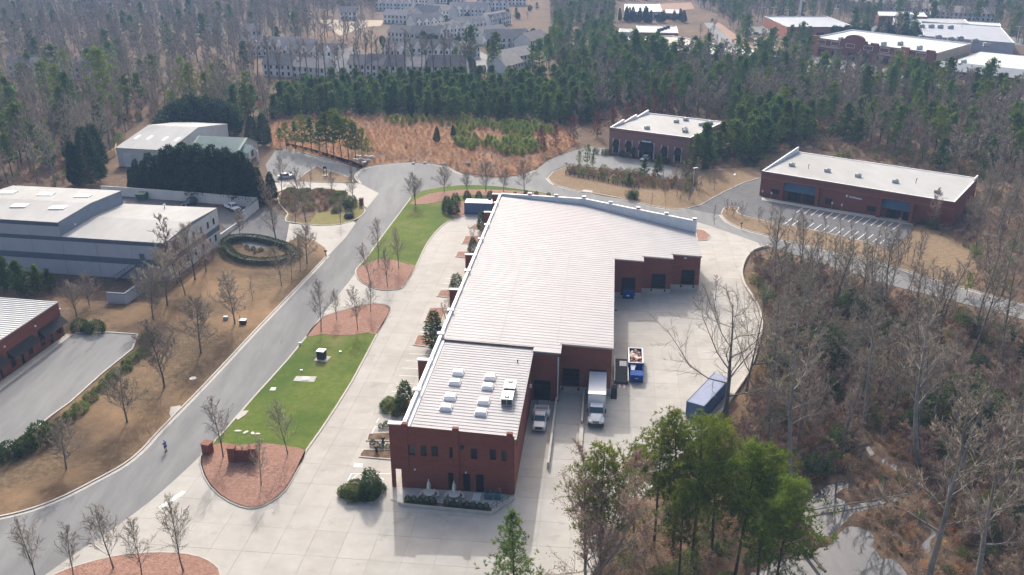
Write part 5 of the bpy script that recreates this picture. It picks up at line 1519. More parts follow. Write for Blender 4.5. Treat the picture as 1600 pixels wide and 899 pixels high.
p = uv(17.55, 17.9)
pickup((p.x, p.y, .05), -AX, 'white flatbed work pickup parked nose out below the office wall', M['truck_white'], 'flat')
p = at(364, 328); pickup((p.x, p.y, .05), .75, 'white crew pickup in the warehouse yard near the white wall', M['truck_white'])


def car(loc, rz, label, paint, suv=False, group=None):
    t = thing('parked_car', label, 'car', loc, rz, group)
    h = 1.72 if suv else 1.42
    b = .95 if suv else .85
    loft([sec(-2.25, .8, .4, b - .15, .72), sec(-2.0, .9, .3, b, .82), sec(-.9, .92, .3, b + .05, .86), sec(1.5, .92, .3, b + .08, .86), sec(2.2, .86, .35, b, .78)]).build('body', paint, t)
    e = 2.0 if suv else 1.5
    loft([[(-.84, -1.0, b), (.84, -1.0, b), (.84, e + .2, b), (-.84, e + .2, b)], [(-.66, -.2, h), (.66, -.2, h), (.66, e - .35, h), (-.66, e - .35, h)]]).build('cabin_glass', M['windscreen'], t)
    MB().box(-.66, -.15, h - .02, .66, e - .4, h + .04).build('roof', paint, t)
    for sx in (-1, 1):
        MB().box(sx * .65 - .16, -2.28, .58, sx * .65 + .16, -2.1, .74).build('headlight', M['skylight'], t)
        MB().box(sx * .68 - .14, 2.12, .65, sx * .68 + .14, 2.24, .82).build('tail_lamp', M['red_door'], t)
        wheel(t, sx * .82, -1.4, .33, .22); wheel(t, sx * .82, 1.4, .33, .22)
    MB().box(-.8, -2.32, .35, .8, -2.2, .52).build('bumper', M['dark_grey'], t)
    return t


p = at(297, 321); car((p.x, p.y, .05), -.35, 'dark green estate car in the warehouse yard beside the long white wall', M['car_dark'], True)
p = at(447, 279); car((p.x, p.y, .07), 1.9, 'silver car by the tree row in the upper lot', M['car_silver'])
p = at(1008, 251); car((p.x, p.y, .06), -.5, 'white car before the pinkish brick office entrance', M['truck_white'])
for i, (px, py, c, lb) in enumerate([(712, 49, 'truck_white', 'white car parked between the far townhouse rows'), (763, 75, 'truck_white', 'white car on the far estate street behind the two tall pines'), (737, 112, 'truck_white', 'pale car in the far estate court behind the young pine belt'), (741, 116, 'red_door', 'red car in the far estate court behind the young pine belt'),
                                     (1113, 33, 'car_dark', 'dark car on the far street'), (1190, 74, 'car_dark', 'dark car at the edge of the pale far lot'), (1360, 38, 'car_silver', 'silver car in the far store lot'), (1343, 40, 'car_dark', 'dark car in the far store lot, leftmost'), (1350, 36, 'truck_white', 'white car in the far store lot'),
                                     (1578, 73, 'truck_white', 'white car at the far store lot behind the blue-grey roof'), (1183, 55, 'car_dark', 'dark car under the orange store front')]):
    p = at(px, py); car((p.x, p.y, .05), random.uniform(-1, 1.6), lb, M[c], i % 2 == 0, 'far parked cars')


# ------------------------------------------------------------------ yard things
def ribbed_container(t, L, W, H, paint, doors=None):
    MB().box(-W / 2, -L / 2, .12, W / 2, L / 2, .25).build('floor_frame', M['dark_grey'], t)
    n = int(L / .3)
    for sx in (-1, 1):
        mb = MB()
        for i in range(n):
            y0 = -L / 2 + L * i / n; y1 = y0 + L / n; k = .04 * (i % 2)
            mb.box(sx * (W / 2 - .07), y0, .25, sx * (W / 2 - .03 + k), y1, H - .1)
        mb.build('side_wall', paint, t)
    for y in (-1, 1): MB().box(-W / 2 + .05, y * (L / 2) - .05, .25, W / 2 - .05, y * (L / 2) + .0, H - .1).build('end_wall', doors if doors and y < 0 else paint, t)
    MB().box(-W / 2 + .02, -L / 2 + .02, H - .1, W / 2 - .02, L / 2 - .02, H - .03).build('roof', M['metal_pale'] if doors else M['blue_pale'], t)
    for sx in (-1, 1):
        MB().box(sx * (W / 2) - .07, -L / 2, H - .14, sx * (W / 2) + .07, L / 2, H).build('top_rail', paint, t)
        for y in (-1, 1): MB().box(sx * (W / 2) - .08, y * (L / 2) - .08, .1, sx * (W / 2) + .08, y * (L / 2) + .08, H + .02).build('corner_post', paint, t)


a, b, c = at(1115, 588, 2.6).to_2d(), at(1139, 590, 2.6).to_2d(), at(1099, 634, 2.6).to_2d()
mid_ = (at(1115, 588, 2.6) + at(1139, 590, 2.6) + at(1078, 625, 2.6) + at(1100, 634, 2.6)) / 4
t = thing('storage_container', 'blue shipping container at the woods edge of the yard', 'container', (mid_.x, mid_.y, .05), math.atan2(*(V2(mid_.x, mid_.y) - (a + b) / 2)) * -1 + math.pi)
ribbed_container(t, 10.5, 2.6, 2.65, M['blue_dull'])
t = thing('storage_container', 'blue shipping container with white roof and red end behind the brick building', 'container', (*uv(-5.0, 115.6), .1), -AX + math.pi / 2 + .02)
ribbed_container(t, 7.2, 3.6, 2.9, M['blue_dull'], M['red_door'])
t2 = MB().box(.95, -2.6, 2.9, 1.6, -1.9, 3.3); t2.build('roof_box', M['dark_grey'], t)
# compactor with an open container of rubbish
p = uv(31.45, 36.0)
t = thing('open_top_skip', 'blue open top skip heaped with rubbish and cardboard', 'skip', (p.x, p.y, .05), -AX)
L, W, H = 5.2, 2.2, 1.9
MB().box(-W / 2, -1.4, .15, W / 2, 3.9, .3).build('floor', M['blue'], t)
for sx in (-1, 1):
    sw = MB().box(sx * (W / 2) - .05, -1.4, .15, sx * (W / 2) + .05, 3.9, H).build('side_wall', M['blue'], t)
    for i in range(6): MB().box(sx * (W / 2 + .05), -1.25 + i * .95, .2, sx * (W / 2 + .14), -1.1 + i * .95, H - .05).build('rib', M['blue'], sw)
    MB().box(sx * (W / 2) - .1, -1.4, H, sx * (W / 2) + .1, 3.9, H + .1).build('top_rim', M['metal_pale'], t)
for y in (-1.4, 3.9): MB().box(-W / 2, y - .05, .15, W / 2, y + .05, H).build('end_wall', M['blue'], t); MB().box(-W / 2, y - .08, H, W / 2, y + .08, H + .1).build('top_rim', M['metal_pale'], t)
rnd = random.Random(5)
for i in range(70):
    m_ = rnd.choice(['trash_white', 'trash_white', 'trash_tan', 'trash_tan', 'trash_red', 'trash_dark', 'trash_white'])
    x, y = rnd.uniform(-.8, .8), rnd.uniform(-1.1, 3.3); s = rnd.uniform(.12, .34); z = 1.35 + .35 * math.cos(x * 1.4) + rnd.uniform(-.1, .15)
    q = MB()
    base = [Vector((rnd.uniform(.5, 1) * s * ax, rnd.uniform(.5, 1) * s * ay, rnd.uniform(.2, .7) * s * az)) for ax in (-1, 1) for ay in (-1, 1) for az in (-1, 1)]
    q.v = [(x + p_.x, y + p_.y, z + p_.z) for p_ in base]; q.f = [(0, 1, 3, 2), (4, 6, 7, 5), (0, 4, 5, 1), (2, 3, 7, 6), (0, 2, 6, 4), (1, 5, 7, 3)]; q.m = [0] * 6
    tag(q.build('rubbish_bag', M[m_], None, loc=(p.x, p.y, .05), rz=-AX), ('crumpled %s in the blue open top skip' % {'trash_white': 'white bag', 'trash_tan': 'brown cardboard piece', 'trash_red': 'red scrap', 'trash_dark': 'dark bag'}[m_]), 'rubbish', 'rubbish in the blue skip, ' + m_.split('_')[1])
t = thing('trash_compactor', 'blue trash compactor joined to the end of the open skip', 'compactor', (*uv(31.55, 33.1), .05), -AX)
MB().box(-1.0, -1.6, .15, 1.0, .1, 1.35).build('ram_housing', M['blue'], t)
mb = MB(); mb.box(-1.0, .1, .15, 1.0, 1.35, 1.0); mb.build('charge_box', M['blue'], t)
for (x0, y0, x1, y1) in ((-1.0, .1, -.92, 1.35), (.92, .1, 1.0, 1.35), (-.92, 1.27, .92, 1.35)): MB().box(x0, y0, 1.0, x1, y1, 1.7).build('hopper_side', M['blue'], t)
MB().box(-.1, .3, 1.0, .85, 1.1, 1.02).build('hopper_floor', M['trash_dark'], t)
mb = MB(); mb.face([(-.95, .1, 1.36), (-.35, .1, 1.36), (-.1, 1.2, 1.72), (-.95, 1.2, 1.72)]); mb.face([(-.95, .1, 1.33), (-.95, 1.2, 1.69), (-.1, 1.2, 1.69), (-.35, .1, 1.33)]); mb.build('hopper_flap', M['metal_pale'], t)
MB().box(-.25, -1.62, .75, .25, -1.6, .85).build('maker_plate', M['metal_pale'], t)


def dumpster(loc, rz, label, paint, k=1.0, lid=None):
    t = thing('dumpster', label, 'dumpster', loc, rz, None, k)
    mb = MB()
    mb.v = [(-.9, -.6, .12), (.9, -.6, .12), (.9, .6, .12), (-.9, .6, .12), (-.95, -.85, 1.15), (.95, -.85, 1.15), (.95, .7, 1.35), (-.95, .7, 1.35)]
    mb.f = [(0, 3, 2, 1), (0, 1, 5, 4), (1, 2, 6, 5), (2, 3, 7, 6), (3, 0, 4, 7)]; mb.m = [0] * 5
    mb.build('body', paint, t)
    for x in (-.48, .48):
        l = MB(); q = [(x - .46, -.9, 1.17), (x + .46, -.9, 1.17), (x + .46, .72, 1.38), (x - .46, .72, 1.38)]
        loft([q, [(a_, b_, c_ + .05) for a_, b_, c_ in q]], l); l.build('lid', lid or M['black'], t)
    for sx in (-1, 1): MB().box(sx * 1.02 - .08, -.4, .7, sx * 1.02 + .08, .3, .85).build('lift_pocket', paint, t)
    for x in (-.7, .7): MB().box(x - .08, -.5, 0, x + .08, -.35, .12).build('foot', M['black'], t)
    return t


p = at(981.5, 466); d_ = dumpster((p.x, p.y, .05), -AX, 'small blue dumpster below the dock door nearest the long wall', M['blue'], 1.15, M['blue'])
MB().box(-.3, -.82, .6, .2, -.79, .85).build('white_label', M['paint_white'], d_)
p = at(223, 312); dumpster((p.x, p.y, .06), -.2, 'dark green dumpster against the long white yard wall', M['green_box'], 1.3, M['green_box'])
p = uv(16.8, 22.6)
t = thing('motorcycle', 'dark motorcycle standing by the office wall near the dock door', 'motorcycle', (p.x, p.y, .05), -AX + .2)
for y in (-.65, .65): MB().tube((-.06, y, .32), (.06, y, .32), .32, n=16).build('wheel', M['black'], t)
loft([[(-.1, -.5, .5), (.1, -.5, .5), (.1, -.4, .8), (-.1, -.4, .8)], [(-.14, 0, .35), (.14, 0, .35), (.14, 0, .85), (-.14, 0, .85)], [(-.1, .7, .6), (.1, .7, .6), (.1, .7, .78), (-.1, .7, .78)]]).build('body', M['car_dark'], t)
MB().tube((-.38, -.42, 1.0), (.38, -.42, 1.0), .025, n=6).tube((0, -.7, .35), (0, -.42, 1.0), .04, n=6).build('handlebar', M['chrome'], t)
MB().box(-.13, .1, .82, .13, .65, .9).build('seat', M['black'], t)
# lawn things
p = at(503, 562)
t = thing('utility_box', 'dark green electrical box with white top on a concrete pad in the lawn', 'utility box', (p.x, p.y, .14), -.25)
MB().box(-1.0, -1.0, -.05, 1.2, 1.0, .07).build('pad', M['kerb'], t)
MB().box(-.62, -.55, .07, .62, .55, 1.5).build('cabinet', M['dark_grey'], t)
MB().box(-.66, -.6, 1.5, .66, .6, 1.6).build('lid', M['metal_white'], t)
MB().box(-.02, -.57, .2, .02, -.55, 1.4).build('door_seam', M['black'], t)
t = struct('valve_pad', MB().prism(ats([(458, 597), (463, 589.5), (495, 590), (491, 598.5)]), .12, .19), M['dock_concrete'])
MB().prism(ats([(471, 596), (473, 590.5), (484, 590.5), (483, 596)]), .19, .26).build('hatch', M['stone'], t)
tag(t, 'grey concrete pad with pale hatch set in the lawn', 'pad'); del t['kind']
t = MB().prism(ats([(421, 612), (424, 607), (432, 607), (430, 612)]), .13, .2).build('valve_cover', M['stone'])
tag(t, 'small pale square cover in the lawn beside the road', 'cover')
for i, (px, py) in enumerate([(372, 675.3), (384, 677.5), (395, 679), (403, 679.8)]):
    p = at(px, py)
    o = MB().lathe([(.5, .0), (.52, .06), (.4, .1)], 9).build('stepping_stone', M['stone'], None, loc=(p.x, p.y, .14), rz=i * 1.0)
    o.scale = (1.1 - .12 * i, .5, 1)
    tag(o, 'pale flat stone set in the lawn, %s of a row of four' % ('leftmost', 'second from the left', 'third from the left', 'rightmost')[i], 'stone', 'row of stones in the lawn')
for i, (px, py, lb) in enumerate([(469, 540, 'white tap box at the lawn edge beside the road'), (532, 552, 'small white marker in the lawn beside the dark utility box'), (471, 581, 'flat white marker in the lawn above the concrete pad')]):
    p = at(px, py); o = MB().box(-.18, -.14, 0, .18, .14, .22 if i else .45).build('marker_box', M['metal_white'], None, loc=(p.x, p.y, .14)); tag(o, lb, 'marker')
# brick sign and pier
b0, b1 = at(364, 722).to_2d(), at(398, 722).to_2d()
ms = (b0 + b1) / 2; hb = hgt(366, 701, at(364, 722)); wd = (b1 - b0).length / 2
t = thing('brick_sign_wall', 'red brick sign wall between two piers in the mulch bed', 'sign wall', (ms.x, ms.y, .15), -.03)
for sx in (-1, 1):
    q = MB().box(sx * wd - .45, -.45, 0, sx * wd + .45, .45, hb).build('pier', M['brick'], t); MB().box(sx * wd - .55, -.55, hb, sx * wd + .55, .55, hb + .12).build('pier_cap', M['brick_band'], q)
MB().box(-wd + .45, -.2, 0, wd - .45, .2, hb - .35).build('panel', M['brick'], t)
MB().box(-wd + .45, -.27, hb - .35, wd - .45, .27, hb - .25).build('panel_cap', M['brick_band'], t)
p = at(325.5, 709.5); hp = hgt(325, 694, p)
t = thing('brick_pier', 'lone red brick pier at the drive entrance beside the road', 'pier', (p.x, p.y, .12), -.3)
MB().box(-.55, -.55, 0, .55, .55, hp).build('shaft', M['brick'], t); MB().box(-.65, -.65, hp, .65, .65, hp + .13).build('cap', M['brick_band'], t)
p = at(565, 322); t = thing('brick_pier', 'brick mailbox pier at the driveway mouth across the road', 'pier', (p.x, p.y, .1), -.4)
MB().box(-.4, -.4, 0, .4, .4, 1.8).build('shaft', M['brick'], t); MB().box(-.48, -.48, 1.8, .48, .48, 1.95).build('cap', M['brick_band'], t)
p = at(509.5, 402); t = thing('mailbox', 'black mailbox on a post beside the road at the driveway', 'mailbox', (p.x, p.y, .1), -.6)
MB().box(-.06, -.06, 0, .06, .06, 1.15).build('post', M['dark_grey'], t)
loft([[(-.14, -.3, 1.15), (.14, -.3, 1.15), (.14, -.3, 1.35), (.08, -.3, 1.44), (-.08, -.3, 1.44), (-.14, -.3, 1.35)], [(-.14, .3, 1.15), (.14, .3, 1.15), (.14, .3, 1.35), (.08, .3, 1.44), (-.08, .3, 1.44), (-.14, .3, 1.35)]]).build('box', M['black'], t)
p = at(1158, 358.5); t = thing('mailbox', 'dark mailbox on the grass island by the far lot', 'mailbox', (p.x, p.y, .12), -.6)
MB().box(-.06, -.06, 0, .06, .06, 1.2).build('post', M['wood'], t); MB().box(-.16, -.3, 1.2, .16, .3, 1.5).build('box', M['black'], t)
p = at(508, 276); t = thing('entry_sign', 'dark sign post with pale base on the tan island of the upper lot', 'sign', (p.x, p.y, .14), .3)
MB().box(-.6, -.5, 0, .8, .5, .25).build('base', M['stone'], t)
for x in (-.3, .4): MB().box(x - .08, -.08, .25, x + .08, .08, 2.6).build('post', M['dark_grey'], t)
MB().box(-.4, -.1, 1.2, .5, .1, 2.7).build('board', M['dark_grey'], t); MB().box(-.3, -.14, 1.4, .35, -.1, 2.1).build('notice', M['metal_white'], t)
p = at(380, 506.5); t = thing('utility_box', 'small dark box with a pipe in the dry verge by the road', 'utility box', (p.x, p.y, .1), 0)
MB().box(-.55, -.4, 0, .55, .4, .7).build('cabinet', M['dark_grey'], t); MB().box(-.58, -.43, .7, .58, .43, .78).build('lid', M['metal_white'], t); MB().tube((-.45, 0, .7), (-.45, 0, 1.5), .07, n=6).build('pipe', M['dark_grey'], t)
p = at(353, 500); o = MB().box(-.4, -.3, 0, .4, .3, .6).build('utility_box', M['hvac'], None, loc=(p.x, p.y, .1)); tag(o, 'small grey box in the dry verge beside a street tree', 'utility box')
p = at(383, 480); o = MB().tube((0, 0, 0), (0, 0, .9), .12, n=8).lathe([(.2, .9), (.2, 1.0), (.05, 1.15)], 8).build('hydrant_post', M['metal_white'], None, loc=(p.x, p.y, .1)); tag(o, 'white vent post in the tan verge above the utility box', 'post')
p = at(301.5, 592.5); o = MB().lathe([(.55, 0), (.55, .05), (.4, .08)], 12).build('manhole_cover', M['stone'], None, loc=(p.x, p.y, .1)); tag(o, 'pale round cover in the dry verge beside the road', 'cover')
t = struct('storm_drain', MB().prism(ats([(265, 648), (267, 638), (282, 635.5), (284, 639), (268, 655)]), .08, .22), M['kerb']); tag(t, 'concrete storm drain inlet at the road kerb', 'drain'); del t['kind']
t = struct('storm_drain', MB().prism(ats([(368, 655), (376, 644), (389, 643.5), (384, 650), (372, 658)]), .08, .21), M['kerb']); tag(t, 'small concrete drain apron at the lawn edge of the road', 'drain'); del t['kind']
t = struct('storm_drain', MB().prism(ats([(908, 300.5), (912, 297.5), (926, 299), (925, 302.5)]), .08, .2), M['kerb']); tag(t, 'concrete drain inlet below the rail fence', 'drain'); del t['kind']
for i, (px, py) in enumerate([(569, 258), (731, 259.5)]):
    p = at(px, py); o = MB().box(-.6, -.5, 0, .6, .5, .9).build('cable_box', M['metal_pale'] if i == 0 else M['blue_dull'], None, loc=(p.x, p.y, .08), rz=.3); tag(o, ('pale cable box at the meadow edge beside the turning circle', 'blue box at the meadow edge beside the road bend')[i], 'utility box')
for i, (px, py) in enumerate([(695, 257), (664, 256), (646, 256.5)]):
    p = at(px, py); o = MB().lathe([(.5, 0), (.6, .25), (.3, .5)], 7).build('boulder', M['stone'], None, loc=(p.x, p.y, .05), rz=i); tag(o, 'pale boulder at the meadow edge of the turning circle, %s' % ('nearest the road bend', 'in the middle', 'farthest from the road bend')[i], 'boulder')
for i in range(9):
    p = at(556 + (i % 5) * 7 + random.uniform(-2, 2), 246 + (i // 5) * 5 + (i % 5) * .4); o = MB().lathe([(.7, -.2), (.95, .3), (.6, .8), (.2, .95)], 7).build('boulder', M['stone'], None, loc=(p.x, p.y, .05), rz=i * 1.3)
    o.scale = (random.uniform(.8, 1.4), random.uniform(.7, 1.1), random.uniform(.6, 1)); tag(o, 'pale boulder in the rock pile beside the upper lot', 'boulder', 'boulders of the rock pile by the upper lot')
# rail fence on the verge
_fl = [at(884, 273.5), at(905, 278), at(930, 282.5), at(955, 287.5), at(978, 292), at(998, 296)]
t = wthing('rail_fence', 'dark split rail fence along the tan verge', 'fence', _fl[0])
_n = 16
_pts = []
for i in range(_n + 1):
    f = i / _n * (len(_fl) - 1); k = min(int(f), len(_fl) - 2); _pts.append(_fl[k].lerp(_fl[k + 1], f - k))
for q in _pts: MB().box(q.x - .12, q.y - .12, 0, q.x + .12, q.y + .12, 1.35).build('post', M['wood'], t)
for a, b in zip(_pts[:-1], _pts[1:]):
    for z in (.35, .75, 1.15): MB().tube((a.x, a.y, z), (b.x, b.y, z), .07, n=5).build('rail', M['wood'], t)

_sf = ats([(447, 228), (470, 233), (496, 240), (525, 249), (548, 256), (566, 263)])
t = wthing('silt_fence', 'low black fabric fence along the far edge of the upper lot', 'fence', _sf[0])
for a, b in zip(_sf[:-1], _sf[1:]):
    MB().strip([a, b], .03, 0, .95).build('fabric', M['awning_black'], t)
    for f in (0, .5): q = a.lerp(b, f); MB().box(q.x - .04, q.y + .02, 0, q.x + .04, q.y + .1, 1.15).build('stake', M['wood'], t)


def lamp(px, py, h, label, far=False):
    p = at(px, py)
    t = thing('street_lamp', label, 'lamp', (p.x, p.y, 0), random.uniform(0, 3))
    MB().tube((0, 0, 0), (0, 0, h), .1 if not far else .25, .06 if not far else .15, n=6).build('pole', M['metal_pale'], t)
    MB().box(-.3, -.2, h, 1.0 if not far else 2.2, .2, h + .18).build('lamp_head', M['metal_pale'], t)
    if far: MB().box(-2.2, -.2, h, -.3, .2, h + .18).build('lamp_head', M['metal_pale'], t)


for i, (px, py, h, lb) in enumerate([(1082, 301, 6.5, 'pale lamp on a post among the bare trees beside the shop lot entrance'), (1145, 297, 4.0, 'short pale lamp by the driveway of the long brick shop'), (391, 300, 6.5, 'pale lamp post at the end of the dark evergreen row')]): lamp(px, py, h, lb)
for i, (px, py, h) in enumerate([(1189, 34, 9), (1207, 34, 9), (1230, 35, 8), (1262, 36, 8), (1304, 36, 9), (1588, 68, 9), (1500, 58, 8)]): lamp(px, py, h, 'far double headed car park lamp, %s from the left' % ('first', 'second', 'third', 'fourth', 'fifth', 'last', 'sixth')[i], True)
p = at(1248, 36)
t = thing('cell_tower', 'tall pale monopole tower rising behind the far stores', 'tower', (p.x, p.y, 0)); MB().tube((0, 0, 0), (0, 0, 38), .8, .5, n=10).build('pole', M['metal_pale'], t); MB().lathe([(1.5, 33), (1.5, 36)], 8).build('antenna_ring', M['metal_pale'], t)
p = at(1094, 12); t = thing('cell_tower', 'tall pale monopole tower above the red earth site', 'tower', (p.x, p.y, 0)); MB().tube((0, 0, 0), (0, 0, 34), .7, .5, n=10).build('pole', M['metal_pale'], t); MB().lathe([(1.5, 30), (1.5, 33)], 8).build('antenna_ring', M['metal_pale'], t)


# ------------------------------------------------------------------ the person
def skin_mesh(name, verts, edges, radii, material, sub=2):
    me = bpy.data.meshes.new(name)
    me.from_pydata(verts, edges, [])
    o = bpy.data.objects.new(name, me)
    COL.objects.link(o)
    md = o.modifiers.new('skin', 'SKIN')
    for i, r in enumerate(radii): me.skin_vertices[0].data[i].radius = (r, r) if not isinstance(r, tuple) else r
    me.skin_vertices[0].data[0].use_root = True
    o.modifiers.new('sub', 'SUBSURF').levels = sub
    o.modifiers['sub'].render_levels = sub
    dg = bpy.context.evaluated_depsgraph_get()
    m2 = bpy.data.meshes.new_from_object(o.evaluated_get(dg))
    m2.name = name
    bpy.data.objects.remove(o); bpy.data.meshes.remove(me)
    m2.materials.clear(); m2.materials.append(material)
    m2.polygons.foreach_set('use_smooth', [True] * len(m2.polygons))
    return m2


pp = at(259.5, 706)
per = thing('person', 'person in blue shirt and dark shorts standing on the road, hands held in front', 'person', (pp.x, pp.y, .03), math.radians(65))
# faces +y before turning; pelvis first
BV = [(0, 0, .95), (0, .0, 1.12), (0, .02, 1.32), (0, .0, 1.46), (0, .02, 1.54), (0, .05, 1.66), (0, .04, 1.75),
      (.19, 0, 1.42), (.24, .06, 1.15), (.13, .28, 1.08), (.05, .36, 1.10),
      (-.19, 0, 1.42), (-.24, .06, 1.15), (-.13, .28, 1.08), (-.05, .36, 1.10),
      (.10, 0, .88), (.12, .03, .50), (.13, 0, .09), (.14, .14, .05),
      (-.10, 0, .88), (-.14, -.02, .50), (-.16, -.08, .09), (-.17, .06, .05)]
BE = [(0, 1), (1, 2), (2, 3), (3, 4), (4, 5), (5, 6), (3, 7), (7, 8), (8, 9), (9, 10), (3, 11), (11, 12), (12, 13), (13, 14), (0, 15), (15, 16), (16, 17), (17, 18), (0, 19), (19, 20), (20, 21), (21, 22)]
BR = [(.15, .11), (.14, .1), (.17, .11), (.1, .08), .055, (.085, .1), .07, .07, .05, .04, .035, .07, .05, .04, .035, .095, .065, .045, .04, .095, .065, .045, .04]
put('body', skin_mesh('body', BV, BE, BR, M['skin']), per)
SV = [(0, 0, .98), (0, 0, 1.14), (0, .02, 1.33), (0, .0, 1.45), (.19, 0, 1.42), (.235, .05, 1.2), (-.19, 0, 1.42), (-.235, .05, 1.2)]
put('shirt', skin_mesh('shirt', SV, [(0, 1), (1, 2), (2, 3), (3, 4), (4, 5), (3, 6), (6, 7)], [(.185, .14), (.18, .135), (.2, .14), (.12, .1), .095, .08, .095, .08], M['shirt']), per)
HV = [(0, 0, .93), (.10, 0, .86), (.115, .02, .6), (-.10, 0, .86), (-.125, 0, .6)]
put('shorts', skin_mesh('shorts', HV, [(0, 1), (1, 2), (0, 3), (3, 4)], [(.185, .14), .12, .1, .12, .1], M['shorts']), per)
hr = MB().lathe([(.10, 1.68), (.112, 1.72), (.105, 1.79), (.06, 1.845), (.02, 1.86)], 12, 0, .02); put('hair', hr.mesh('hair', M['hair'], True), per)
for sx, y in ((1, .0), (-1, -.08)):
    x = .13 * sx if sx > 0 else -.16
    loft([[(x - .05, y - .1, 0), (x + .05, y - .1, 0), (x + .045, y - .1, .1), (x - .045, y - .1, .1)], [(x - .055, y + .05, 0), (x + .055, y + .05, 0), (x + .05, y + .05, .11), (x - .05, y + .05, .11)], [(x - .045, y + .2, 0), (x + .045, y + .2, 0), (x + .03, y + .2, .05), (x - .03, y + .2, .05)]]).build('shoe', M['shoe'], per)
for sx in (-1, 1):
    for k in range(4): MB().tube((sx * (.055 - .0 * k), .355, 1.07 + .022 * k), (sx * .012, .41 - .01 * abs(k - 1.5), 1.075 + .022 * k), .0105, .008, n=6).build('finger', M['skin'], per)
    MB().tube((sx * .06, .35, 1.14), (sx * .035, .40, 1.175), .012, .009, n=6).build('thumb', M['skin'], per)
MB().box(-.02, .13, 1.70, .02, .165, 1.73).build('nose', M['skin'], per)
ct = MB().box(-.09, .40, 1.08, .09, .47, 1.12); tag(ct.build('controller', M['dark_grey'], None, loc=(pp.x, pp.y, .03), rz=math.radians(65)), 'small dark controller held by the person on the road', 'controller')
# ------------------------------------------------------------------ vegetation generators
def mesh_np(name, V, F, mats, mi=None):
    me = bpy.data.meshes.new(name)
    V = np.asarray(V, np.float32); F = np.asarray(F, np.int32)
    me.vertices.add(len(V)); me.vertices.foreach_set('co', V.ravel())
    me.loops.add(F.size); me.loops.foreach_set('vertex_index', F.ravel())
    me.polygons.add(len(F)); me.polygons.foreach_set('loop_start', np.arange(0, F.size, 3, dtype=np.int32))
    for m in mats: me.materials.append(m)
    if mi is not None: me.polygons.foreach_set('material_index', np.asarray(mi, np.int32))
    me.update(calc_edges=True)
    return me


def tubes_np(P0, P1, R0, R1, n):
    P0, P1, R0, R1 = map(lambda a: np.asarray(a, float), (P0, P1, R0, R1))
    d = P1 - P0; d /= np.linalg.norm(d, axis=1, keepdims=True) + 1e-9
    ref = np.where(np.abs(d[:, 2:3]) < .9, np.array([[0, 0, 1.]]), np.array([[1., 0, 0]]))
    a = np.cross(d, ref); a /= np.linalg.norm(a, axis=1, keepdims=True); b = np.cross(d, a)
    t = np.arange(n) * 2 * np.pi / n
    ring = a[:, None] * np.cos(t)[None, :, None] + b[:, None] * np.sin(t)[None, :, None]
    A = P0[:, None] + ring * R0[:, None, None]; B = P1[:, None] + ring * R1[:, None, None]
    V = np.concatenate([A, B], 1).reshape(-1, 3)
    k = len(P0); base = (np.arange(k) * 2 * n)[:, None]
    i = np.arange(n); j = (i + 1) % n
    F1 = np.stack([base + i, base + n + i, base + n + j], -1); F2 = np.stack([base + i, base + n + j, base + j], -1)
    return V, np.concatenate([F1.reshape(-1, 3), F2.reshape(-1, 3)])


def cones_np(P0, P1, R):
    P0, P1, R = map(lambda a: np.asarray(a, float), (P0, P1, R))
    d = P1 - P0; d /= np.linalg.norm(d, axis=1, keepdims=True) + 1e-9
    ref = np.where(np.abs(d[:, 2:3]) < .9, np.array([[0, 0, 1.]]), np.array([[1., 0, 0]]))
    a = np.cross(d, ref); a /= np.linalg.norm(a, axis=1, keepdims=True); b = np.cross(d, a)
    t = np.arange(3) * 2 * np.pi / 3
    ring = a[:, None] * np.cos(t)[None, :, None] + b[:, None] * np.sin(t)[None, :, None]
    V = np.concatenate([P0[:, None] + ring * R[:, None, None], P1[:, None]], 1).reshape(-1, 3)
    base = (np.arange(len(P0)) * 4)[:, None]
    F = np.stack([np.concatenate([base + i, base + 3, base + (i + 1) % 3], 1) for i in range(3)], 1).reshape(-1, 3)
    return V, F


def blades_np(C, D, L, W, rng, diamond=False):
    """flat leaf or needle faces: start C, direction D, length L, width W"""
    C, D = np.asarray(C, float), np.asarray(D, float)
    D = D / (np.linalg.norm(D, axis=1, keepdims=True) + 1e-9)
    s = np.cross(D, rng.normal(size=D.shape)); s /= np.linalg.norm(s, axis=1, keepdims=True) + 1e-9
    L, W = np.broadcast_to(L, len(C))[:, None], np.broadcast_to(W, len(C))[:, None]
    if diamond:
        V = np.stack([C, C + D * L * .5 + s * W * .5, C + D * L, C + D * L * .5 - s * W * .5], 1).reshape(-1, 3)
        b = (np.arange(len(C)) * 4)[:, None]
        return V, np.concatenate([np.concatenate([b, b + 1, b + 2], 1), np.concatenate([b, b + 2, b + 3], 1)])
    V = np.stack([C - s * W * .5, C + s * W * .5, C + D * L], 1).reshape(-1, 3)
    b = (np.arange(len(C)) * 3)[:, None]
    return V, np.concatenate([b, b + 1, b + 2], 1)


def merge(parts):
    V, F, o = [], [], 0
    for v, f in parts:
        V.append(v); F.append(f + o); o += len(v)
    return np.concatenate(V), np.concatenate(F)


def path_pts(p, d, L, n, rng, wob, lift):
    pts = [np.array(p, float)]
    d = np.array(d, float)
    for _ in range(n):
        d = d + rng.normal(size=3) * wob + np.array([0, 0, lift])
        d /= np.linalg.norm(d)
        pts.append(pts[-1] + d * L / n)
    return pts, d


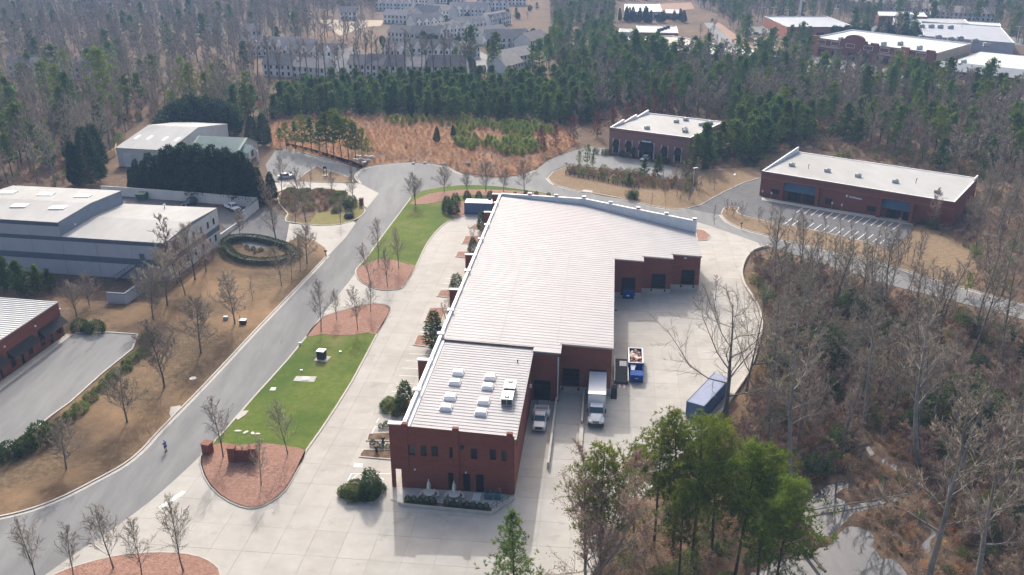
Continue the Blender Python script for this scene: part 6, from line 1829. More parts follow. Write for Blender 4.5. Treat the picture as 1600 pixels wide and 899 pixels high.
def gen_bare(seed, h=16.0, clear=.35, nl=14, ll=.34, up=.7, lift=.12, n2=8, n3=7, tr=.22, twr=.03, wob=.16, forks=1, buds=0, lrf=.45, bl=(.24, .46), tl=(.35, .7)):
    """a leafless tree: trunk and limbs; branches and twigs as its crown"""
    rng = np.random.default_rng(seed)
    segs, limbs, br, tw = [], [], [], []
    bud = []
    for fk in range(forks):
        d0 = np.array([rng.normal() * .05, rng.normal() * .05, 1.0])
        if forks > 1:
            az = 2 * np.pi * fk / forks + rng.uniform(0, 1); d0 = np.array([np.cos(az) * .28, np.sin(az) * .28, 1.0])
        tp, _ = path_pts((0, 0, -.3), d0 / np.linalg.norm(d0), h * .94, 9, rng, .035 if forks == 1 else .07, .02)
        R = [tr * (1 - .9 * (i / 9)) ** .9 * (1.25 if i == 0 else 1) / (forks ** .4) for i in range(10)]
        for i in range(9): segs.append((tp[i], tp[i + 1], R[i], R[i + 1]))
        k0 = rng.uniform(0, 6)
        for i in range(nl):
            t = clear + (1 - clear) * (i + rng.uniform(0, .9)) / nl * .97
            f = t * 9; k = min(int(f), 8)
            p = tp[k] + (tp[k + 1] - tp[k]) * (f - k)
            az = k0 + i * 2.4 + rng.uniform(-.5, .5)
            el = up + rng.uniform(-.25, .25) + .35 * (t - clear)
            d = np.array([np.cos(az) * np.cos(el), np.sin(az) * np.cos(el), np.sin(el)])
            q = (t - clear) / (1 - clear)
            L = h * ll * (1 - .72 * q) * rng.uniform(.7, 1.15) * (.75 if q < .12 else 1)
            lp, _ = path_pts(p, d, L, 4, rng, wob, lift)
            r0 = max(R[k] * lrf, .018); lr = [r0 * (1 - .82 * j / 4) for j in range(5)]
            for j in range(4): limbs.append((lp[j], lp[j + 1], lr[j], lr[j + 1]))
            for b in range(n2):
                s = .18 + .82 * (b + rng.uniform(0, 1)) / n2
                g = min(s, .999) * 4; kk = min(int(g), 3)
                bp = lp[kk] + (lp[kk + 1] - lp[kk]) * (g - kk)
                ax = lp[kk + 1] - lp[kk]; ax /= np.linalg.norm(ax)
                bd = ax * .75 + rng.normal(size=3) * .62 + np.array([0, 0, .22]); bd /= np.linalg.norm(bd)
                BL = max(.4, L * rng.uniform(*bl) * (1.15 - .55 * s))
                bb, _ = path_pts(bp, bd, BL, 2, rng, wob, lift)
                rr = max(twr * 1.1, lr[kk] * .42)
                br.append((bb[0], bb[1], rr, rr * .7)); br.append((bb[1], bb[2], rr * .7, rr * .35))
                for c in range(n3):
                    u = .15 + .85 * (c + rng.uniform(0, 1)) / n3
                    w = min(u, .999) * 2; kw = min(int(w), 1)
                    tp0 = bb[kw] + (bb[kw + 1] - bb[kw]) * (w - kw)
                    td = (bb[kw + 1] - bb[kw]); td = td / np.linalg.norm(td) * .8 + rng.normal(size=3) * .55 + np.array([0, 0, .2])
                    td /= np.linalg.norm(td)
                    e = tp0 + td * max(.3, BL * rng.uniform(*tl))
                    tw.append((tp0, e, twr))
                    if buds:
                        for _ in range(buds): bud.append(tp0 + (e - tp0) * rng.uniform(.3, 1.05) + rng.normal(size=3) * .06)
    def arr(L, i): return np.array([x[i] for x in L])
    tv = merge([tubes_np(arr(segs, 0), arr(segs, 1), arr(segs, 2), arr(segs, 3), 7), tubes_np(arr(limbs, 0), arr(limbs, 1), arr(limbs, 2), arr(limbs, 3), 5)])
    cv = merge([tubes_np(arr(br, 0), arr(br, 1), arr(br, 2), arr(br, 3), 3), cones_np(arr(tw, 0), arr(tw, 1), arr(tw, 2))])
    bv = None
    if bud:
        B = np.array(bud)
        bv = blades_np(B, rng.normal(size=B.shape), rng.uniform(.1, .2, len(B)), rng.uniform(.08, .14, len(B)), rng, True)
    return tv, cv, bv


def gen_pine(seed, h=18.0, clear=.45, cr=3.6, nb=34, ntuft=16, nbl=9, bl=.42, bw=.10, tr=.2, conic=.35, droop=-.02, dead=6, cl=.28):
    rng = np.random.default_rng(seed)
    tp, _ = path_pts((0, 0, -.3), (rng.normal() * .02, rng.normal() * .02, 1), h * .97, 8, rng, .018, .02)
    R = [tr * (1 - .88 * i / 8) for i in range(9)]
    segs = [(tp[i], tp[i + 1], R[i], R[i + 1]) for i in range(8)]
    br, C, D = [], [], []

    def on(t):
        f = min(t, .999) * 8; k = int(f)
        return tp[k] + (tp[k + 1] - tp[k]) * (f - k)
    k0 = rng.uniform(0, 6)
    for i in range(nb):
        q = (i + rng.uniform(0, 1)) / nb
        t = clear + (1 - clear) * q
        p = on(t); az = k0 + i * 2.4 + rng.uniform(-.6, .6)
        prof = (1 - q) ** conic * (.5 + .5 * min(1, q / .3)) if conic < .9 else (1 - q) ** .85 + .05
        L = cr * prof * rng.uniform(.65, 1.15)
        el = rng.uniform(-.05, .35) + .55 * q
        d = np.array([np.cos(az) * np.cos(el), np.sin(az) * np.cos(el), np.sin(el)])
        bp, _ = path_pts(p, d, L, 3, rng, .1, .08 + droop)
        rb_ = max(.025, R[min(8, int(t * 8))] * .38)
        for j in range(3): br.append((bp[j], bp[j + 1], rb_ * (1 - .3 * j), rb_ * (.7 - .3 * j)))
        m = max(3, int(ntuft / 4 * (L / cr) ** .8))
        for c in range(m):
            s = .3 + .7 * (c + rng.uniform(0, 1)) / m
            g = min(s, .999) * 3; kk = int(g)
            c0 = bp[kk] + (bp[kk + 1] - bp[kk]) * (g - kk)
            sp = (L * .2 + .12) * (.5 + .6 * s)
            c0 = c0 + rng.normal(size=3) * np.array([sp, sp, sp * .4]) + np.array([0, 0, .12])
            for _ in range(4):
                c1 = c0 + rng.normal(size=3) * np.array([cl, cl, cl * .5])
                dd = rng.normal(size=(nbl, 3)) * .8 + (bp[-1] - bp[0]) / (L + 1e-6) * .4 + np.array([0, 0, .6])
                C.append(np.repeat(c1[None], nbl, 0)); D.append(dd)
    for i in range(dead):
        p = on(rng.uniform(clear * .35, clear)); az = rng.uniform(0, 6.28)
        e = p + np.array([np.cos(az), np.sin(az), rng.uniform(-.2, .2)]) * rng.uniform(.5, 1.6)
        br.append((p, e, .03, .012))
    C, D = np.concatenate(C), np.concatenate(D)
    cv = blades_np(C, D, rng.uniform(.7, 1.2, len(C)) * bl, bw * rng.uniform(.7, 1.3, len(C)), rng)

    def arr(L, i): return np.array([x[i] for x in L])
    tv = merge([tubes_np(arr(segs, 0), arr(segs, 1), arr(segs, 2), arr(segs, 3), 7), tubes_np(arr(br, 0), arr(br, 1), arr(br, 2), arr(br, 3), 4)])
    return tv, cv, None


def gen_leafy(seed, h, prof, n, size, width, lump=.18, up=.3, tr=.12, z0=.0, inner=.55, stems=1):
    """an evergreen: leaf faces through the outer shell of a lumpy body; prof(t) is its radius at height fraction t"""
    rng = np.random.default_rng(seed)
    K = 26
    ld = rng.normal(size=(K, 3)); ld /= np.linalg.norm(ld, axis=1, keepdims=True)
    la = rng.uniform(-1, 1, K)
    t = rng.uniform(0, 1, n * 3)
    R = np.array([prof(x) for x in t])
    keep = rng.uniform(0, 1, n * 3) < (R / R.max()) * .9 + .1
    t, R = t[keep][:n], R[keep][:n]
    az = rng.uniform(0, 2 * np.pi, len(t))
    dirn = np.stack([np.cos(az), np.sin(az), (t - .5) * 1.6], 1); dirn /= np.linalg.norm(dirn, axis=1, keepdims=True)
    w = np.maximum(0, dirn @ ld.T - .55) @ la
    rr = R * (1 + lump * w * 2) * (inner + (1 - inner) * rng.uniform(0, 1, len(t)) ** .45)
    C = np.stack([np.cos(az) * rr, np.sin(az) * rr, z0 + t * (h - z0)], 1) + rng.normal(size=(len(t), 3)) * size * .3
    D = np.stack([np.cos(az), np.sin(az), np.full(len(t), up)], 1) + rng.normal(size=(len(t), 3)) * .7
    cv = blades_np(C, D, size * rng.uniform(.6, 1.3, len(t)), width * rng.uniform(.6, 1.3, len(t)), rng, True)
    S = []
    for i in range(stems):
        a = rng.uniform(0, 6.28); e = np.array([np.cos(a) * prof(.5) * .4 * (stems > 1), np.sin(a) * prof(.5) * .4 * (stems > 1), h * .8])
        S.append((np.array([0, 0, -.2]), e, tr, tr * .25))
        for _ in range(7):
            f = rng.uniform(.2, .9); p = S[i * 8][0] * (1 - f) + e * f; a2 = rng.uniform(0, 6.28)
            q = p + np.array([np.cos(a2), np.sin(a2), .5]) * prof(min(.95, f)) * .7
            S.append((p, q, tr * .35, tr * .1))
    def arr(L, i): return np.array([x[i] for x in L])
    return tubes_np(arr(S, 0), arr(S, 1), arr(S, 2), arr(S, 3), 5), cv, None


LIB, NOM = {}, {}


def lib(key, gens, h, bark, leaf, budm=None):
    LIB[key], NOM[key] = [], h
    for k, (tv, cv, bv) in enumerate(gens):
        tm = mesh_np(key + '_trunk', *tv, [bark])
        if bv is not None:
            V, F = merge([cv, bv]); mi = [0] * len(cv[1]) + [1] * len(bv[1])
            cm = mesh_np(key + '_crown', V, F, [leaf, budm], mi)
        else: cm = mesh_np(key + '_crown', *cv, [leaf])
        V, F = merge([tv, cv] + ([bv] if bv is not None else []))
        mi = [0] * len(tv[1]) + [1] * len(cv[1]) + ([2] * len(bv[1]) if bv is not None else [])
        LIB[key].append((tm, cm, (V, F, [bark, leaf] + ([budm] if bv is not None else []), mi)))


lib('wood', [gen_bare(100 + i, 18, .30 + .05 * (i % 3), 16, .32 + .02 * (i % 3), .75, .10, 10, 11, .22, .026, lrf=.4) for i in range(6)], 18, M['bark_grey'], M['twig'])
lib('wood_pale', [gen_bare(140 + i, 19, .34, 15, .34, .6, .12, 10, 10, .28, .026, .2, lrf=.42) for i in range(3)], 19, M['bark_pale'], M['twig'])
lib('wood_red', [gen_bare(160 + i, 12, .15, 16, .38, .75, .1, 10, 11, .13, .026, lrf=.4) for i in range(3)], 12, M['bark_grey'], M['twig_red'])
lib('tall', [gen_bare(180 + i, 22, .5 + .06 * (i % 3), 12, .24, .75, .12, 8, 8, .36, .06) for i in range(4)], 22, M['bark_grey'], M['twig'])
lib('far_bare', [gen_bare(190 + i, 16, .2, 15, .36, .7, .1, 9, 10, .2, .06, lrf=.4) for i in range(4)], 16, M['bark_grey'], M['twig'])
lib('vase', [gen_bare(200 + i, 7.5, .22, 17, .50, 1.0, .05, 8, 8, .08, .0135, .07, lrf=.34, bl=(.28, .5), tl=(.45, .8)) for i in range(5)], 7.5, M['bark_grey'], M['twig'])
lib('round', [gen_bare(220 + i, 7.5, .2, 24, .56, .62, .08, 12, 10, .12, .0145, .1, lrf=.36, bl=(.28, .5), tl=(.4, .75)) for i in range(4)], 7.5, M['bark_grey'], M['twig'])
lib('oval', [gen_bare(240 + i, 8.5, .18, 24, .42, .9, .05, 10, 9, .14, .014, .1, lrf=.34) for i in range(2)], 8.5, M['bark_grey'], M['twig_red'])
lib('sapling', [gen_bare(260 + i, 8, .18, 15, .27, .85, .06, 6, 7, .06, .014, .12, lrf=.4) for i in range(4)], 8, M['bark_grey'], M['twig'])
lib('multi', [gen_bare(280 + i, 5, .25, 7, .32, .95, .04, 5, 5, .07, .012, .12, forks=4) for i in range(2)], 5, M['bark_grey'], M['twig_red'])
lib('spread', [gen_bare(300 + i, 20, .12, 13, .78, .5, .09, 13, 10, .34, .019, .16, lrf=.42) for i in range(2)], 20, M['bark_grey'], M['twig'])
lib('budding', [gen_bare(320, 17, .15, 15, .5, .62, .1, 12, 10, .30, .018, .2, forks=3, buds=3, lrf=.4)], 17, M['bark_pale'], M['twig'], M['bud'])
lib('brush', [gen_bare(340 + i, 3.2, .05, 9, .6, .6, .06, 8, 9, .04, .02, .25, forks=2) for i in range(3)], 3.2, M['bark_grey'], M['twig_red'])
lib('pine_near', [gen_pine(400 + i, 18, .36 + .06 * (i % 3), 5.2, 48, 44, 11, .46, .07, .2, .5, cl=.3) for i in range(4)], 18, M['bark_pine'], M['needle_bright'])
lib('pine', [gen_pine(420 + i, 15, .28 + .08 * (i % 3), 3.9, 40, 18, 9, .62, .19, .2, .4) for i in range(4)], 15, M['bark_pine'], M['needle'])
lib('pine_sunny', [gen_pine(440 + i, 16, .28, 4.1, 36, 18, 9, .6, .18, .2, .35) for i in range(3)], 16, M['bark_pine'], M['needle_bright'])
lib('pine_young', [gen_pine(460 + i, 9, .04, 2.9, 40, 18, 8, .55, .2, .12, 1.0, dead=0) for i in range(4)], 9, M['bark_pine'], M['needle'])
lib('rust', [gen_pine(480 + i, 10, .06, 2.9, 40, 13, 7, .4, .13, .14, 1.0, .04, 0) for i in range(3)], 10, M['bark_grey'], M['leaf_rust'])
lib('cypress', [gen_leafy(500 + i, 12, lambda t: 2.5 * (min(1, t / .12) ** .6) * (1 - t) ** .62 + .12, 5200, .55, .22, .35, .9, .16, .3) for i in range(4)], 12, M['bark_pine'], M['needle_dark'])
lib('evergreen', [gen_leafy(520 + i, 9, lambda t: 3.3 * math.sin(math.pi * min(.97, .12 + .86 * t)) ** .7, 4200, .6, .28, .35, .3, .2, .4) for i in range(3)], 9, M['bark_pine'], M['needle_dark'])
lib('magnolia', [gen_leafy(540 + i, 5, lambda t: 1.35 * (min(1, t / .15) ** .6) * (1 - t) ** .55 + .1, 1700, .34, .17, .35, .3, .07, .2, .4) for i in range(3)], 5, M['bark_grey'], M['leaf_dark'])
lib('cone_shrub', [gen_leafy(560 + i, 2.4, lambda t: .92 * (min(1, t / .2) ** .6) * (1 - t) ** .5 + .05, 1300, .2, .11, .12, .5, .05, .0) for i in range(2)], 2.4, M['bark_grey'], M['leaf_dark'])
lib('ball_shrub', [gen_leafy(570 + i, 1.3, lambda t: .95 * math.sin(math.pi * min(.97, .18 + .80 * t)) ** .6, 1400, .17, .10, .2, .3, .04, .0) for i in range(3)], 1.3, M['bark_grey'], M['leaf_olive'])
lib('dark_ball', [gen_leafy(580 + i, 1.3, lambda t: .9 * math.sin(math.pi * min(.97, .18 + .80 * t)) ** .6, 1200, .17, .10, .2, .3, .04, .0) for i in range(2)], 1.3, M['bark_grey'], M['leaf_dark'])
lib('brown_bush', [gen_leafy(590 + i, 2.2, lambda t: 1.3 * math.sin(math.pi * min(.97, .15 + .80 * t)) ** .6, 520, .26, .16, .45, .3, .05, .0, .2, 3) for i in range(3)], 2.2, M['bark_grey'], M['leaf_brown'])
lib('olive_bush', [gen_leafy(600 + i, 2.6, lambda t: 1.6 * math.sin(math.pi * min(.97, .15 + .80 * t)) ** .6, 800, .28, .17, .45, .3, .05, .0, .2, 3) for i in range(3)], 2.6, M['bark_grey'], M['leaf_olive'])
lib('dark_bush', [gen_leafy(610 + i, 3.2, lambda t: 1.9 * math.sin(math.pi * min(.97, .15 + .80 * t)) ** .6, 1100, .34, .2, .45, .3, .06, .0, .25, 3) for i in range(2)], 3.2, M['bark_grey'], M['leaf_dark'])
_cnt = {}
ONE = {}


def plant(key, p, h, name, label, cat='tree', group=None, parts=True, lean=0.0, wide=1.0):
    i = _cnt.get(key, 0); _cnt[key] = i + 1
    tm, cm, allm = LIB[key][i % len(LIB[key])]
    s = h / NOM[key]
    z = ground_z(p[0], p[1]) if (p[0] > 15 and p[1] < 240) else 0.0
    rz = (i * 2.399 + random.uniform(-.3, .3)) % 6.283
    loc = (p[0], p[1], z)
    if parts:
        t = thing(name, label, cat, loc, rz, group)
        t.scale = (s * wide, s * wide, s)
        put('trunk' if cat == 'tree' else 'stem', tm, t); put('crown' if cat == 'tree' else 'foliage', cm, t)
    else:
        kk = (key, i % len(LIB[key]))
        if kk not in ONE: ONE[kk] = mesh_np(key, *allm)
        t = put(name, ONE[kk], None, loc, rz, (s * wide, s * wide, s), label, cat, group)
    if lean: t.rotation_euler = (lean * math.cos(rz * 3), lean * math.sin(rz * 3), rz)
    return t


def plant_px(key, bx, by, ty, name, label, cat='tree', group=None, **k):
    p = at(bx, by)
    return plant(key, p, max(.3, hgt(bx, ty, p)), name, label, cat, group, **k)


def scatter(poly, spacing, avoid=(), seed=1, most=9999):
    rng = random.Random(seed)
    xs, ys = [p[0] for p in poly], [p[1] for p in poly]
    x0, x1, y0, y1 = min(xs), max(xs), min(ys), max(ys)
    out, grid = [], {}
    tries = int((x1 - x0) * (y1 - y0) / spacing ** 2 * 6) + 50
    for _ in range(tries):
        p = (rng.uniform(x0, x1), rng.uniform(y0, y1))
        g = (int(p[0] // spacing), int(p[1] // spacing))
        if any((q[0] - p[0]) ** 2 + (q[1] - p[1]) ** 2 < spacing ** 2 for i in (-1, 0, 1) for j in (-1, 0, 1) for q in grid.get((g[0] + i, g[1] + j), ())): continue
        if not inside(p, poly) or any(inside(p, a) for a in avoid): continue
        grid.setdefault(g, []).append(p); out.append(p)
        if len(out) >= most: break
    return out


def scatter_stuff(name, label, items, src):
    """one object that carries many plants nobody could count: points with kind, turn and size, instanced by geometry nodes"""
    col = bpy.data.collections.new(name + '_sources')
    k = 0; index = {}
    for key in src:
        for i, v in enumerate(LIB[key]):
            if (key, i) not in ONE: ONE[(key, i)] = mesh_np(key, *v[2])
            o = bpy.data.objects.new('%03d_%s' % (k, key), ONE[(key, i)])
            col.objects.link(o); index.setdefault(key, []).append(k); k += 1
    me = bpy.data.meshes.new(name)
    n = len(items)
    me.vertices.add(n)
    me.vertices.foreach_set('co', [c for it in items for c in (it[1][0], it[1][1], it[3])])
    for nm, ty, vals in (('kind_index', 'INT', [random.choice(index[it[0]]) for it in items]), ('turn', 'FLOAT', [random.uniform(0, 6.28) for _ in items]), ('size', 'FLOAT', [it[2] / NOM[it[0]] for it in items])):
        a = me.attributes.new(nm, ty, 'POINT'); a.data.foreach_set('value', vals)
    o = bpy.data.objects.new(name, me); COL.objects.link(o)
    tag(o, label, 'trees' if 'wood' in name else 'plants', None, 'stuff')
    ng = bpy.data.node_groups.new(name, 'GeometryNodeTree')
    ng.interface.new_socket('Geometry', in_out='INPUT', socket_type='NodeSocketGeometry'); ng.interface.new_socket('Geometry', in_out='OUTPUT', socket_type='NodeSocketGeometry')
    N, Lk = ng.nodes, ng.links
    gi, go = N.new('NodeGroupInput'), N.new('NodeGroupOutput')
    m2p = N.new('GeometryNodeMeshToPoints'); ins = N.new('GeometryNodeInstanceOnPoints'); ci = N.new('GeometryNodeCollectionInfo')
    ci.inputs['Collection'].default_value = col; ci.inputs['Separate Children'].default_value = True; ci.inputs['Reset Children'].default_value = True
    Lk.new(gi.outputs[0], m2p.inputs['Mesh']); Lk.new(m2p.outputs['Points'], ins.inputs['Points']); Lk.new(ci.outputs[0], ins.inputs['Instance'])
    ins.inputs['Pick Instance'].default_value = True
    def attr(nm, ty):
        a = N.new('GeometryNodeInputNamedAttribute'); a.data_type = ty; a.inputs['Name'].default_value = nm
        return a.outputs['Attribute']
    Lk.new(attr('kind_index', 'INT'), ins.inputs['Instance Index'])
    cx = N.new('ShaderNodeCombineXYZ'); Lk.new(attr('turn', 'FLOAT'), cx.inputs['Z'])
    er = N.new('FunctionNodeEulerToRotation'); Lk.new(cx.outputs[0], er.inputs[0]); Lk.new(er.outputs[0], ins.inputs['Rotation'])
    Lk.new(attr('size', 'FLOAT'), ins.inputs['Scale'])
    Lk.new(ins.outputs[0], go.inputs[0])
    o.modifiers.new('scatter', 'NODES').node_group = ng
    return o


lib('tuft', [gen_leafy(620 + i, .8, lambda t: .55 - .25 * t, 150, .55, .05, .3, 1.6, .01, .0, .1) for i in range(2)], .8, M['bark_grey'], M['leaf_straw'])
lib('seedling', [gen_pine(640 + i, 2.2, .02, .9, 18, 8, 6, .3, .1, .04, 1.0, dead=0, cl=.1) for i in range(3)], 2.2, M['bark_pine'], M['needle_seed'])
lib('pine_cone', [gen_pine(660, 18, .12, 5.0, 60, 40, 11, .46, .08, .2, 1.0, dead=2)], 18, M['bark_pine'], M['needle'])
lib('dry_tuft', [gen_leafy(630 + i, .8, lambda t: .7 - .3 * t, 130, .5, .06, .3, 1.2, .01, .0, .1) for i in range(2)], .8, M['bark_grey'], M['twig_red'])
# ------------------------------------------------------------------ planting: single trees first
G_ST = 'bare street trees'
ordn = ['first', 'second', 'third', 'fourth', 'fifth', 'sixth', 'seventh', 'eighth', 'ninth', 'tenth', 'eleventh', 'twelfth']
for i, (bx, by, ty) in enumerate([(57, 908, 806), (115, 903, 822), (178, 889, 779), (223, 906, 814), (288, 894, 774)]):
    plant_px('vase', bx, by, ty, 'bare_tree', 'slender bare tree in the mulch bed at the near road corner, %s from the left' % ordn[i], group=G_ST)
for bx, by, ty, lb in [(349, 715, 620, 'beside the lone brick pier'), (408, 760, 686, 'in front of the brick sign wall'), (450, 711, 622, 'at the lawn edge')]:
    plant_px('vase', bx, by, ty, 'bare_tree', 'slender bare tree in the sign bed, ' + lb, group=G_ST)
for i, (bx, by, ty) in enumerate([(502, 519, 440), (527, 501, 452), (559, 516, 448), (579, 489, 437)]):
    plant_px('vase', bx, by, ty, 'bare_tree', 'slender bare tree in the mulch bed behind the utility box lawn, %s from the left' % ordn[i], group=G_ST)
for i, (bx, by, ty) in enumerate([(579, 445, 378), (591, 411, 343), (606, 449, 388), (623, 420, 358)]):
    plant_px('vase', bx, by, ty, 'bare_tree', 'slender bare tree in the mulch tip of the far lawn, %s from the left' % ordn[i], group=G_ST)
for i, (bx, by, ty) in enumerate([(649, 321, 271), (694, 302, 259), (730, 300, 268), (759, 300, 250), (787, 301, 262), (819, 300, 250)]):
    plant_px('round', bx, by, ty, 'bare_tree', 'round headed bare tree along the road bend behind the lawn, %s from the left' % ordn[i], group='round headed bare trees at the road bend')
for i, (bx, by, ty) in enumerate([(104, 734, 655), (199, 661, 580), (257, 606, 503), (314, 552, 462), (367, 506, 425)]):
    plant_px('round', bx, by, ty, 'bare_tree', 'spreading bare tree on the dry verge left of the road, %s from the near end' % ordn[i], group='bare trees on the dry verge')
for i, (bx, by, ty, lb) in enumerate([(262, 478, 385, 'behind the hedge row'), (240, 500, 415, 'at the lot corner'), (290, 462, 370, 'before the retaining wall'), (305, 438, 350, 'right of the steel stair'), (322, 425, 362, 'dense crowned by the warehouse corner'),
                                      (278, 445, 330, 'tallest against the white warehouse roof'), (375, 370, 328, 'beside the round hedge'), (140, 478, 428, 'above the brick shop roof'), (120, 495, 440, 'at the brick shop corner')]):
    plant_px('oval' if i == 4 else ('wood_red' if i in (5, 2) else 'round'), bx, by, ty, 'bare_tree', 'bare tree between the warehouse and the lower lot, ' + lb, group='bare trees round the warehouse')
for i, (bx, by, ty, k, lb) in enumerate([(431, 373, 308, 'oval', 'dense oval bare tree at the driveway of the round hedge'), (462, 348, 305, 'vase', 'bare tree at the mulch end of the yellow grass island'), (478, 348, 262, 'vase', 'taller bare tree in the yellow grass island'), (532, 351, 312, 'vase', 'thin bare tree at the kerb of the yellow grass island'),
                                         (520, 308, 268, 'vase', 'thin bare tree between the two upper driveways'), (552, 321, 262, 'vase', 'bare tree at the tip of the yellow grass island by the brick pier'), (486, 301, 258, 'sapling', 'thin bare tree in the low hedge by the upper driveway'), (441, 306, 240, 'vase', 'tall bare tree at the end of the dark evergreen row'),
                                         (480, 413, 350, 'round', 'spreading bare tree on the tan verge by the black mailbox'), (440, 448, 384, 'vase', 'slim bare tree below the round hedge, nearest the road'), (456, 438, 386, 'vase', 'slim bare tree below the round hedge, second from the road'), (469, 425, 366, 'vase', 'slim bare tree below the round hedge, beside the spreading tree'),
                                         (420, 330, 270, 'wood_red', 'brown bare tree behind the end of the yard wall'), (395, 470, 425, 'sapling', 'thin bare tree on the tan verge above the road')]):
    plant_px(k, bx, by, ty, 'bare_tree', lb, group='bare trees by the upper driveways')
# the pines and the budding tree in front
for i, (bx, by, ty, k, lb) in enumerate([(806, 955, 783, 'pine_cone', 'pine at the bottom edge below the brick building corner'), (937, 912, 686, 'pine_near', 'thin dark trunked pine rising through the budding bare tree'),
                                         (990, 830, 694, 'pine_near', 'leftmost pine of the clump before the yard'), (1022, 850, 662, 'pine_near', 'second pine from the left in the clump before the yard'), (1052, 862, 640, 'pine_near', 'third pine from the left in the clump before the yard'),
                                         (1082, 872, 636, 'pine_near', 'fourth pine from the left in the clump before the yard'), (1112, 862, 648, 'pine_near', 'pine in the middle of the clump before the blue container'), (1150, 884, 655, 'pine_near', 'tall pine behind the creek, left of the bright one'),
                                         (1185, 905, 660, 'pine_near', 'bright green pine beside the creek'), (1205, 940, 715, 'pine_near', 'rightmost pine leaning over the creek'), (1060, 915, 745, 'pine_near', 'lower pine in front of the clump')]):
    plant_px(k, bx, by, ty, 'pine_tree', lb, group='pines in front of the yard', lean=.04)
plant_px('budding', 918, 935, 722, 'bare_tree', 'wide pale barked bare tree with reddish buds before the concrete yard', wide=1.05)
plant_px('spread', 1134, 646, 455, 'bare_tree', 'great bare tree spreading its limbs over the yard and the blue container', wide=1.1)
plant_px('spread', 1166, 612, 452, 'bare_tree', 'bare forked tree at the yard edge behind the blue container', wide=.7)
plant_px('wood', 1118, 470, 428, 'bare_tree', 'small bare tree at the yard kerb beyond the last dock', wide=1.2)
for bx, by, ty, k, lb in [(1238, 735, 470, 'wood_pale', 'pale straight trunk left in the creek woods'), (1448, 912, 555, 'wood_pale', 'tall pale leaning sycamore beside the creek'), (1528, 915, 610, 'wood_pale', 'pale forked sycamore right of the creek'), (1440, 700, 430, 'wood_pale', 'pale tree in the middle of the creek woods'), (1560, 690, 470, 'wood_pale', 'pale tree at the right edge of the creek woods'), (1355, 640, 440, 'wood_pale', 'pale tree above the upper creek pool')]:
    plant_px(k, bx, by, ty, 'bare_tree', lb, lean=.06, group='pale barked trees in the creek woods')
# evergreen row behind the warehouse, and others
for i in range(19):
    f = i / 18; bx = 207 + 198 * f; by = 295.5 + 22 * f + (i % 2) * 1.5
    ty = [262, 250, 252, 240, 244, 234, 228, 232, 224, 230, 226, 234, 228, 236, 232, 240, 238, 250, 262][i]
    plant_px('cypress', bx, by, ty, 'evergreen_tree', 'dark conifer in the row behind the long white wall, %s' % ('at the left end' if i == 0 else 'at the right end' if i == 18 else 'number %s from left' % ['', 'two', 'three', 'four', 'five', 'six', 'seven', 'eight', 'nine', 'ten', 'eleven', 'twelve', 'thirteen', 'fourteen', 'fifteen', 'sixteen', 'seventeen', 'eighteen'][i]), group='dark conifer row', wide=1.1)
for i, (bx, by, ty) in enumerate([(283, 212, 158), (302, 208, 150), (322, 207, 152), (342, 209, 156), (358, 212, 164), (395, 224, 182), (413, 228, 178), (120, 290, 222), (142, 288, 200), (152, 262, 196), (110, 250, 205), (425, 312, 270), (412, 318, 285)]):
    plant_px('cypress' if i >= 5 else 'evergreen', bx, by, ty, 'evergreen_tree', 'dark evergreen %s' % ['leftmost of the broad clump behind the white roof', 'second of the broad clump behind the white roof', 'middle of the broad clump behind the white roof', 'fourth of the broad clump behind the white roof', 'rightmost of the broad clump behind the white roof', 'cone left of a pair behind the arched porch', 'cone right of a pair behind the arched porch', 'left of a pair beyond the warehouse roof', 'right of a pair beyond the warehouse roof', 'by the tan board fence', 'in the woods left of the tan fence', 'at the lamp end of the conifer row', 'lower one at the lamp end of the conifer row'][i], group='dark evergreens by the white roofed building', wide=1.25 if i < 5 else 1.1)
for i, (bx, by, ty) in enumerate([(474, 238, 180), (488, 240, 182), (500, 243, 188), (512, 245, 176), (522, 244, 170), (534, 247, 176), (545, 249, 184), (556, 250, 190), (566, 250, 200), (462, 236, 190), (448, 234, 192), (438, 230, 200), (575, 247, 214)]):
    plant_px('pine' if i % 2 else 'pine_sunny', bx, by, ty, 'pine_tree', 'thin pine in the group at the upper lot edge, %s' % ('near its meadow end' if bx > 540 else 'in its middle' if bx > 480 else 'near its building end'), group='thin pines at the upper lot, ' + ('meadow end' if bx > 540 else 'middle' if bx > 480 else 'building end'))
for i, (bx, by, ty) in enumerate([(683, 222, 199), (708, 214, 196)]):
    plant_px('cypress', bx, by, ty, 'evergreen_tree', 'small dark cone shaped evergreen alone in the orange meadow, %s' % ('the nearer one' if i == 0 else 'the farther one'))
for i, (bx, by, ty) in enumerate([(868, 231, 194), (846, 229, 196), (896, 222, 180), (933, 214, 168), (958, 208, 164), (980, 206, 158), (1003, 196, 150), (1023, 192, 144), (850, 243, 214)]):
    plant_px('rust', bx, by, ty, 'rusty_conifer', 'rust brown conifer between meadow and pinkish brick office, %s from the meadow end' % ['second', 'first', 'third', 'fourth', 'fifth', 'sixth', 'seventh', 'eighth', 'lowest'][i], group='rust brown conifers')
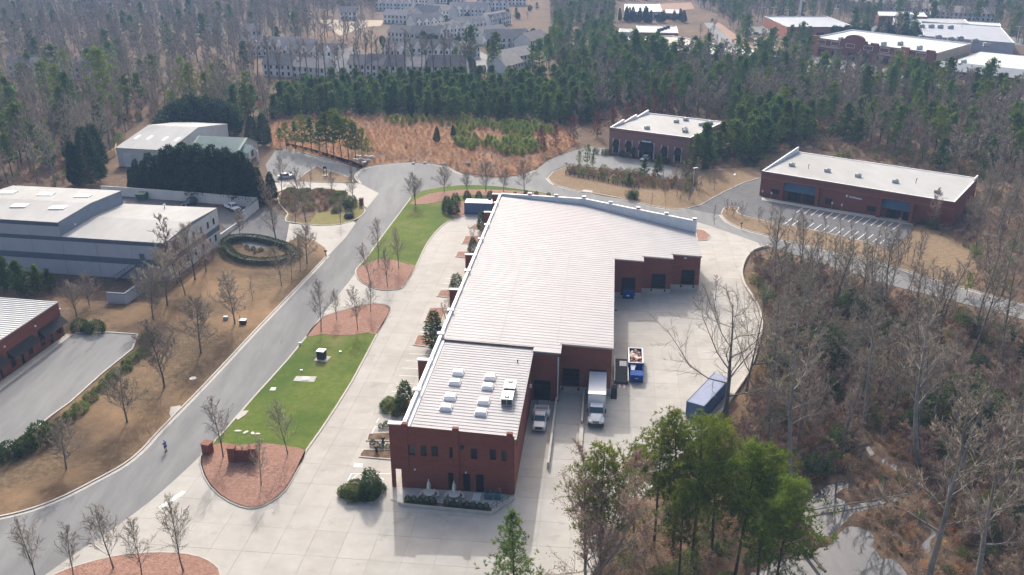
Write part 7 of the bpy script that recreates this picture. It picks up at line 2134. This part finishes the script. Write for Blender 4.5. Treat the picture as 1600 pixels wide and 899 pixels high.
for i, (bx, by, ty) in enumerate([(1133, 305, 185)] if False else [(75, 175, 95), (100, 190, 102), (172, 188, 74), (5, 215, 130), (20, 420, 398), (12, 455, 400), (38, 462, 405), (60, 458, 412), (80, 455, 420)]):
    plant_px('pine_sunny' if i < 4 else 'pine_young', bx, by, ty, 'pine_tree', ['bright pine in the left woods, left of the leaning one', 'bright leaning pine in the left woods', 'tallest bright pine in the left woods', 'bright pine at the left edge of the woods', 'small pine behind the brick shop roof, highest', 'small pine behind the brick shop roof, leftmost', 'small pine behind the brick shop roof, largest', 'small pine behind the brick shop roof, fourth', 'small pine behind the brick shop roof, rightmost'][i])
for i, (bx, by, ty) in enumerate([(735, 118, 42), (772, 120, 50), (713, 112, 72), (843, 122, 60), (832, 115, 70), (872, 92, 40), (895, 135, 78), (960, 120, 52), (990, 128, 46), (1015, 125, 54), (1033, 128, 60), (1393, 150, 90), (1302, 125, 80), (1448, 160, 118)]):
    plant_px('pine_sunny' if i in (5, 6) else 'pine', bx, by, ty, 'pine_tree', 'tall pine standing above the tree belt, %s from the left' % ['second', 'third', 'first', 'fifth', 'fourth', 'sixth', 'seventh', 'eighth', 'ninth', 'tenth', 'eleventh', 'thirteenth', 'twelfth', 'fourteenth'][i], group='tall pines above the belt')
plant_px('wood_red', 1330, 278, 236, 'bare_tree', 'bare crown behind the long brick shop roof')
plant_px('ball_shrub', 1317, 262, 240, 'shrub', 'bright green shrub behind the long brick shop roof', 'shrub')
# shrubs
hedge = [(270, 890, 60), (360, 862, 85), (372, 815, 75), (436, 783, 105), (500, 730, 115), (570, 662, 95), (598, 628, 60), (645, 606, 78), (662, 572, 80), (706, 541, 105), (736, 506, 80), (787, 491, 75), (796, 458, 88), (846, 417, 90), (893, 382, 90), (915, 350, 75), (925, 300, 110), (960, 280, 100)]
for i, (zx, zy, dm_) in enumerate(hedge):
    px, py = zx / 4, 450 + zy / 4 + dm_ / 10
    p = at(px, py); r = (.86 if i > 2 else .74) * dm_ / 4 * CAM_H / (.9245 * (py + 135)) / 2
    plant('ball_shrub' if i > 2 else 'dark_ball', p, 1.38 * r, 'shrub', 'clipped round shrub in the hedge row by the lower lot, %s' % (('%s from the road end' % ordn[i]) if i < 12 else ('%s from the tree end' % ordn[17 - i])), 'shrub', 'clipped hedge row by the lower lot', wide=1.0)
for i, (px, py, r) in enumerate([(125, 517, 1.6), (137, 519, 1.2), (151, 520, 1.7), (42, 696, 1.2), (41, 706, 1.6), (67, 690, 2.2), (17, 716, 1.8), (2, 717, 1.3)]):
    plant('dark_ball', at(px, py), 1.3 * r, 'shrub', 'dark shrub %s' % ['left of three at the end of the lower lot', 'middle of three at the end of the lower lot', 'right of three at the end of the lower lot', 'upper bright one at the near lot corner', 'lower bright one at the near lot corner', 'greyish large one at the near lot corner', 'at the left edge by the lot kerb', 'farthest left by the lot kerb'][i], 'shrub')
for i, (px, py, r) in enumerate([(602, 636, 1.0), (608, 630, 1.0), (612, 641, 1.15), (619, 634, 1.1), (623, 645, 1.2), (628, 632, 1.1)]):
    plant('ball_shrub', at(px, py + 2), 1.25 * r, 'shrub', 'rounded shrub in the bed below the small magnolia, %s' % ['farthest left', 'back left', 'front left', 'back middle', 'front middle', 'under the magnolia'][i], 'shrub', 'shrubs in the bed below the small magnolia')
for i, (px, py, r) in enumerate([(541, 773, 1.15), (549, 777, 1.25), (556, 764, 1.15), (564, 779, 1.2), (573, 778, 1.25), (583, 766, 1.2), (593, 766, .9)]):
    plant('ball_shrub' if i < 4 else 'dark_ball', at(px, py + 2), 1.3 * r, 'shrub', 'rounded shrub in the front bed beside the patio, %s' % ['farthest left', 'front left', 'back left', 'front middle', 'front right', 'back right', 'farthest right'][i], 'shrub', 'shrubs in the front bed')
for i, (bx, by, ty, lb) in enumerate([(578, 776, 734, 'in the front bed beside the patio'), (634, 640, 596, 'in the bed behind the front corner'), (680, 544, 488, 'largest, against the long left wall'), (713, 460, 428, 'third along the left wall'), (739, 396, 371, 'fourth along the left wall'), (754, 362, 331, 'fifth, by the blue container')]):
    plant_px('magnolia', bx, by, ty, 'magnolia_tree', 'glossy dark magnolia beside the brick building, ' + lb, group='magnolias along the brick building', wide=1.3 if i == 0 else 1.1)
for i, (bx, by, ty) in enumerate([(698, 504, 464), (708, 466, 445), (388, 722, 690), (738, 375, 352), (757, 380, 350)]):
    plant_px('multi', bx, by, ty, 'bare_shrub', 'bare many stemmed shrub %s' % ['behind the largest magnolia', 'in the bed past the largest magnolia', 'in front of the brick sign wall', 'in the bed before the blue container', 'against the far left wall'][i], 'shrub')
for i, (px, py, ty) in enumerate([(698, 325, 308), (699, 332, 313), (709, 336, 315), (712, 320, 303), (730, 313, 299), (748, 312, 300), (766, 311, 299), (805, 311, 301), (822, 310, 299), (838, 310, 300), (857, 312, 302), (869, 314, 304)]):
    plant_px('cone_shrub', px, py, ty - 1, 'shrub', 'dark cone shaped shrub behind the brick building, %s' % ['left back of the cluster by the lawn', 'left front of the cluster by the lawn', 'front of the cluster by the lawn', 'right of the cluster by the lawn', 'above the left end of the blue container', 'above the middle of the blue container', 'above the right end of the blue container', 'first behind the parapet', 'second behind the parapet', 'third behind the parapet', 'fourth behind the parapet', 'fifth behind the parapet'][i], 'shrub', 'cone shaped shrubs behind the brick building', wide=1.15)
for i in range(13):
    if i == 5: continue
    p = uv(2.7 + i * .83, -3.2 - i * .045)
    t = plant('dark_ball', (p.x, p.y), .95, 'shrub', 'small clipped shrub in the low hedge along the patio, %s from the left' % (ordn[i] if i < 12 else 'last'), 'shrub', 'low hedge along the patio', wide=.62); t.location.z = .28
for k, (u0, v0, n) in enumerate(((-4.9, 13.9, 7), (-5.0, 9.0, 8))):
    for i in range(n):
        p = uv(u0 + i * .75, v0 + random.uniform(-.5, .5) + .2)
        t = plant(('dark_ball', 'ball_shrub')[i % 2], (p.x, p.y), random.uniform(.6, .9), 'shrub', 'small planting in the %s entrance bed on the left of the brick building' % ('rear' if k == 0 else 'front'), 'shrub', 'small plants of the %s entrance bed' % ('rear' if k == 0 else 'front'), wide=.75); t.location.z = .12
for k, (px, py) in enumerate(((598.5, 693), (588.5, 707))):
    p = at(px, py); t = thing('planter_urn', 'dark urn planter at the entrance walk, %s' % ('beside the rear bed' if k == 0 else 'beside the front bed'), 'planter', (p.x, p.y, .1)); MB().lathe([(.28, 0), (.16, .15), (.14, .45), (.35, .8), (.4, .95)], 12).build('urn', M['dark_grey'], t); MB().lathe([(.34, .9), (.3, 1.0)], 12).build('soil', M['litter'], t)
# round hedge by the driveway
ring = smooth_line(ats([(352, 392), (352, 384), (362, 378), (382, 376), (405, 378), (430, 384), (452, 392), (462, 401), (452, 408), (430, 413), (405, 414), (380, 411), (362, 403)]), 5, True)
rng = np.random.default_rng(77)
cc0 = at(405, 394)
C = []
for a, b in zip(ring, ring[1:] + ring[:1]):
    k = int((b - a).length * 190)
    f = rng.uniform(0, 1, k)[:, None]; th = rng.uniform(0, np.pi, k); r = (1.25 + .5 * (a.y < cc0.y)) * rng.uniform(.6, 1.05, k)
    base = np.array([[a.x, a.y]]) * (1 - f) + np.array([[b.x, b.y]]) * f
    d = np.array([-(b - a).y, (b - a).x]) / ((b - a).length + 1e-6)
    C.append(np.concatenate([base + d[None] * (np.cos(th) * r)[:, None], (np.sin(th) * 1.35 + .1)[:, None]], 1))
C = np.concatenate(C); cc = at(405, 394)
Vv, Ff = blades_np(C - np.array([[cc.x, cc.y, 0]]), rng.normal(size=C.shape) + np.array([[0, 0, .4]]), .24, .13, rng, True)
t = thing('curved_hedge', 'dark clipped hedge curving round a bed beside the driveway', 'hedge', (cc.x, cc.y, .1)); put('foliage', mesh_np('hedge_leaves', Vv, Ff, [M['leaf_hedge']]), t)
MB().strip([p - cc.to_2d() for p in ring], .5, -.1, .9, True).build('stems', M['bark_grey'], t)
for i, (px, py) in enumerate([(390, 392), (396, 391), (402, 394), (408, 393), (398, 397), (386, 389)]):
    plant(('brown_bush', 'dark_ball')[i % 2], at(px, py), .9, 'shrub', 'low plant inside the curved hedge bed', 'shrub', 'low plants inside the curved hedge', wide=.8)
for i, (px, py) in enumerate([(455, 300), (478, 301), (500, 301), (516, 303), (533, 305)]):
    for q in range(3): plant('ball_shrub', at(px - 4 + q * 4, py), 1.2, 'shrub', 'yellow green clipped hedge ball along the upper driveway', 'shrub', 'low hedge along the upper driveway')
for i, (px, py, h) in enumerate([(523, 333, 1.2), (528, 330, 1.6), (543, 327, 2.2), (546, 338, 1.6), (552, 322, 2.6), (540, 322, 1.8)]):
    plant('dark_bush' if i > 1 else 'ball_shrub', at(px, py), h, 'shrub', 'dark shrub at the tip of the yellow grass island, %s' % ['front clipped one', 'second clipped one', 'middle', 'beside the boulder', 'tallest by the brick pier', 'rear'][i], 'shrub')
p = at(545.5, 341); o = MB().lathe([(.9, -.2), (1.3, .4), (.9, 1.1), (.3, 1.3)], 9).build('boulder', M['dark_grey'], None, loc=(p.x, p.y, .1)); tag(o, 'dark rounded boulder at the tip of the yellow grass island', 'boulder')
for i, (px, py) in enumerate([(987, 312), (990, 311), (943, 243), (950, 242), (930, 240), (972, 245), (1032, 254), (1040, 256)]):
    plant('dark_bush', at(px, py), 2.4 if i < 2 else 1.8, 'shrub', 'dark shrub %s' % ('at the kerb end of the rail fence' if i < 2 else 'along the pinkish brick office front'), 'shrub', 'dark shrubs ' + ('at the rail fence end' if i < 2 else 'along the brick office front'))
for i, (px, py, ty) in enumerate([(990, 247, 230), (1025, 254, 239)]): plant_px('evergreen', px, py, ty, 'shrub', 'large round clipped shrub beside the pinkish brick office door, %s' % ('left' if i == 0 else 'right'), 'shrub', wide=.55)
for i, (px, py) in enumerate([(1136, 335), (1145, 339), (1159, 339), (1186, 347)]):
    plant_px('multi', px, py, py - 26, 'bare_shrub', 'bare many stemmed tree on the island by the striped lot, %s from left' % ordn[i], 'tree', 'small bare trees on the grass island')

items = [(random.choice(['brush', 'brush', 'brown_bush', 'olive_bush']), p, random.uniform(.8, 1.9), .15) for p in scatter(ats([(442, 303), (500, 302), (548, 307), (545, 322), (500, 330), (452, 336), (440, 318)]), 1.35, (), 40, 400)]
scatter_stuff('island_thicket', 'grey brown leafless thicket filling the planted island between the upper driveways', items, ['brush', 'brown_bush', 'olive_bush'])
# ------------------------------------------------------------------ woods
AVOID = [HOLLOW[:0] or [V2(0, 0), V2(0, 0), V2(0, 0)], BLDG, CONC, C7, C6,
         list(ROAD_R)[40:] + list(reversed(ROAD_L5)), ats([(1076, 327), (1112, 311), (1132, 300), (1165, 284), (1192, 268), (1192, 312), (1424, 352), (1424, 366), (1395, 391), (1127, 338)])]
WATERP = [c for c in CREEK]


def zone(p, xs, ys):
    '''words for the part of a wood a tree stands in'''
    cx = 800 + FOC * p[0] / (p[1] * _c + CAM_H * _s)
    return '%s, %s' % (('left part', 'middle', 'right part')[(cx > xs[0]) + (cx > xs[1])], ('front edge', 'inside', 'far edge')[(p[1] > ys[0]) + (p[1] > ys[1])])




def wood_kind(px):
    r = random.random()
    return 'wood_pale' if r < .15 else 'wood_red' if r < .32 else 'wood'


# creek woods on the right
def by_creek(p, h):
    '''keep the view of the water open: what stands just in front of a pool stays low'''
    for c in CREEK:
        d = seg_dist(p, c, True)
        if d < 1.5: return min(h, .35)
        x0, x1 = min(q[0] for q in c) - 1.5, max(q[0] for q in c) + 1.5; y0, y1 = min(q[1] for q in c), max(q[1] for q in c)
        if x0 < p[0] < x1 and y0 - 16 < p[1] < y1: h = min(h, max(.9, .6 + .16 * d))
    return h


P_R = ats([(1192, 430), (1220, 412), (1300, 436), (1400, 468), (1510, 497), (1640, 535), (1680, 640), (1720, 935), (1290, 935), (1230, 880), (1190, 760), (1150, 690), (1175, 640), (1205, 570), (1214, 500)])
spots = scatter(P_R, 4.5, AVOID + WATERP, 3, 165)
for p in spots:
    k = wood_kind(0)
    d = p[1]
    h = random.uniform(9, 18) * (.72 if k == 'wood_red' else 1) * (.82 if d < 95 else 1)
    hb_ = by_creek(p, h)
    if hb_ < 3: continue
    plant(k, p, h, 'bare_tree', {'wood': 'grey bare tree', 'wood_pale': 'pale barked bare tree', 'wood_red': 'low reddish bare tree'}[k] + ' in the creek woods, ' + zone(p, (1300, 1450), (110, 145)), group='creek woods, ' + k + ', ' + zone(p, (1300, 1450), (110, 145)), lean=.08)
for i, (bx, by, ty) in enumerate([(1510, 462, 425), (1300, 560, 500), (1330, 480, 440), (1395, 520, 480), (1500, 640, 570)]):
    plant_px('pine_sunny' if i in (0,) else 'dark_bush', bx, by, ty, 'evergreen_tree', 'dark green evergreen among the creek woods, %s' % ['bushy pine by the road', 'left thicket', 'nearest the road', 'middle thicket', 'right thicket'][i], wide=1.1)
items = []
P_RU = ats([(1180, 415), (1230, 410), (1300, 434), (1400, 466), (1510, 495), (1640, 533), (1680, 640), (1720, 935), (1290, 935), (1230, 880), (1190, 760), (1140, 690), (1160, 640), (1172, 610), (1196, 560), (1203, 505), (1196, 470), (1175, 440)])
for i, p in enumerate(scatter(P_RU, 1.6, AVOID + WATERP, 5, 3000)):
    r = random.random()
    k = 'brush' if r < .5 else 'brown_bush' if r < .76 else 'olive_bush' if r < .92 else 'dark_bush'
    items.append((k, p, random.uniform(.6, 1.25) * {'brush': 3.2, 'brown_bush': 2.0, 'olive_bush': 1.9, 'dark_bush': 2.6}[k] * 1.0, ground_z(*p)))
    items[-1] = (k, p, by_creek(p, items[-1][2]), items[-1][3])
P_CK = ats([(1235, 700), (1330, 680), (1420, 690), (1500, 740), (1540, 820), (1520, 920), (1420, 920), (1250, 900), (1240, 800)], -2.5)
for p in scatter(P_CK, .95, WATERP, 44, 1300):
    if min(seg_dist(p, c, True) for c in CREEK) < .7: continue
    items.append((random.choice(['tuft', 'tuft', 'brush', 'dry_tuft', 'dry_tuft', 'brown_bush']), p, random.uniform(.35, .85), ground_z(*p)))
for p in scatter(P_CK, 4.0, WATERP, 45, 30): items.append(('sapling', p, random.uniform(2.5, 5.5), ground_z(*p)))
P_R2 = ats([(1440, 352), (1500, 330), (1545, 300), (1640, 290), (1680, 520), (1600, 470), (1525, 455), (1520, 395)])
P_R3 = ats([(1200, 398), (1330, 432), (1480, 468), (1480, 480), (1330, 448), (1200, 412)])
P_PB = ats([(960, 900), (1000, 830), (1060, 760), (1130, 680), (1160, 700), (1200, 800), (1230, 900), (1230, 950), (960, 950)])
for p in scatter(P_PB, 1.9, WATERP, 6, 260): items.append((random.choice(['brush', 'brown_bush', 'olive_bush', 'dark_bush']), p, random.uniform(.8, 2.2), ground_z(*p)))
for p in scatter(P_R2, 2.6, AVOID, 7, 500): items.append((random.choice(['brush', 'brush', 'brown_bush', 'olive_bush']), p, random.uniform(1, 2.6), 0))
scatter_stuff('undergrowth', 'brown tangled undergrowth of leafless brush and dry leaves in the creek woods', items, ['brush', 'brown_bush', 'olive_bush', 'dark_bush', 'tuft', 'dry_tuft', 'sapling'])
for p in scatter(P_R2, 6.0, AVOID, 8, 45):
    k = wood_kind(0)
    plant(k, p, random.uniform(10, 17) * (.75 if k == 'wood_red' else 1), 'bare_tree', {'wood': 'grey bare tree at the end of the long brick shop', 'wood_pale': 'pale barked tree at the end of the long brick shop', 'wood_red': 'reddish bare tree at the end of the long brick shop'}[k], group='trees at the shop end, ' + k.replace('_', ' '), lean=.06)
for p in scatter(RIGHT_ISLE[:0] or ats([(1200, 372), (1330, 392), (1440, 400), (1440, 428), (1330, 398), (1200, 366)]), 2.0, (), 9, 44):
    plant('sapling', p, random.uniform(6, 9.5), 'bare_sapling', 'thin bare sapling in the row between the road and the striped lot', group='saplings along the striped lot')
for p in scatter(P_R3, 2.1, (), 10, 40):
    plant('sapling', p, random.uniform(6.5, 11), 'bare_sapling', 'thin bare sapling along the woods side of the road', group='saplings along the woods side of the road')
# behind and beside the brick buildings
P_M1 = ats([(1085, 268), (1120, 258), (1150, 252), (1185, 262), (1188, 240), (1255, 228), (1270, 205), (1200, 190), (1150, 196), (1150, 232), (1110, 250)])
for i, p in enumerate(scatter(P_M1, 4.3, AVOID, 11, 48)):
    plant('pine_young' if i % 3 else 'pine', p, random.uniform(9, 13.5), 'pine_tree', 'dense green pine in the grove between the two brick buildings, ' + zone(p, (1120, 1190), (258, 285)), group='pine grove, ' + zone(p, (1120, 1190), (258, 285)), parts=True)
for i, (bx, by, ty, k) in enumerate([(905, 262, 236, 'pine_sunny'), (917, 263, 226, 'pine_sunny'), (926, 265, 240, 'pine_sunny'), (1006, 276, 247, 'pine_young'), (1027, 274, 241, 'pine_young'), (982, 289, 270, 'pine_young'), (1070, 280, 250, 'pine_young')]):
    plant_px(k, bx, by, ty, 'pine_tree', 'light green pine behind the rail fence, %s from the left' % ['first', 'second', 'third', 'fifth', 'sixth', 'fourth', 'seventh'][i], group='light green pines behind the rail fence')
P_F = ats([(886, 264), (930, 266), (1000, 277), (1060, 287), (1090, 282), (1080, 300), (1000, 294), (930, 278), (886, 271)])
items = [(random.choice(['brown_bush', 'brown_bush', 'olive_bush', 'brush']), p, random.uniform(1.0, 2.4), .1) for p in scatter(P_F, 1.5, (), 12, 330)]
scatter_stuff('fence_thicket', 'thicket of rust brown and olive shrubs behind the dark rail fence', items, ['brown_bush', 'olive_bush', 'brush'])
for i, p in enumerate(scatter(ats([(1035, 290), (1085, 275), (1120, 285), (1120, 305), (1060, 318), (1040, 310)]), 3.8, (), 13, 16)):
    plant('sapling' if i % 2 else 'wood_red', p, random.uniform(5, 8.5), 'bare_tree', 'bare tree on the tan verge by the shop lot entrance', group='bare trees by the shop lot entrance')
for i, (bx, by, ty) in enumerate([(1006, 337, 310) if False else (1017, 325, 300), (1040, 327, 296), (1062, 318, 272), (1078, 314, 275), (1116, 352, 315), (1040, 345, 318)][:5]):
    plant_px('sapling', bx, by, ty, 'bare_sapling', 'thin bare sapling beside the road behind the parapet, %s' % ordn[i], group='saplings beside the road behind the parapet')
# young pine belt beyond the meadow
P_B = ats([(420, 184), (560, 182), (680, 183), (800, 190), (885, 196), (930, 190), (940, 160), (880, 140), (780, 138), (640, 142), (520, 148), (440, 160)])
for i, p in enumerate(scatter(P_B, 4.7, (), 14, 245)):
    plant('pine_young', p, random.uniform(8, 11.5), 'pine_tree', 'young pine in the belt beyond the orange meadow, ' + zone(p, (580, 750), (345, 370)), group='young pine belt, ' + zone(p, (580, 750), (345, 370)), parts=False, wide=1.15)
items = []
P_S = [ats([(712, 202), (790, 194), (860, 200), (868, 222), (840, 238), (800, 246), (745, 246), (712, 228)]), ats([(590, 186), (640, 190), (760, 188), (830, 193), (800, 198), (680, 196), (600, 198)])]
for k, P in enumerate(P_S):
    for p in scatter(P, 1.6 if k == 0 else 2.0, (), 15 + k, 700):
        if math.sin(p[0] * .31 + 1) + math.sin(p[1] * .23 + p[0] * .1) > -.5: items.append(('seedling', p, random.uniform(1.3, 3.0), .05))
scatter_stuff('pine_seedlings', 'bright green carpet of pine seedlings in the orange meadow', items, ['seedling'])
items = [(random.choice(['tuft'] * 9 + ['brush', 'brown_bush']), p, random.uniform(.4, .95), .05) for p in scatter(MEADOW, 1.5, (), 18, 3600)]
scatter_stuff('meadow_scrub', 'low orange brown dry scrub all over the meadow', items, ['brown_bush', 'brush', 'tuft'])
# tall bare trees before the townhouses
for i in range(34):
    bx = 395 + i * 10.5 + random.uniform(-4, 4); by = random.uniform(128, 146) if bx < 560 else random.uniform(124, 138)
    plant('tall', at(bx, by), random.uniform(17, 24), 'bare_tree', 'tall straight bare tree before the far townhouses, ' + ('left part' if bx < 500 else 'middle' if bx < 620 else 'right part'), group='tall bare trees before the townhouses, ' + ('left part' if bx < 500 else 'middle' if bx < 620 else 'right part'))
items = []
for p in scatter(ats([(390, 150), (430, 178), (430, 160), (560, 146), (720, 138), (720, 122), (560, 124), (400, 126)]), 3.4, (), 19, 420): items.append((random.choice(['brown_bush', 'brush', 'brush']), p, random.uniform(1.2, 3.2), 0))
# left woods: the near part tree by tree
P_MB = ats([(885, 196), (1000, 178), (1150, 196), (1200, 188), (1300, 215), (1400, 250), (1530, 280), (1700, 300), (1700, 180), (1560, 160), (1400, 138), (1240, 122), (1100, 108), (960, 100), (870, 108), (880, 140), (940, 160), (930, 190)])
AV_M0 = [C6, C7, ats([(1170, 120), (1240, 110), (1440, 135), (1520, 150), (1520, 140), (1330, 90), (1180, 95)])]
P_L = ats([(-60, 300), (60, 292), (115, 292), (160, 262), (180, 228), (214, 192), (300, 194), (380, 200), (430, 182), (395, 150), (200, 128), (-60, 150)])
AV_L = [Q[:0] or [V2(-118, 176), V2(-64, 166), V2(-62, 195), V2(-114, 203)], ats([(175, 262), (210, 190), (420, 200), (430, 240), (400, 330), (180, 310)])]
sp = sorted(scatter(P_L, 5.6, AV_L, 20, 900), key=lambda p: p[1])
NL = 120
lw = []
for i, p in enumerate(sp):
    r = random.random()
    if r < .12: k = 'pine'
    elif r < .2: k = 'pine_sunny'
    elif r < .24: k = 'pine_young'
    else: k = wood_kind(0)
    h = random.uniform(11, 19) * (.8 if k in ('wood_red', 'pine_young') else 1)
    if i < NL and k.startswith('wood'):
        plant(k, p, h, 'bare_tree', {'wood': 'grey bare tree', 'wood_pale': 'pale barked tree', 'wood_red': 'reddish bare tree'}[k] + ' in the woods left of the white roofed building, ' + zone(p, (60, 140), (255, 285)), group='left woods, ' + k + ', ' + zone(p, (60, 140), (255, 285)), parts=False)
    elif i < NL: plant(k, p, h, 'pine_tree', {'pine': 'green pine', 'pine_sunny': 'bright pine', 'pine_young': 'young pine'}[k] + ' among the bare left woods, ' + zone(p, (60, 140), (255, 285)), group='left woods, ' + k + ', ' + zone(p, (60, 140), (255, 285)), parts=False)
    else: lw.append((k if k != 'wood_pale' else 'wood', p, h, 0))
for p in scatter(P_MB, 3.0, AV_M0, 41, 2600): items.append((random.choice(['brush', 'brush', 'brown_bush', 'olive_bush']), p, random.uniform(1, 3), 0))
for p in scatter(ats([(1095, 264), (1150, 254), (1186, 262), (1188, 240), (1262, 232), (1300, 240), (1420, 264), (1545, 288), (1545, 262), (1400, 232), (1250, 196), (1150, 192), (1145, 236)]), 2.0, [C6, C7], 46, 700): items.append((random.choice(['brush', 'brush', 'brown_bush', 'olive_bush']), p, random.uniform(.8, 2.2), 0))
for p in scatter(P_L, 3.2, AV_L, 21, 900): items.append((random.choice(['brush', 'brown_bush', 'brush', 'olive_bush']), p, random.uniform(1, 2.6), 0))
scatter_stuff('woods_scrub', 'brown scrub under the left woods and before the townhouses', items, ['brush', 'brown_bush', 'olive_bush'])
# mid belt right of centre
AV_M = [C6, C7, C, ats([(1170, 120), (1240, 110), (1440, 135), (1520, 150), (1520, 140), (1330, 90), (1180, 95)])]
sp = sorted(scatter(P_MB, 4.9, AV_M, 22, 1500), key=lambda p: p[1])
nb = 0
for i, p in enumerate(sp):
    r = random.random(); west = p[0] < 90
    k = ('pine' if r < .34 else 'pine_young' if r < .55 else 'rust' if r < .6 else 'far_bare') if west else ('pine' if r < .24 else 'pine_young' if r < .38 else 'pine_sunny' if r < .46 else 'wood_red' if r < .58 else 'far_bare')
    h = random.uniform(11, 17) * (.75 if k in ('pine_young', 'rust', 'wood_red') else 1)
    lw.append((k, p, h, 0))
scatter_stuff('mixed_woods', 'mixed belt of bare grey trees and green pines behind the brick buildings', lw, ['wood', 'wood_red', 'far_bare', 'pine', 'pine_young', 'pine_sunny', 'evergreen', 'rust'])
# far woods up to the top of the picture and beyond
TOWN = ats([(395, 100), (395, 68), (560, 70), (600, 0), (640, -12), (860, -12), (860, 60), (850, 120), (720, 128), (400, 128)])
STORES = [ats(q) for q in ([(955, 72), (960, 4), (1075, -2), (1130, 30), (1180, 98), (1260, 108), (1060, 100), (955, 90)], [(1168, 80), (1170, 36), (1330, 36), (1340, 62), (1320, 68), (1228, 80)], [(1262, 116), (1262, 56), (1330, 66), (1520, 80), (1700, 100), (1700, 150), (1450, 135)],
                           [(1360, 50), (1365, 32), (1570, 44), (1600, 80), (1590, 90), (1435, 80), (1430, 60)], [(1320, 22), (1330, -2), (1440, -2), (1450, 22)], [(1100, 36), (1124, 30), (1200, 92), (1150, 102)], [(480, 56), (485, 30), (605, 31), (590, 46), (540, 58)])]
P_FAR = [V2(-620, 405), V2(-108, 415), V2(40, 425), V2(250, 405), V2(620, 330), V2(900, 1050), V2(-900, 1050)]
items = []
for i, p in enumerate(scatter(P_FAR, 7.6, [TOWN] + STORES, 23, 9000)):
    r = random.random()
    g = math.sin(p[0] * .013 + 1) + math.sin(p[1] * .017 + p[0] * .006)
    left = p[0] < -60
    k = 'far_bare' if r < ((.9 if g < .9 else .4) if left else (.55 if g < .3 else .2)) else ('pine' if r < .9 else 'pine_young')
    items.append((k, p, random.uniform(11, 19) * (.85 if k != 'far_bare' else 1), 0))
for q in ([(600, 42), (700, 60), (740, 66)], [(1130, 50), (1160, 80), (1180, 96)], [(1000, 96), (1100, 100)], [(690, 18), (760, 34)]):
    pass
for i in range(70):
    px = random.choice([random.uniform(965, 1080), random.uniform(1090, 1170), random.uniform(1290, 1430)])
    py = {0: random.uniform(32, 36), 1: random.uniform(40, 95), 2: random.uniform(62, 70)}[0 if px < 1085 else 1 if px < 1200 else 2]
    p = at(px, py); items.append(('cypress' if px < 1085 else 'far_bare' if px < 1200 else 'evergreen', (p.x, p.y), random.uniform(6, 10), 0))
for i in range(150):
    p = at(random.uniform(590, 840), random.uniform(10, 118)); items.append((random.choice(['evergreen', 'far_bare', 'pine_young']), (p.x, p.y), random.uniform(3, 7), 0))
scatter_stuff('far_woods', 'hazy far woods of bare trees and pines up to the horizon', items, ['far_bare', 'pine', 'evergreen', 'cypress', 'pine_young'])
# fallen logs and one stump in the creek bottom
for i, (x0, y0, x1, y1, r, lb) in enumerate([(1511, 787, 1541, 783, .35, 'cut pale log lying right of the creek'), (1245, 842, 1290, 893, .22, 'reddish fallen trunk leaning over the lower creek pool'), (1245, 703, 1330, 699, .2, 'dark fallen trunk above the creek pools'), (1255, 800, 1420, 772, .08, 'thin pale fallen branch across the creek'), (1240, 690, 1243, 735, .16, 'bleached fallen log left of the creek')]):
    a, b = at(x0, y0, -2.3), at(x1, y1, -2.3 if i != 1 else -2.0); c = (a + b) / 2
    o = MB().tube(a - c, b - c, r, r * .8, 8).build('fallen_log', M['bark_pale'] if i in (0, 3, 4) else M['bark_grey'], None, loc=(c.x, c.y, -2.3 + r * .5)); tag(o, lb, 'log')

# ------------------------------------------------------------------ the air
hz = MB().box(-1500, -140, -7, 1500, 3000, 82)
hm_ = bpy.data.materials.new('haze_air'); hm_.use_nodes = True
n_ = hm_.node_tree; n_.nodes.clear()
po = n_.nodes.new('ShaderNodeOutputMaterial'); pv = n_.nodes.new('ShaderNodeVolumePrincipled')
pv.inputs['Color'].default_value = (.39, .61, 1.0, 1); pv.inputs['Density'].default_value = .00030; pv.inputs['Anisotropy'].default_value = .0
n_.links.new(pv.outputs[0], po.inputs['Volume'])
haze = hz.build('haze', hm_); tag(haze, 'thin blue winter haze over the whole place', 'haze', None, 'stuff')
